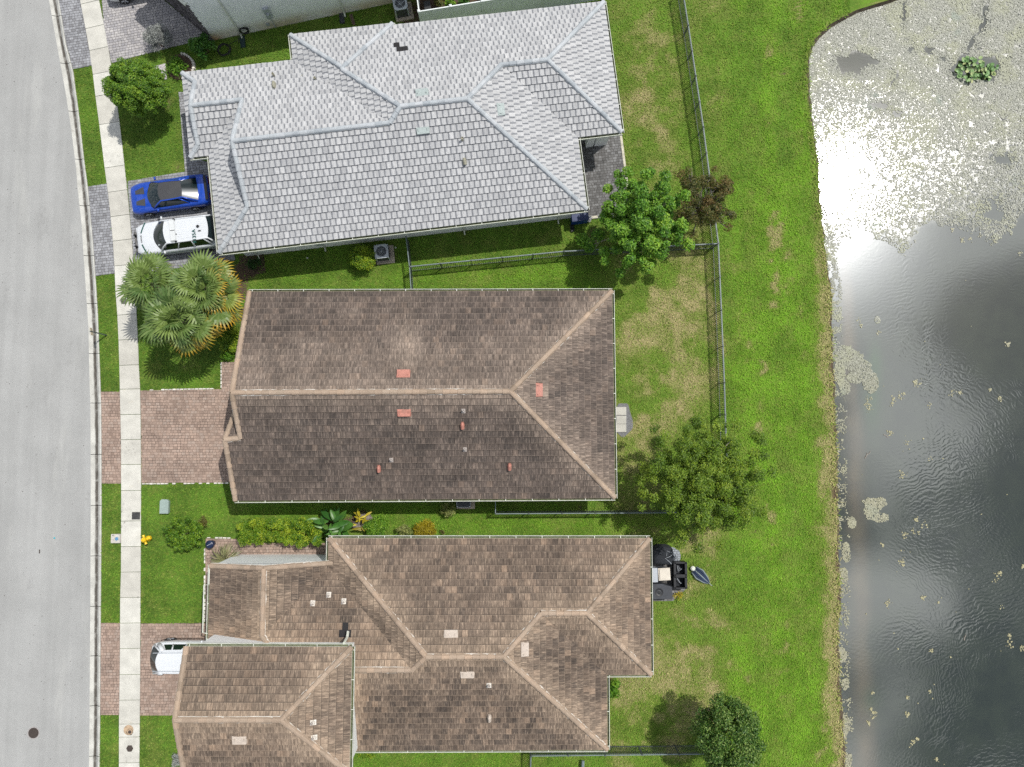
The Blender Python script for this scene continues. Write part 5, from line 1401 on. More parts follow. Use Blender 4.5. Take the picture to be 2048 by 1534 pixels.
shrub('shrub', 'loose green bush on the front lawn behind the yellow hydrant', (367, 1067), 1.4, 46, 40, M['leaf_box'], 6000, .11, .065, 115, 110, .17, tsd=.28)
shrub('shrub', 'small dark reddish bush at the edge of the loose green bush', (404, 1043), .7, 10, 12, M['leaf_rust'], 520, .07, .035, 117, 10, .5)
shrub('hedge', 'square-cut yellow-green hedge along the tan paver path', (562, 1064), 1.25, 86, 25, M['leaf_hedge'], 32000, .07, .048, 119, 260, .30, boxy=True, cat='hedge', tsd=.24, csd=.2, angle=-.015)
shrub('hedge', 'low clipped hedge between the palms and the brown house wall', (459, 678), 1.0, 22, 22, M['leaf_hedge'], 8000, .06, .04, 121, 40, .40, boxy=True, cat='hedge', tsd=.25)
shrub('shrub', 'round dark clipped shrub in the palms\' shade by the hedge', (452, 650), 1.1, 17, 14, M['leaf_dark'], 2600, .06, .04, 123, 30, .4)
shrub('shrub', 'low bright fern clump at the end of the narrow tan walk', (457, 711), .5, 17, 10, M['leaf_green'], 900, .13, .03, 125, 20, .5)
shrub('shrub', 'grey-leaved bush under the lower gable beside the front lawn', (358, 1521), .9, 14, 22, M['leaf_silver'], 1500, .075, .035, 127, 24, .4, tsd=.3)
shrub('shrub', 'tiny yellow shrub in the gutter corner over the white car', (419, 1266), 2.0, 6, 6, M['leaf_gold'], 220, .09, .05, 129, 8, .6)
shrub('shrub', 'yellow flowering weed at the corner of the black outdoor boxes', (1357, 1189), .35, 13, 10, M['leaf_gold'], 170, .08, .045, 131, 12, .5)
shrub('shrub', 'drooping fern beside the notched brown roof wall', (1229, 1376), .9, 13, 20, M['leaf_green'], 800, .22, .05, 133, 20, .5, cat='fern')
shrub('shrub', 'low yellow-green weeds along the lower house gutter', (735, 1511), .3, 22, 5, M['leaf_yellow'], 260, .08, .04, 135, 14, .6)
shrub('shrub', 'small reddish sprout in the turf near the golden grass clump', (884, 1064), .3, 6, 5, M['leaf_rust'], 90, .08, .04, 137, 6, .6)
shrub('shrub', 'dark shrub in the soil at the grey house front corner', (508, 527), .6, 20, 12, M['leaf_dark'], 900, .09, .05, 139, 20, .4)
# plants inside the white vinyl enclosure
for k, (px, m_, lab) in enumerate([((877, 6), 'leaf_rust', 'red-leaved plant in the white vinyl enclosure'), ((900, 8), 'leaf_green', 'bright green leafy plant in the white vinyl enclosure'), ((928, 2), 'leaf_broad', 'deep green plant against the white vinyl fence rail'), ((970, -14), 'leaf_yellow', 'yellowish plant at the far end of the vinyl enclosure')]):
    shrub('shrub', lab, px, 1.1, 13, 12, M[m_], 420, .15, .08, 150 + k, 16, .45)
# ornamental grass tuft over the tan path, long arching blades
def arching(name, label, px, z, n, L, W, mat, seed, cat='ornamental grass', spread=1.0, kz=1.0):
    c = P(*px, z); t_ = thing(name, label, cat, (c.x, c.y, 0)); g = np.random.default_rng(seed)
    V = []; F = []; tn = []
    for i in range(n):
        w = g.uniform(0, 6.283); l = L * g.uniform(.6, 1.15); hgt = g.uniform(.4, 1.0) * L * .75 * kz; d = Vector((math.cos(w), math.sin(w), 0)); s = Vector((-d.y, d.x, 0)) * W
        b = Vector((c.x, c.y, z * .5)) + d * g.uniform(0, .08); m1 = b + d * l * .42 * spread + Vector((0, 0, hgt)); m2 = b + d * l * .80 * spread + Vector((0, 0, hgt * .85)); e = b + d * l * spread + Vector((0, 0, hgt * .35))
        k = len(V); V += [b - s * .5, b + s * .5, m1 + s, m1 - s, m2 + s * .7, m2 - s * .7, e, e]
        F += [k, k + 1, k + 2, k + 3, k + 3, k + 2, k + 4, k + 5, k + 5, k + 4, k + 6, k + 7]; tn += [float(g.random())] * 3
    me = np_mesh('foliage', np.array([list(v) for v in V]), np.array(F), 4, mat, {'tone': ('FACE', tn)})
    link(bpy.data.objects.new('foliage', me), t_)
    return t_
M['leaf_straw'] = leaf_mat('straw_green_blade', (0.11, 0.13, 0.05), (0.22, 0.22, 0.10), (0.36, 0.33, 0.19), .2)
arching('shrub', 'straw-green grass clump arching over the tan path by the blue lid', (452, 1122), .5, 150, 1.0, .022, M['leaf_straw'], 5)
# planter bed with a curved stone rim
pb = thing('planter', 'round flower bed with a curved pale stone rim near the grey roof corner', 'flower bed', P(362, 132, 0))
mb = MB(); rr = random.Random(8)
for i in range(15):
    w = math.radians(-75 + i * 11); c = P(360 + 29 * math.cos(w), 134 - 25 * math.sin(w), 0)
    mb = MB(); mb.box(c + Vector((0, 0, .07)), (.17, .13, .2), -w, tone=rr.random(), taper=.85); mb.build('rim_stone', M['edge_stone'], pb)
mb = MB(); mb.lathe([(.85, 0.0), (.80, .06), (.2, .10)], P(360, 134, 0), 16); mb.build('soil', M['soil'], pb)
shrub('shrub', 'leafy bedding plants with small orange flowers inside the stone-rimmed bed', (352, 131), .6, 22, 21, M['leaf_green'], 900, .15, .055, 161, 24, .45)
# pale slab by the clipped tree
mb = MB(); mb.prism([P(*q, .03) for q in ((304, 134), (331, 127), (334, 158), (322, 162), (300, 150))], -.02, .05)
tag(mb.build('gravel_pad', plain('speckled_gravel', (.50, .46, .47), .9, .5, 14, bump=.03)), 'small pale gravel patch showing behind the clipped tree', 'gravel pad')
mb = MB(); mb.prism([P(*q, .02) for q in ((478, 512), (528, 508), (532, 545), (500, 552), (480, 535))], -.02, .03)
tag(mb.build('mulch_bed', M['soil']), 'dark mulch bed at the front corner of the grey house', 'mulch bed')

# ---- broad-leaved plant by the hedge: each big leaf its own piece
def blade_mesh(name, L, W, mat, droop=.25, nseg=5):
    mb = MB(); rows = []
    for i in range(nseg + 1):
        t = i / nseg; w = W * math.sin(math.pi * min(1, t * .92 + .06)) ** .8 * .5; z = -droop * L * t * t
        rows.append([(L * t, -w, z + w * .35), (L * t, 0, z), (L * t, w, z + w * .35)])
    mb.grid(rows); return mb.mesh(name, mat, True)
bp = thing('broad_leaved_plant', 'tropical plant with long paddle leaves between the hedge and the tan roof', 'plant', P(668, 1052, 0))
lm = blade_mesh('leaf', 1.0, .34, M['leaf_broad'], .22); g = random.Random(77)
for i in range(34):
    w = g.uniform(0, 6.283); k = g.uniform(.55, 1.0); el = g.uniform(-.15, .75)
    c = P(664 + g.uniform(-22, 24), 1054 + g.uniform(-14, 14), g.uniform(.7, 1.9))
    m = Matrix.Translation(c) @ Matrix.Rotation(w, 4, 'Z') @ Matrix.Rotation(-el, 4, 'Y') @ Matrix.Rotation(g.uniform(-.5, .5), 4, 'X') @ Matrix.Scale(k, 4)
    inst('leaf', lm, m, bp, tone=min(1, max(0, g.gauss(.5, .25))))
mb = MB()
for i in range(7):
    b = P(664 + g.uniform(-12, 14), 1056 + g.uniform(-8, 8), 0); mb.tube([b, b + Vector((g.uniform(-.2, .2), g.uniform(-.2, .2), 1.5))], [.05, .03], 6)
tag(mb.build('stalk', M['leaf_broad'], bp), kind='stuff')
for px, lab in (((730, 1035), 'flat grey-brown boulder in bare soil beside the paddle-leaved plant'), ((717, 1049), 'low boulder partly under the paddle leaves by the round shrub')):
    mb = MB(); c = P(*px, 0); g2 = random.Random(int(px[0])); rows = []
    for z, k in ((-.05, 1.0), (.12, 1.05), (.26, .8), (.33, .35)):
        rows.append([c + Vector((.42 * k * math.cos(w) * g2.uniform(.85, 1.15), .24 * k * math.sin(w) * g2.uniform(.85, 1.15), z)) for w in np.linspace(0, 6.283, 9)[:-1]])
    mb.grid(rows, closed=True); mb.add(rows[-1], [tuple(range(8))])
    tag(mb.build('boulder', plain('boulder_stone', (.20, .17, .15), .9, .35, 6, bump=.03)), lab, 'boulder')
cr_ = thing('broad_leaved_plant', 'yellow-leaved croton between the boulder and the round shrub', 'plant', P(718, 1046, 0))
lm2 = blade_mesh('leaf', .5, .15, M['leaf_gold'], .3)
for i in range(16):
    m = Matrix.Translation(P(722 + g.uniform(-9, 9), 1042 + g.uniform(-12, 18), g.uniform(.4, 1.0))) @ Matrix.Rotation(g.uniform(0, 6.28), 4, 'Z') @ Matrix.Rotation(-g.uniform(0, .7), 4, 'Y') @ Matrix.Scale(g.uniform(.6, 1.1), 4)
    inst('leaf', lm2, m, cr_, tone=g.random())
# ---- lily clump in the pond
lp = thing('water_plant', 'green clump of round-leaved water plants amid the pale algae', 'water plant', P(1953, 140, WZ))
lm3 = bpy.data.meshes.new('leaf'); mb = MB(); rows = []
for k, z in ((0.001, -.03), (.6, 0), (1.0, .03)): rows.append([(.15 * k * math.cos(w), .12 * k * math.sin(w), z) for w in np.linspace(0, 6.283, 10)[:-1]])
mb.grid(rows, closed=True); lm3 = mb.mesh('leaf', M['leaf_lily'], True); g = random.Random(5)
for i in range(95):
    w = g.uniform(0, 6.283); q = math.sqrt(g.random())
    c = P(1953 + 42 * q * math.cos(w) + g.uniform(-4, 4), 138 + 25 * q * math.sin(w), WZ + g.uniform(.04, .32))
    m = Matrix.Translation(c) @ Matrix.Rotation(g.uniform(0, 6.28), 4, 'Z') @ Matrix.Rotation(g.uniform(-.7, .7), 4, 'X') @ Matrix.Scale(g.uniform(.65, 1.2), 4)
    inst('leaf', lm3, m, lp, tone=min(1, max(0, g.gauss(.45, .3))))
mb = MB()
for i in range(14):
    b = P(1953 + g.uniform(-32, 32), 140 + g.uniform(-18, 18), WZ - .05); mb.tube([b, b + Vector((g.uniform(-.1, .1), g.uniform(-.1, .1), .3))], .012, 4)
tag(mb.build('stalk', M['leaf_dark'], lp), kind='stuff')

# ---- fan palms
t = NT('palm_frond'); uvv = t.node('ShaderNodeSeparateXYZ', {0: t.uv()}); r_, s_ = uvv.outputs[0], uvv.outputs[1]
age = t.attr('age', 'OBJECT'); tone = t.attr('tone', 'OBJECT')
c = t.mix(tone, (0.066, 0.130, 0.030), (0.170, 0.245, 0.055))
c = t.mix(t.ramp(t.math('SINE', t.math('MULTIPLY', s_, 40.0)), -.2, .9, 0, .28), c, (0.29, 0.36, 0.13))
tipf = t.math('MULTIPLY', t.ramp(t.math('ADD', r_, t.math('MULTIPLY', t.noise(t.pos(), 7.0, 2), .35)), 0.80, 1.15), t.ramp(age, .38, .75))
c = t.mix(tipf, c, (0.62, 0.30, 0.015))
c = t.mix(t.math('MULTIPLY', t.ramp(r_, .2, .9), t.ramp(age, .55, 1.0, 0, .55)), c, (0.36, 0.34, 0.035))
t.done(c, .45, None, .4)
tr = t.node('ShaderNodeBsdfTranslucent', {0: c}); mx = t.node('ShaderNodeMixShader', {0: .2}); t.l.new(t.b.outputs[0], mx.inputs[1]); t.l.new(tr.outputs[0], mx.inputs[2]); t.l.new(mx.outputs[0], t.out.inputs[0])
M['frond'] = t.m
def frond_mesh(seed):
    g = random.Random(seed); mb = MB(); pl = g.uniform(.92, 1.15)
    mb.add([(0, -.02, 0), (0, .02, 0), (pl, .014, .10), (pl, -.014, .10)], [(0, 1, 2, 3)], uvs=[(0, .5)] * 4)
    n = 19; hub = Vector((pl, 0, .10))
    for i in range(n):
        f = i / (n - 1) * 2 - 1; w = f * math.radians(112); ln = (.92 - .22 * f * f) * g.uniform(.9, 1.08)
        d = Vector((math.cos(w), math.sin(w), 0)); s = Vector((-d.y, d.x, 0))
        fold = .10 * (1 if i % 2 else -1)
        a1 = hub + d * .06; a2 = hub + d * ln * .5 + Vector((0, 0, .06 - .10 * abs(f))); a3 = hub + d * ln * .82 + Vector((0, 0, -.02 - .12 * abs(f) - g.uniform(0, .08))); a4 = hub + d * ln + Vector((0, 0, -.14 - .16 * abs(f) - g.uniform(0, .16)))
        v = i / n
        mb.add([a1 - s * .008, a1 + s * .008, a2 + s * .062 + Vector((0, 0, fold * .25)), a2 - s * .062, a3 + s * .036, a3 - s * .036, a4], [(0, 1, 2, 3), (3, 2, 4, 5), (5, 4, 6)], uvs=[(.06, v), (.06, v), (.5, v), (.5, v), (.82, v), (.82, v), (1, v)])
    return mb.mesh('frond', M['frond'])
fm = [frond_mesh(s) for s in range(5)]
def palm(label, px, z, rpx, n, seed, fresh=0.0, golden=(1, -.3), gold=.5):
    g = random.Random(seed); c = P(*px, z); k = rpx * (CAM_H - z) / FPX / 1.86
    t_ = thing('palm', label, 'palm tree', (c.x, c.y, 0), 'fan palms in the front bed')
    mb = MB(); pts = [Vector((c.x, c.y, -.1)), Vector((c.x + .05, c.y, z * .5)), Vector((c.x, c.y, z + .05))]; mb.tube(pts, [.19, .15, .13], 9); mb.build('trunk', M['bark'], t_, True)
    gd = Vector((golden[0], golden[1], 0)).normalized()
    for i in range(n):
        f = i / n; az = i * 2.39996 + g.uniform(-.25, .25); el = math.radians(66 - 84 * f ** .8 + g.uniform(-9, 9))
        side = math.cos(az) * gd.x + math.sin(az) * gd.y
        age = max(0, min(1, f * .55 + gold * max(0, side) * (f ** .6) - fresh + g.uniform(-.06, .06)))
        m = Matrix.Translation(c + Vector((0, 0, .25 - .3 * f))) @ Matrix.Rotation(az, 4, 'Z') @ Matrix.Rotation(-el, 4, 'Y') @ Matrix.Rotation(g.uniform(-.55, .55), 4, 'X') @ Matrix.Scale(k * g.uniform(.84, 1.08) * (.80 + .20 * min(1, f * 2.5)), 4)
        inst('frond', fm[g.randrange(5)], m, t_, age=age, tone=g.random())
palm('darker green fan palm whose fronds reach over the pavement edge', (306, 570), 3.6, 66, 26, 1, .18, (0, 1), .2)
palm('fan palm with golden frond tips nearest the grey house roof', (409, 577), 4.3, 70, 28, 2, -.06, (1, -.1), .6)
palm('fan palm in the middle of the group with yellowing lower fronds', (426, 594), 3.9, 70, 20, 3, -.08, (1, -.4), .65)
palm('fan palm hanging over the front lawn and its round shadow', (366, 641), 4.0, 76, 28, 4, .0, (.9, -.45), .55)
# ================================================================ FENCES
FH = 1.2
pk = MB(); pk.box((0, 0, FH / 2), (0.026, 0.026, FH - 0.02)); picket_me = pk.mesh('picket', M['picket'])
po = MB(); po.box((0, 0, FH / 2 + .02), (0.055, 0.055, FH + .06)); po.box((0, 0, FH + .06), (.075, .075, .02)); post_me = po.mesh('post', M['picket'])
def fence(label, rail_px, group='metal picket fences', step=0.112, post=2.05):
    pts = [P(x, y, FH) for x, y in rail_px]
    t_ = thing('fence', label, 'fence', (pts[0].x, pts[0].y, 0), group)
    count = 0; extra = MB()
    for a, b in zip(pts, pts[1:]):
        d = b - a; L = d.length; x = d.normalized(); y = Vector((-x.y, x.x, 0)); m = Matrix((x, y, Vector((0, 0, 1)))).transposed().to_4x4(); ang = math.atan2(x.y, x.x)
        for z, w in ((FH, .045), (FH - .16, .026), (.13, .028)):
            mb = MB(); mb.box(((a + b) / 2).to_2d().to_3d() + Vector((0, 0, z)), (L, w, .035), m=m); mb.build('rail', M['fence'] if z == FH else M['picket'], t_)
        n = int(L / step)
        for i in range(1, n):
            p = a + x * (L * i / n); M4 = Matrix.Translation((p.x, p.y, 0)) @ Matrix.Rotation(ang, 4, 'Z')
            if count < 300: inst('picket', picket_me, M4, t_); count += 1
            else: extra.box((p.x, p.y, FH / 2), (.026, .026, FH - .02), ang)
        k = max(1, round(L / post))
        for i in range(k + 1):
            p = a + x * (L * i / k); inst('post', post_me, Matrix.Translation((p.x, p.y, 0)) @ Matrix.Rotation(ang, 4, 'Z'), t_)
    if extra.f: tag(extra.build('picket', M['picket'], t_), kind='stuff')
    return t_
fence('metal picket fence closing the grey house back yard from the shore lawn', [(1364, -30), (1377, 51), (1392, 152), (1407, 254), (1420, 356), (1437, 486)])
fence('metal picket fence behind the long brown house facing the pond', [(1437, 486.8), (1443, 620), (1449, 765), (1457, 1024)])
fence('metal picket fence dividing the grey house yard from the brown house yard', [(819, 533), (1128, 502.5), (1436, 487)])
fence('short metal picket fence joining the grey house wall to the brown house', [(812, 474), (819, 533), (823, 590)])
fence('metal picket fence along the south side of the long brown house', [(991, 990), (991, 1027.5), (1456.5, 1025)])
fence('metal picket fence at the lower lot line by the dark tree', [(1061, 1560), (1062, 1512), (1432, 1508)])
# white vinyl privacy fence, panel by panel
VH = 1.85
a, b, c0 = P(838, 23.5, VH), P(1215, -38, VH), P(831, -30, VH)
vf = thing('fence', 'white vinyl privacy fence around plants at the top edge', 'fence', (a.x, a.y, 0))
def vinyl(a, b, n, skip=0):
    d = b - a; L = d.length / n; x = d.normalized(); ang = math.atan2(x.y, x.x)
    for i in range(n):
        c = a + x * (L * (i + .5)); mb = MB(); mb.box((c.x, c.y, .95), (L - .13, .04, 1.72), ang); mb.build('panel', M['vinyl'], vf)
        mb = MB(); mb.box((c.x, c.y, VH), (L - .12, .065, .09), ang); mb.build('rail', M['vinyl'], vf)
    for i in range(skip, n + 1):
        c = a + x * (L * i); mb = MB(); mb.box((c.x, c.y, .95), (.125, .125, 1.95), ang); mb.box((c.x, c.y, 1.945), (.16, .16, .035), ang); mb.box((c.x, c.y, 1.975), (.10, .10, .03), ang); mb.build('post', M['vinyl'], vf)
vinyl(a, b, 6); vinyl(a, c0, 1, 1)
mb = MB(); mb.prism([P(*q, 0) for q in ((840, 60), (1215, -5), (1215, -80), (832, -40))], -.02, .05); 
tag(mb.build('mulch_bed', M['soil']), 'dark mulch bed inside the white vinyl fence', 'mulch bed')
mb = MB(); c = P(855, 13, .9); mb.box((c.x, c.y, .45), (.36, .62, .9), .2, taper=.95); mb.box((c.x, c.y, .93), (.40, .66, .06), .2)
tag(mb.build('bin', M['black_plastic']), 'black lidded bin inside the white vinyl fence corner', 'bin')
# low planter box at the fence foot
mb = MB(); c = P(842, 48, .3); 
for dx_, dy_, s_ in ((0, .16, (.6, .04, .3)), (0, -.16, (.6, .04, .3)), (.3, 0, (.04, .34, .3)), (-.3, 0, (.04, .34, .3))): mb.box((c.x + dx_, c.y + dy_, .15), (s_[0], s_[1], s_[2]))
mb.box((c.x, c.y, .08), (.56, .3, .1))
tag(mb.build('planter_box', M['ac_dark']), 'low grey planter box at the foot of the vinyl fence', 'planter')
# ================================================================ VEHICLES
def paint(name, col, rough=.25, metal=0.0, coat=.6):
    t = NT(name); t.done(col, rough, None, .5, metal); t.b.inputs['Coat Weight'].default_value = coat; t.b.inputs['Coat Roughness'].default_value = .05; return t.m
M['blue_paint'] = paint('blue_car_paint', (0.006, 0.060, 0.42), .28, .25)
M['white_paint'] = paint('white_car_paint', (0.62, 0.645, 0.67), .3)
M['silver_paint'] = paint('pale_car_paint', (0.60, 0.63, 0.64), .3)
M['matt_grey'] = paint('grey_car_wrap', (0.050, 0.050, 0.053), .38, .0, .15)
M['glass'] = paint('car_glass', (0.006, 0.014, 0.016), .08, .0, .35)
M['green_mark'] = paint('dark_green_stripe', (0.004, 0.075, 0.060), .4, 0, .3)
M['trim'] = plain('black_trim', (0.012, 0.012, 0.013), .4, .1, 8)
M['tail'] = paint('tail_lamp', (0.22, 0.006, 0.006), .2)
M['lamp'] = paint('head_lamp', (0.5, 0.52, 0.54), .1)

class Car:
    def __init__(s, name, label, front, rear, z, L, st, mat, glass, W, H_belt, gh, cat='car'):
        """front, rear: survey points at height z giving the axis; st: (distance from nose, half width share, sill z, belt z, crown z)"""
        f, r = P(*front, z), P(*rear, z); s.x = (f - r); s.x.z = 0; s.x.normalize(); s.y = Vector((-s.x.y, s.x.x, 0)); s.f = Vector((f.x, f.y, 0)); s.L = L; s.W = W
        s.m = Matrix((s.x, s.y, Vector((0, 0, 1)))).transposed().to_4x4(); s.m.translation = s.f
        s.t = thing(name, label, cat, s.f - s.x * L / 2)
        d = np.array([q[0] for q in st]); s.dd = np.concatenate([[0, .03, .08], np.linspace(.16, L - .16, 30), [L - .08, L - .03, L]])
        def sm(k):
            v = np.interp(s.dd, d, [q[k] for q in st]); w = v.copy(); w[3:-3] = (v[2:-4] + 2 * v[3:-3] + v[4:-2]) / 4; return w
        s.hw, s.zl, s.zb, s.zt = sm(1) * W / 2, sm(2), sm(3), sm(4)
        mb = MB(); rows = []
        for i in range(len(s.dd)):
            h = s.half(i); rows.append([s.at(s.dd[i], -y, zz) for y, zz in reversed(h)] + [s.at(s.dd[i], y, zz) for y, zz in h[1:]])
        mb.grid([list(reversed(r_)) for r_ in rows]); n = len(rows[0])
        mb.add(rows[0], [tuple(range(n))]); mb.add(rows[-1], [tuple(reversed(range(n)))])
        s.body = mb.build('body', mat, s.t, True)
        s.gh = gh; s.greenhouse(glass, mat)
    def at(s, d, y, z): return s.f - s.x * d + s.y * y + Vector((0, 0, z))
    def half(s, i):
        """from top centre down to the sill"""
        w, a, b, c = s.hw[i], s.zl[i], s.zb[i], s.zt[i]
        return [(0, c), (w * .35, c - .006), (w * .62, c - (c - b) * .18), (w * .84, b + (c - b) * .45), (w * .95, b), (w * 1.0, b - .14), (w * .99, (a + b) / 2 - .02), (w * .95, a + .08), (w * .86, a)]
    def top(s, d, y):
        j = np.interp(d, s.dd, np.arange(len(s.dd))); i = int(j); k = j - i; i2 = min(i + 1, len(s.dd) - 1)
        def zz(q):
            h = s.half(q)[:5]; return np.interp(abs(y), [p[0] for p in h], [p[1] for p in h])
        return zz(i) * (1 - k) + zz(i2) * k
    def rings(s):
        g = s.gh
        def ring(d0, d1, w0, w1, z0, z1, bf, br, wide):
            F = [(d0 + bf * (k / 6) ** 2, w0 * k / 6, z0) for k in range(-6, 7)]
            Sd = [(d0 + bf + (d1 - br - d0 - bf) * k / 10, w0 + (w1 - w0) * k / 10 + wide * math.sin(math.pi * k / 10), z0 + (z1 - z0) * k / 10) for k in range(11)]
            Rr = [(d1 - br * (k / 6) ** 2, w1 * k / 6, z1) for k in range(-6, 7)]
            return F, Sd, Rr
        return ring(*g['belt']), ring(*g['roof'])
    def greenhouse(s, glass, mat):
        (Fb, Sb, Rb), (Ft, St, Rt) = s.rings(); A = lambda q, sg=1: s.at(q[0], q[1] * sg, q[2])
        mb = MB(); mid = [tuple((a + b) / 2 for a, b in zip(p, q)) for p, q in zip(Fb, Ft)]; mid = [(p[0] - .03, p[1], p[2] + .03) for p in mid]
        mb.grid([[A(q) for q in Fb], [A(q) for q in mid], [A(q) for q in Ft]]); mb.build('windscreen', glass, s.t, True)
        mb = MB(); mb.grid([[A(q) for q in Rt], [A(q) for q in Rb]]); mb.build('rear_window', glass, s.t, True)
        for sg in (1, -1):
            cut = s.gh.get('cuts', [(0, 10)])
            for a, b in cut:
                mb = MB(); r0, r1 = [A(q, sg) for q in Sb[a:b + 1]], [A(q, sg) for q in St[a:b + 1]]; mb.grid([r0, r1] if sg < 0 else [r1, r0]); mb.build('side_window', glass, s.t, True)
        # roof panel with a soft crown
        mb = MB(); rows = []
        ring_l = [Ft[12]] + St[1:10] + [Rt[12]]
        for k in range(-6, 7):
            row = []
            for i, q in enumerate(ring_l):
                f0, r0 = Ft[k + 6], Rt[k + 6]
                d = f0[0] + (r0[0] - f0[0]) * i / 10; w = q[1] * k / 6; z = f0[2] + (r0[2] - f0[2]) * i / 10 + s.gh['crown'] * (1 - (k / 6) ** 2) * math.sin(math.pi * (.12 + .76 * i / 10))
                row.append(s.at(d, w, z))
            rows.append(row)
        mb.grid(rows); s.roof = mb.build('roof_panel', s.gh.get('roof_mat', mat), s.t, True)
        pm = s.gh.get('pillar_mat', mat)
        for sg in (1, -1):
            mb = MB(); r = s.gh.get('pr', .045)
            mb.tube([A(Fb[12], sg), A(((Fb[12][0] + Ft[12][0]) / 2 - .03, (Fb[12][1] + Ft[12][1]) / 2 + .02, (Fb[12][2] + Ft[12][2]) / 2 + .03), sg), A(Ft[12], sg)] + [A(q, sg) for q in St[1:]] + [A(Rb[12], sg)], [r] * 3 + [r * .9] * 10 + [r * 1.3], 6)
            for k, w in s.gh.get('posts', []): mb.tube([A(Sb[k], sg), A(St[k], sg)], [w, w * .8], 5)
            tag(mb.build('roof_rail', pm, s.t, True))
    def wheel(s, d, r=.34):
        for sg in (1, -1):
            w = np.interp(d, s.dd, s.hw); c = s.at(d, sg * (w - .10), r); R90 = s.m.to_3x3().to_4x4() @ Matrix.Rotation(math.radians(-90 * sg), 4, 'X')
            mb = MB(); mb.lathe([(r * .6, -.11), (r * .96, -.11), (r, -.06), (r, .06), (r * .96, .11), (r * .64, .115)], c, 20, R90); o = mb.build('wheel', M['tyre'], s.t, True)
            mb = MB(); mb.lathe([(r * .64, .09), (r * .60, .10), (r * .22, .07), (r * .1, .09)], c, 20, R90)
            for k in range(5):
                a = k * 1.2566; v = R90 @ Vector((math.cos(a), math.sin(a), 0)); mb.tube([c + v * r * .1 + R90 @ Vector((0, 0, .105)), c + v * r * .6 + R90 @ Vector((0, 0, .115))], .035, 5)
            mb.build('rim', M['rim'], o)
    def mirror(s, d, mat, z=None, w=.2):
        for sg in (1, -1):
            hw = np.interp(d, s.dd, s.hw); z_ = z or np.interp(d, s.dd, s.zb) + .08
            mb = MB(); c = s.at(d, sg * (hw * .95 + w / 2), z_); mb.lathe([(.02, -w / 2), (.07, -w * .4), (.085, 0), (.07, w * .4), (.02, w / 2)], c, 8, s.m.to_3x3().to_4x4() @ Matrix.Rotation(math.radians(90), 4, 'X') @ Matrix.Scale(.75, 4, (1, 0, 0)))
            mb.build('wing_mirror', mat, s.t, True)
    def decal(s, name, line, w, mat, lift=.012):
        """strip laid on the bonnet along line [(d, y)], w wide (or per-point widths)"""
        w = w if hasattr(w, '__len__') else [w] * len(line); mb = MB(); rows = []; N = 12; pts = []
        for i in range(len(line) - 1):
            for k in range(N + (i == len(line) - 2)):
                f = k / N; pts.append((line[i][0] + (line[i + 1][0] - line[i][0]) * f, line[i][1] + (line[i + 1][1] - line[i][1]) * f, w[i] + (w[i + 1] - w[i]) * f))
        for i, (d, y, ww) in enumerate(pts):
            a = pts[max(0, i - 1)]; b = pts[min(len(pts) - 1, i + 1)]; t = Vector((b[0] - a[0], b[1] - a[1])).normalized(); n = Vector((-t.y, t.x))
            rows.append([s.at(d + n.x * ww * q, y + n.y * ww * q, s.top(d + n.x * ww * q, y + n.y * ww * q) + lift) for q in (-.5, -.25, 0, .25, .5)])
        mb.grid(rows); return mb.build(name, mat, s.t, True)

# ---- blue coupe
g = dict(belt=(1.12, 4.28, .80, .74, .90, 1.00, .38, .12, .03), roof=(2.00, 3.42, .57, .52, 1.33, 1.35, .12, .05, .02), crown=.035, roof_mat=M['matt_grey'], cuts=[(0, 8)], posts=[(8, .05)], pr=.05)
st = [(0, .66, .36, .52, .55), (.03, .76, .28, .56, .60), (.08, .82, .24, .60, .66), (.22, .90, .20, .66, .75), (.55, .97, .19, .74, .84), (1.0, .98, .19, .82, .92), (1.6, .96, .19, .86, .95), (3.0, .97, .19, .88, .97), (3.8, 1.0, .20, .93, 1.0), (4.5, .97, .24, .95, 1.03), (4.72, .90, .30, .92, 1.0), (4.82, .82, .36, .80, .86), (4.86, .72, .42, .70, .74)]
car = Car('car', 'bright blue two-door car with grey roof and grey bonnet panels on the grey drive', (262, 401), (418, 380), .55, 4.86, st, M['blue_paint'], M['glass'], 1.93, .9, g)
car.wheel(.92); car.wheel(3.75); car.mirror(1.75, M['blue_paint'], .98, .2)
for sg in (1, -1): car.decal('bonnet_panel', [(.42, sg * .33), (1.00, sg * .36)], [.22, .46], M['matt_grey'])
mb = MB(); rows = []
for d, h in ((1.06, .0), (1.16, .02)): rows.append([car.at(d + .38 * (k / 6) ** 2, .80 * k / 6, .905 + h) for k in range(-6, 7)])
mb.grid(rows); mb.build('wiper_cowl', M['trim'], car.t, True)
mb = MB(); mb.box(car.at(4.72, 0, 1.06), (.16, 1.5, .03), m=car.m.to_3x3().to_4x4()); mb.build('spoiler', M['trim'], car.t)
for sg in (1, -1):
    mb = MB(); mb.box(car.at(4.845, sg * .5, .78), (.04, .42, .12), m=car.m.to_3x3().to_4x4()); mb.build('tail_lamp', M['tail'], car.t)
    mb = MB(); mb.box(car.at(.085, sg * .55, .57), (.10, .26, .08), m=car.m.to_3x3().to_4x4()); mb.build('headlight', M['lamp'], car.t)
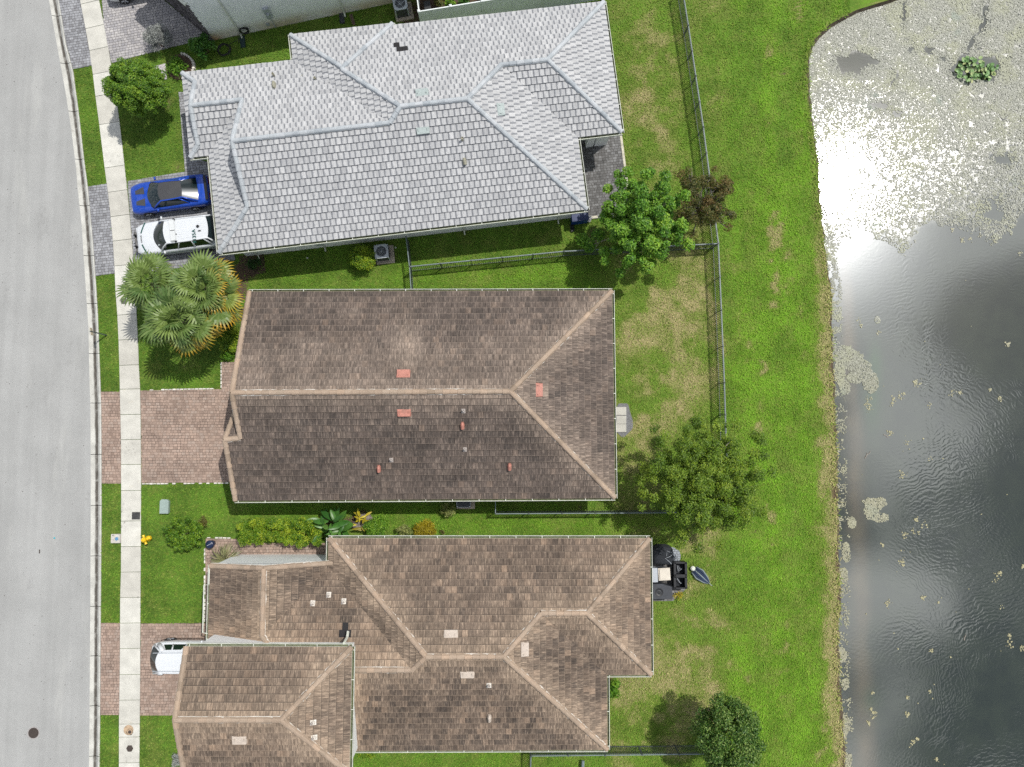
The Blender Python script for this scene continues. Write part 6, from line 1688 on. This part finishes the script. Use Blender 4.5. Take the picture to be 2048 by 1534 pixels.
# ---- white patrol SUV
g = dict(belt=(1.12, 4.92, .88, .86, 1.12, 1.16, .42, .06, .02), roof=(1.98, 4.62, .68, .66, 1.70, 1.72, .14, .10, .02), crown=.04, cuts=[(0, 6), (6, 9)], posts=[(3, .04), (6, .06), (9, .07)], pr=.05)
st = [(0, .60, .40, .70, .74), (.03, .72, .32, .80, .84), (.08, .80, .28, .86, .91), (.25, .90, .24, .92, .99), (.6, .97, .22, .99, 1.06), (1.1, .99, .22, 1.05, 1.13), (2.0, 1.0, .22, 1.08, 1.15), (4.0, 1.0, .22, 1.12, 1.17), (4.7, .98, .26, 1.12, 1.16), (4.9, .93, .32, 1.08, 1.12), (4.98, .86, .38, 1.0, 1.03), (5.02, .80, .42, .94, .96)]
car = Car('car', 'white patrol SUV with dark green stripes and roof number on the grey drive', (273.5, 481), (429, 461), .85, 5.02, st, M['white_paint'], M['glass'], 1.99, 1.1, g)
car.wheel(.95, .37); car.wheel(3.85, .37); car.mirror(1.75, M['white_paint'], 1.2, .2)
car.decal('green_stripe', [(.62, .96), (.36, .34)], .085, M['green_mark']); car.decal('green_stripe', [(.36, -.34), (.66, -.96)], .085, M['green_mark'])
for sg in (1, -1): 
    mb = MB(); mb.grid([[car.at(d, sg * (np.interp(d, car.dd, car.hw) + .006), z) for d in np.linspace(.5, 4.9, 16)] for z in (.74, .84)]); mb.build('green_stripe', M['green_mark'], car.t, True)
def lettering(text, size, mat, parent, m, name):
    cu = bpy.data.curves.new('txt', 'FONT'); cu.body = text; cu.size = size; cu.align_x = 'CENTER'; cu.align_y = 'CENTER'; cu.extrude = .003; cu.offset = size * .015; cu.space_character = 1.12
    tmp = bpy.data.objects.new('txt', cu); COL.objects.link(tmp); dg = bpy.context.evaluated_depsgraph_get(); dg.update()
    me = bpy.data.meshes.new_from_object(tmp.evaluated_get(dg)); bpy.data.objects.remove(tmp); bpy.data.curves.remove(cu); me.materials.clear(); me.materials.append(mat)
    return link(bpy.data.objects.new(name, me), parent, m)
flat = lambda c, xd, yd: (lambda M4: (setattr(M4, 'translation', c), M4)[1])(Matrix((xd, yd, Vector((0, 0, 1)))).transposed().to_4x4())
c = P(388.5, 472.5, 1.79); lettering('9135A', .29, M['green_mark'], car.t, flat(c, -car.y, car.x), 'roof_number')
c = car.at(.36, 0, car.top(.36, 0) + .012); 
m = flat(c, -car.y, car.x); lettering('OFFICE', .125, M['trim'], car.t, m @ Matrix.Rotation(math.radians(-12), 4, 'X'), 'bonnet_lettering')
mb = MB(); c = P(395.4, 452.5, 1.775); mb.lathe([(.085, -.01), (.085, .03), (.02, .045)], c, 12); mb.build('antenna', M['trim'], car.t)
mb = MB(); c = P(398.6, 461.5, 1.775); mb.box(c, (.16, .05, .03), m=car.m.to_3x3().to_4x4() @ Matrix.Rotation(.05, 4, 'Z')); mb.build('antenna', M['trim'], car.t)
mb = MB(); c = P(352.5, 468, 1.775); mb.lathe([(.025, -.02), (.02, .05)], c, 8); mb.build('antenna', M['trim'], car.t)
rot = car.m.to_3x3().to_4x4()
lb = MB(); lb.box(car.at(2.58, 0, 1.835), (.30, 1.34, .085), m=rot, taper=.9); lbo = lb.build('light_bar', plain('light_bar_lens', (.60, .62, .62), .2, .05, 8), car.t)
for sg in (1, -1):
    mb = MB(); mb.box(car.at(2.70, sg * .66, 1.78), (.10, .08, .10), m=rot); mb.build('foot', M['trim'], lbo)
mb = MB(); mb.box(car.at(2.60, 0.02, 1.885), (.26, .03, .012), m=rot); mb.build('divider', M['trim'], lbo)
for y in np.linspace(-.5, .5, 9):
    mb = MB(); mb.box(car.at(3.55, y, 1.712 + .036 * (1 - (y / .68) ** 2)), (1.5, .022, .012), m=rot); mb.build('roof_rib', M['white_paint'], car.t)
mb = MB(); p = [car.at(-.16, y, .62) for y in (-.62, -.5, 0, .5, .62)]; mb.tube(p, .055, 6)
for y in (-.34, .34): mb.box(car.at(-.10, y, .62), (.10, .09, .55), m=rot)
tag(mb.build('push_bar', M['trim'], car.t))
for y0, y1, d0_ in ((.18, .62, 1.42), (-.66, -.34, 1.52)):
    mb = MB(); mb.grid([[car.at(d0_ + k * .5, y, 1.20 + k * .30 + .05) for y in np.linspace(y0, y1, 3)] for k in (0, .7)]); mb.build('dash_paper', plain('sunshade_paper', (.50, .55, .55), .7, .1, 9), car.t)
for sg in (1, -1):
    mb = MB(); mb.box(car.at(4.99, sg * .72, .95), (.06, .22, .3), m=rot); mb.build('tail_lamp', M['tail'], car.t)
    mb = MB(); mb.box(car.at(.09, sg * .62, .80), (.12, .30, .10), m=rot); mb.build('headlight', M['lamp'], car.t)
# ---- white SUV under the taller wing, tail to the street
g = dict(belt=(1.10, 4.41, .80, .80, 1.02, 1.10, .40, .22, .02), roof=(1.80, 3.86, .62, .60, 1.58, 1.60, .14, .22, .02), crown=.035, cuts=[(0, 8)], posts=[(3, .04), (6, .05), (9, .14)], pr=.05)
st = [(0, .62, .40, .62, .66), (.03, .74, .32, .70, .74), (.08, .82, .28, .76, .80), (.25, .92, .22, .82, .88), (.7, .98, .20, .92, .98), (1.1, .99, .20, .96, 1.02), (2.0, 1.0, .20, .98, 1.04), (3.6, 1.0, .20, 1.02, 1.06), (4.1, .95, .26, 1.0, 1.05), (4.32, .86, .34, .96, 1.02), (4.42, .74, .40, .88, .94), (4.46, .64, .44, .80, .84)]
rr_ = P(300, 1317, 1.0); ff = rr_ + Vector((4.46, -.02, 0))
fp = survey(ff.x, ff.y, 1.0)
car = Car('car', 'white SUV parked tail-out on the tan drive, half hidden by the brown roof', (float(fp[0]), float(fp[1])), (300, 1317), 1.0, 4.46, st, M['white_paint'], M['glass'], 1.82, 1.0, g)
car.wheel(.9, .33); car.wheel(3.62, .33); car.mirror(1.5, M['white_paint'], 1.08, .18)
for sg in (1, -1):
    mb = MB(); mb.tube([car.at(2.3, sg * .52, 1.645), car.at(4.0, sg * .50, 1.645)], .022, 5); mb.build('roof_bar', M['ac_metal'], car.t)
    mb = MB(); mb.grid([[car.at(d, sg * (np.interp(d, car.dd, car.hw) * .995 + .012), z) for d in np.linspace(.3, 4.2, 14)] for z in (.22, .34)]); mb.build('sill_trim', M['trim'], car.t, True)
    mb = MB(); mb.box(car.at(4.37, sg * .56, .80), (.10, .16, .12), m=car.m.to_3x3().to_4x4()); mb.build('tail_lamp', M['tail'], car.t)
# ---- pale car on the top driveway, mostly beyond the frame
ax = d0.copy(); wc = P(249.5, 1, .32); fr = wc - ax * .92 + Vector((-ax.y, ax.x, 0)) * .85; re = fr + ax * 4.6
a_, b_ = survey(fr.x, fr.y, .6), survey(re.x, re.y, .6)
g = dict(belt=(1.15, 4.25, .78, .74, .92, .98, .38, .12, .02), roof=(1.95, 3.5, .58, .55, 1.42, 1.42, .12, .08, .02), crown=.03, posts=[(4, .04), (8, .06)], pr=.045)
st = [(0, .64, .36, .55, .6), (.08, .82, .26, .64, .70), (.3, .92, .2, .74, .8), (.8, .98, .2, .84, .9), (1.6, .98, .2, .9, .95), (3.6, .98, .2, .94, 1.0), (4.3, .93, .26, .96, 1.02), (4.55, .82, .36, .85, .9), (4.6, .74, .4, .78, .8)]
car = Car('car', 'pale silver car at the top edge on the grey paver drive, only one wheel showing', (float(a_[0]), float(a_[1])), (float(b_[0]), float(b_[1])), .6, 4.6, st, M['silver_paint'], M['glass'], 1.82, .9, g)
car.wheel(.92, .33); car.wheel(3.6, .33); car.mirror(1.7, M['silver_paint'], 1.0)

# ================================================================ STREET AND GARDEN THINGS
def at_px(px, z=0.0): return P(*px, z)
# manhole and pavement covers
def cover(name, label, px, r, z, n, mat, group=None, ribs=True):
    c = at_px(px, z); t_ = thing(name, label, 'cover', c, group)
    mb = MB(); mb.lathe([(r, -.05), (r, .0), (r * .90, .004), (r * .88, -.004), (r * .2, -.002)], c + Vector((0, 0, .008)), n); mb.build('lid', mat, t_)
    if ribs:
        mb = MB()
        for k in range(-3, 4):
            h = math.sqrt(max(.01, 1 - (k / 4) ** 2)) * r * .8; mb.box(c + Vector((0, k * r * .22, .008)), (h * 2, r * .07, .012))
        mb.build('rib', mat, t_)
    return t_
cover('manhole_cover', 'round rusty manhole cover set in the grey road', (67, 1466), .30, -.10, 28, M['iron'])
mb = MB(); mb.lathe([(.36, -.02), (.36, .003), (.30, .003)], P(67, 1466, -.10), 28)
tag(mb.build('manhole_collar', plain('manhole_collar', (.33, .31, .30), .9, .2, 12)), 'thin collar of darker concrete round the rusty manhole lid', 'collar')
cov = [((259.5, 1464), 'dark hexagonal cover with a rust-stained ring on the pavement'), ((259.5, 1497), 'dark hexagonal cover on the grey-mottled pavement slab below the rust ring'), ((248, 574), 'greenish hexagonal cover on the pavement, half under the palm fronds'), ((247.5, 602), 'greenish-brown hexagonal cover on the pavement beside the palms, farther from the drive')]
for k, (px, lab) in enumerate(cov): cover('pavement_cover', lab, px, .205, .043, 6, M['iron'] if k < 2 else plain('mossy_iron', (.105, .11, .085), .8, .3, 16), 'hexagonal covers in the pavement', False)
M['rust_ring'] = plain('rust_stain', (.40, .29, .19), .9, .25, 9)
mb = MB(); mb.lathe([(.29, 0), (.29, .002)], P(257, 1460, .046), 14); tag(mb.build('rust_patch', M['rust_ring']), 'rust-brown worn patch round the hexagonal pavement cover', 'patch')
mb = MB(); c = P(272, 1031.5, .045); mb.box(c, (.47, .43, .03)); mb.box(c + Vector((0, 0, .016)), (.43, .39, .012)); mb.box(c + Vector((.04, -.06, .024)), (.08, .15, .008), .4)
tag(mb.build('valve_box_lid', plain('dark_plastic_lid', (.045, .045, .045), .6, .35, 9)), 'square black valve box lid in the pavement', 'cover')
# water meter box: pale slab with a blue dial
t_ = thing('meter_slab', 'square pale meter slab with a blue round dial beside the pavement', 'meter box', P(232, 1077))
mb = MB(); mb.box(P(232, 1077, .05), (.56, .54, .12), taper=.96); mb.build('slab', M['edge_stone'], t_)
mb = MB(); mb.lathe([(.10, 0), (.10, .02), (.04, .03)], P(233.5, 1077.5, .11), 16); mb.build('dial', plain('blue_dial', (.10, .24, .40), .4, .3, 20), t_)
mb = MB(); mb.lathe([(.03, 0), (.03, .02)], P(226, 1071, .11), 8); mb.build('bolt', M['iron'], t_)
# hydrant
c = P(297, 1077, 0); t_ = thing('hydrant', 'yellow fire hydrant on the lawn beside the pavement', 'hydrant', c)
mb = MB(); mb.lathe([(.17, 0), (.17, .05), (.12, .07), (.115, .52), (.15, .54), (.15, .60), (.13, .66), (.09, .74), (.035, .78), (.035, .84)], c, 16); mb.build('barrel', M['yellow'], t_, True)
for w, r, l in ((math.radians(20), .085, .34), (math.radians(110), .06, .24), (math.radians(290), .06, .24)):
    d = Vector((math.cos(w), math.sin(w), 0)); mb = MB(); mb.tube([c + Vector((0, 0, .45)) + d * .08, c + Vector((0, 0, .45)) + d * l], r, 10); mb.tube([c + Vector((0, 0, .45)) + d * l * .9, c + Vector((0, 0, .45)) + d * (l + .04)], r * 1.3, 8); mb.build('nozzle', M['yellow'], t_)
# green utility box
mb = MB(); c = P(332, 1012, 0); mb.prism([(c.x - .22, c.y - .40), (c.x + .24, c.y - .40), (c.x + .24, c.y + .30), (c.x + .14, c.y + .39), (c.x - .12, c.y + .39), (c.x - .22, c.y + .30)], -.05, .22)
mb.prism([(c.x - .25, c.y - .42), (c.x + .27, c.y - .42), (c.x + .27, c.y + .32), (c.x + .16, c.y + .42), (c.x - .14, c.y + .42), (c.x - .25, c.y + .32)], .22, .27)
tag(mb.build('utility_box', plain('pale_green_plastic', (.27, .34, .31), .5, .08, 6)), 'pale green utility box lid on the lawn by the loose bush', 'utility box')
# navy lid on the path corner
c = P(419, 1089, .55); t_ = thing('urn', 'round navy blue lidded pot at the corner of the tan path', 'pot', (c.x, c.y, 0))
mb = MB(); cc = Vector((c.x, c.y, 0)); mb.lathe([(.16, .02), (.20, .25), (.22, .5)], cc, 20); mb.build('pot', M['navy'], t_, True)
mb = MB(); mb.lathe([(.235, .50), (.24, .55), (.19, .59), (.05, .61)], cc, 24); mb.build('lid', M['navy'], t_, True)
mb = MB(); mb.box(cc + Vector((0, 0, .62)), (.26, .025, .02), .5); mb.build('handle', M['ac_metal'], t_)
# leaning post at the kerb, seen from above
c = P(213.5, 670.5, 0); t_ = thing('post', 'dark thin sign post standing in the verge by the palms', 'sign post', c)
mb = MB(); mb.box(c + Vector((0, 0, .85)), (.06, .06, 1.75)); mb.build('pole', M['picket'], t_)
mb = MB(); mb.box(c + Vector((0, 0, 1.60)), (.03, .44, .22), .2); mb.build('sign_plate', plain('tan_sign_back', (.46, .40, .30), .7, .1, 9), t_)
# air conditioners
def air_con(label, px, ang, s_=.84, h=.86, pad=True):
    c = P(*px, h); c.z = 0; t_ = thing('air_conditioner', label, 'air conditioner', c, 'air conditioners beside the houses'); m = Matrix.Rotation(ang, 4, 'Z')
    if pad:
        mb = MB(); mb.box(c + m @ Vector((.10, -.04, .05)), (s_ * 1.32, s_ * 1.30, .12), m=m); mb.build('base', M['pad'], t_)
    mb = MB(); mb.box(c + Vector((0, 0, .45)), (s_ * .93, s_ * .93, .72), m=m); b = mb.build('body', M['ac_dark'], t_)
    for sx, sy in ((1, 1), (1, -1), (-1, 1), (-1, -1)):
        mb = MB(); mb.box(c + m @ Vector((sx * s_ * .445, sy * s_ * .445, .46)), (.07, .07, .74), m=m); mb.build('corner_post', M['ac_metal'], t_)
    # top plate: rounded square with a round opening
    n = 32; sq = []; ci = []
    for k in range(n):
        w = 2 * math.pi * k / n; cx, sx = math.cos(w), math.sin(w); r = s_ * .5 / max(abs(cx), abs(sx)); r = min(r, s_ * .60); sq.append((cx * r, sx * r)); ci.append((cx * s_ * .375, sx * s_ * .375))
    mb = MB(); z0, z1 = h - .05, h
    vs = [c + m @ Vector((x, y, z0)) for x, y in sq] + [c + m @ Vector((x, y, z1)) for x, y in sq] + [c + m @ Vector((x, y, z1)) for x, y in ci] + [c + m @ Vector((x, y, z1 - .10)) for x, y in ci]
    fs = []
    for k in range(n):
        k2 = (k + 1) % n; fs += [(k, k2, n + k2, n + k), (n + k, n + k2, 2 * n + k2, 2 * n + k), (2 * n + k, 2 * n + k2, 3 * n + k2, 3 * n + k)]
    mb.add(vs, fs); mb.build('top_panel', M['ac_metal'], t_)
    f = MB()
    for k in range(4):
        w = k * math.pi / 2 + .5; rows = []
        for rr_ in (.08, .20, .32):
            rows.append([c + Vector((rr_ * math.cos(w + da), rr_ * math.sin(w + da), h - .16 + dz)) for da, dz in ((-.38, -.03), (.0, .0), (.38, .04))])
        f.grid(rows)
    f.lathe([(.09, h - .2), (.09, h - .10), (.03, h - .08)], c, 12); f.build('fan', M['ac_metal'], t_)
    gmb = MB()
    for r in (.12, .2, .28, .35):
        gmb.tube([c + Vector((r * s_ / .84 * math.cos(w), r * s_ / .84 * math.sin(w), h - .012)) for w in np.linspace(0, 6.2832, 22)], .005, 4, cap=False)
    for k in range(6):
        w = k * math.pi / 6; v = Vector((math.cos(w), math.sin(w), 0)) * s_ * .40; gmb.tube([c - v + Vector((0, 0, h - .008)), c + v + Vector((0, 0, h - .008))], .005, 4)
    tag(gmb.build('grille', M['ac_metal'], t_))
    return t_
air_con('pale grey air conditioner on a concrete pad under the grey tiled roof', (762.5, 502.5), .11)
air_con('air conditioner standing between the white stucco house and the vinyl fence', (800, 6), .2, .86, .95)
air_con('air conditioner half hidden below the brown roof gutter', (927, 1001), 0.0, .82, .8)
# behind the grey house: blue bin and a pale board
c = P(1160, 431, .9); t_ = thing('bin', 'blue wheeled bin under the grey roof corner', 'bin', (c.x, c.y, 0))
mb = MB(); mb.box((c.x, c.y, .48), (.95, .55, .92), .12, taper=1.06); mb.build('body', plain('blue_plastic', (.01, .045, .21), .4, .1, 8), t_)
mb = MB(); mb.box((c.x, c.y - .04, .97), (1.02, .62, .06), .12); mb.tube([Vector((c.x - .45, c.y - .36, .98)), Vector((c.x + .45, c.y - .26, .98))], .025, 6); mb.build('lid', plain('dark_blue_plastic', (.008, .022, .09), .4, .1, 8), t_)
mb = MB(); c = P(1175.5, 436, .3); mb.box((c.x, c.y, .30), (.50, .36, .05), -.5); mb.box((c.x - .12, c.y + .08, .34), (.26, .10, .05), .8); mb.box((c.x - .2, c.y - .02, .15), (.08, .08, .3))
tag(mb.build('broken_board', plain('flaking_white_board', (.62, .60, .56), .8, .5, 14)), 'flaking white board lying by the blue bin', 'board')
# east side of the long brown house: three slabs on gravel and a covered grill
t_ = thing('step', 'three pale concrete slabs set in gravel behind the long brown house', 'stepping slabs', P(1243, 838))
mb = MB(); n = 26; mb.prism([P(1246 + (19 + 3 * math.sin(3 * w)) * math.cos(w), 839 + (34 + 2 * math.sin(5 * w)) * math.sin(w), 0) for w in np.linspace(0, 6.283, n)[:-1]], -.04, .02); mb.build('gravel_bed', M['gravel'], t_)
PAVED.append([(1228, 804), (1258, 806), (1266, 838), (1260, 872), (1228, 874)])
for y in (822, 839.5, 856):
    mb = MB(); mb.prism([P(*q, .06) for q in ((1228, y - 8), (1252.5, y - 8), (1252.5, y + 8), (1228, y + 8))], -.02, .065 + random.uniform(0, .01)); mb.build('slab', M['slab'], t_)
c = P(1232.5, 838, .8); t_ = thing('grill', 'black covered grill tucked against the rear wall of the brown house', 'grill', (c.x, c.y, 0))
mb = MB(); mb.lathe([(.30, .02), (.62, .05), (.66, .5), (.60, .8), (.3, .9)], (c.x - .22, c.y, 0), 14, Matrix.Scale(.42, 4, (1, 0, 0))); mb.build('cover', M['dark_fabric'], t_, True)
mb = MB(); mb.box((c.x + .05, c.y - .2, .45), (.03, .12, .05)); mb.build('tag', M['white_metal'], t_)
# behind the tan-brown house: outdoor clutter
def bin_open(label, px, w, l, h):
    c = P(*px, h); t_ = thing('crate', label, 'crate', (c.x, c.y, 0), 'open black crates on the small patio'); T = .055
    for dx_, dy_, sx, sy in ((0, l / 2, w, T), (0, -l / 2, w, T), (w / 2, 0, T, l), (-w / 2, 0, T, l)):
        mb = MB(); mb.box((c.x + dx_, c.y + dy_, h / 2), (sx + T, sy + T * .0 + (T if sx > sy else 0) * 0, h)); mb.box((c.x + dx_, c.y + dy_, h), (sx + T * 1.4, sy + T * .6, .035)); mb.build('side', M['black_plastic'], t_)
    mb = MB(); mb.box((c.x, c.y, .12), (w, l, .06)); mb.build('bottom', M['dark_fabric'], t_)
    mb = MB(); g = random.Random(int(px[1])); mb.tube([Vector((c.x + g.uniform(-.2, .2), c.y + g.uniform(-.25, .25), .2 + .03 * i)) for i in range(6)], .02, 5); mb.build('strap', M['ac_metal'], t_)
bin_open('open black crate on the patio, nearer the covered furniture', (1361, 1138), .66, .72, .62)
bin_open('open black crate on the patio, nearer the yellow weed', (1361, 1165), .66, .66, .62)
c = P(1328, 1112, .8); t_ = thing('covered_furniture', 'black draped cover over garden furniture at the tan roof edge', 'covered furniture', (c.x, c.y, 0)); g = random.Random(3)
mb = MB(); rows = []
for z, k in ((0, 1.06), (.35, 1.02), (.68, .97), (.80, .86), (.86, .5), (.84, .1)): rows.append([Vector((c.x + .62 * k * math.copysign(abs(math.cos(w)) ** .6, math.cos(w)) * g.uniform(.93, 1.05), c.y + .55 * k * math.copysign(abs(math.sin(w)) ** .6, math.sin(w)) * g.uniform(.93, 1.05), z + g.uniform(-.04, .05))) for w in np.linspace(0, 6.283, 25)[:-1]])
mb.grid(rows, closed=True); mb.add(rows[-1], [tuple(range(24))]); mb.build('cover', M['dark_fabric'], t_, True)
mb = MB(); mb.tube([P(1333, 1112, .84), P(1334, 1102, .93), P(1347, 1107, .86), P(1340, 1113, .9), P(1330, 1117, .92), P(1336, 1121, .9), P(1343, 1128, .86)], .014, 5); mb.build('drawcord', M['ac_metal'], t_)
mb = MB(); c = P(1330, 1149, .7); mb.box((c.x, c.y, .70), (.62, .64, .045), .06); mb.box((c.x - .03, c.y + .01, .66), (.70, .72, .03), .06)
for a, b in ((-.25, -.25), (.25, -.25), (.25, .25), (-.25, .25)): mb.box((c.x + a, c.y + b, .32), (.05, .05, .64))
tag(mb.build('table', M['cream']), 'square cream-topped small table between the crates and the roof', 'table')
mb = MB(); c = P(1309, 1150, .75); mb.box((c.x, c.y, .38), (.34, .80, .74), .02, taper=.97); mb.box((c.x, c.y, .77), (.36, .82, .05), .02)
tag(mb.build('cabinet', M['ac_metal']), 'pale grey cabinet half under the tan roof edge', 'cabinet')
c = P(1328, 1184, .75); t_ = thing('speaker_box', 'large charcoal box with a round grille at the tan roof edge', 'box', (c.x, c.y, 0))
mb = MB(); mb.prism([(c.x - .75, c.y - .42), (c.x + .46, c.y - .40), (c.x + .50, c.y - .12), (c.x + .46, c.y + .30), (c.x - .1, c.y + .46), (c.x - .75, c.y + .46)], .02, .74); mb.build('case', plain('charcoal_plastic', (.040, .044, .052), .5, .12, 5), t_)
mb = MB(); mb.lathe([(.24, .73), (.24, .755), (.19, .75), (.12, .735), (.08, .75), (.02, .75)], (c.x - .28, c.y - .02, 0), 22); mb.build('grille', M['black_plastic'], t_)
mb = MB()
for r_, w_ in ((-.16, .12), (.05, .3)): mb.tube([P(1312, 1134, .5), P(1322, 1134 + r_ * 10, .55), P(1334, 1136, .5)], .05, 6)
tag(mb.build('cushion_roll', M['dark_fabric']), 'dark rolled cushions between the draped cover and the cream table', 'cushion', kind='thing')
# folded parasol lying on the lawn
a, b = P(1388, 1139, .12), P(1418, 1166, .08); d = (b - a); L = d.length; x = d.normalized(); y = Vector((-x.y, x.x, 0)); t_ = thing('parasol', 'folded navy parasol with a white end lying on the lawn', 'parasol', (a.x, a.y, 0)); g = random.Random(9)
M['navy_fabric'] = plain('navy_fabric', (.022, .035, .075), .85, .3, 9)
for i in range(7):
    o = (i - 3) * .045; mb = MB(); mb.tube([a + y * o * 1.6 + Vector((0, 0, .03 * (i % 2))), a.lerp(b, .35) + y * o * 2.3 + Vector((0, 0, .05)), a.lerp(b, .75) + y * o * 1.5, b + y * o * .5], [.035, .05, .042, .016], 6); mb.build('fabric_fold', M['navy_fabric'] if i % 3 else M['fence'], t_, True)
mb = MB(); mb.lathe([(.14, -.02), (.15, .05), (.08, .12)], a - x * .10, 10); mb.build('end_cap', M['white_metal'], t_)
mb = MB(); mb.tube([a, b + x * .25], .015, 6); mb.build('pole', M['ac_metal'], t_)
# dark pipe stub under the lower fence
mb = MB(); p = P(1165, 1520, 0); mb.tube([p + Vector((0, .1, .3)), p + Vector((-.05, -.75, .35))], .09, 8); tag(mb.build('drain_pipe', M['fence']), 'short grey pipe on the ground by the lower fence', 'pipe')
# sprinkler heads
for px, lab in (((791.5, 495.5), 'small white sprinkler head beside the air conditioner pad'), ((615, 516), 'small white sprinkler head in the shaded strip beside the grey house')):
    mb = MB(); mb.lathe([(.055, 0), (.055, .05), (.035, .06), (.03, .045)], P(*px, 0), 10); tag(mb.build('sprinkler', M['white_metal']), lab, 'sprinkler', 'sprinkler heads')
mb = MB(); mb.lathe([(.05, 0), (.05, .02), (.02, .03)], P(109, 1076, -.10), 10); tag(mb.build('bottle_cap', plain('turquoise_plastic', (.02, .34, .42), .4, .1, 9)), 'tiny turquoise cap lying on the grey road', 'cap')
mb = MB(); mb.box(P(79, 1103, -.09), (.05, .22, .02), .05); tag(mb.build('stick', M['iron']), 'short dark stick lying on the grey road', 'stick')
# sticks in the pond
for px, ang, l, lab in (((1735, 910), .9, .55, 'pale bent branch floating in the brown shallows'), ((1772, 872), -.5, .35, 'thin twig floating by a small algae raft'), ((1930, 1275), 1.3, .35, 'small leafy sprig floating in the dark water')):
    c = P(*px, WZ + .02); v = Vector((math.cos(ang), math.sin(ang), 0)) * l; n_ = Vector((-v.y, v.x, 0)) * .25; mb = MB(); mb.tube([c - v * .5, c + n_ * .3, c + v * .25 - n_ * .2, c + v * .6], [.025, .022, .018, .008], 5); mb.tube([c + n_ * .3, c + n_ + v * .2], [.015, .006], 4)
    tag(mb.build('branch', M['grey_bark']), lab, 'branch')
# dead leaves and grit blown over the road and pavement
g = np.random.default_rng(77); n = 220; px = g.uniform(0, 178, n); py = g.uniform(0, 1534, n); ok = px < np.interp(py, [q[1] for q in GUT_L], [q[0] for q in GUT_L]) - 2; px, py = px[ok], py[ok]; x, y = Pn(px, py, -.1); n = len(x)
r = g.uniform(.008, .032, n); a0 = g.uniform(0, 6.28, n); V = np.zeros((n, 4, 3))
for k in range(4): V[:, k] = np.stack([x + r * g.uniform(.5, 1.5, n) * np.cos(a0 + k * 1.57), y + r * g.uniform(.4, 1.2, n) * np.sin(a0 + k * 1.57), -.094 + g.uniform(0, .006, n)], -1)
me = np_mesh('litter', V.reshape(-1, 3), np.arange(n * 4), 4, M['iron'], {'tone': ('FACE', g.random(n))}); tag(link(bpy.data.objects.new('leaf_litter', me)), kind='stuff')
sow_grass()
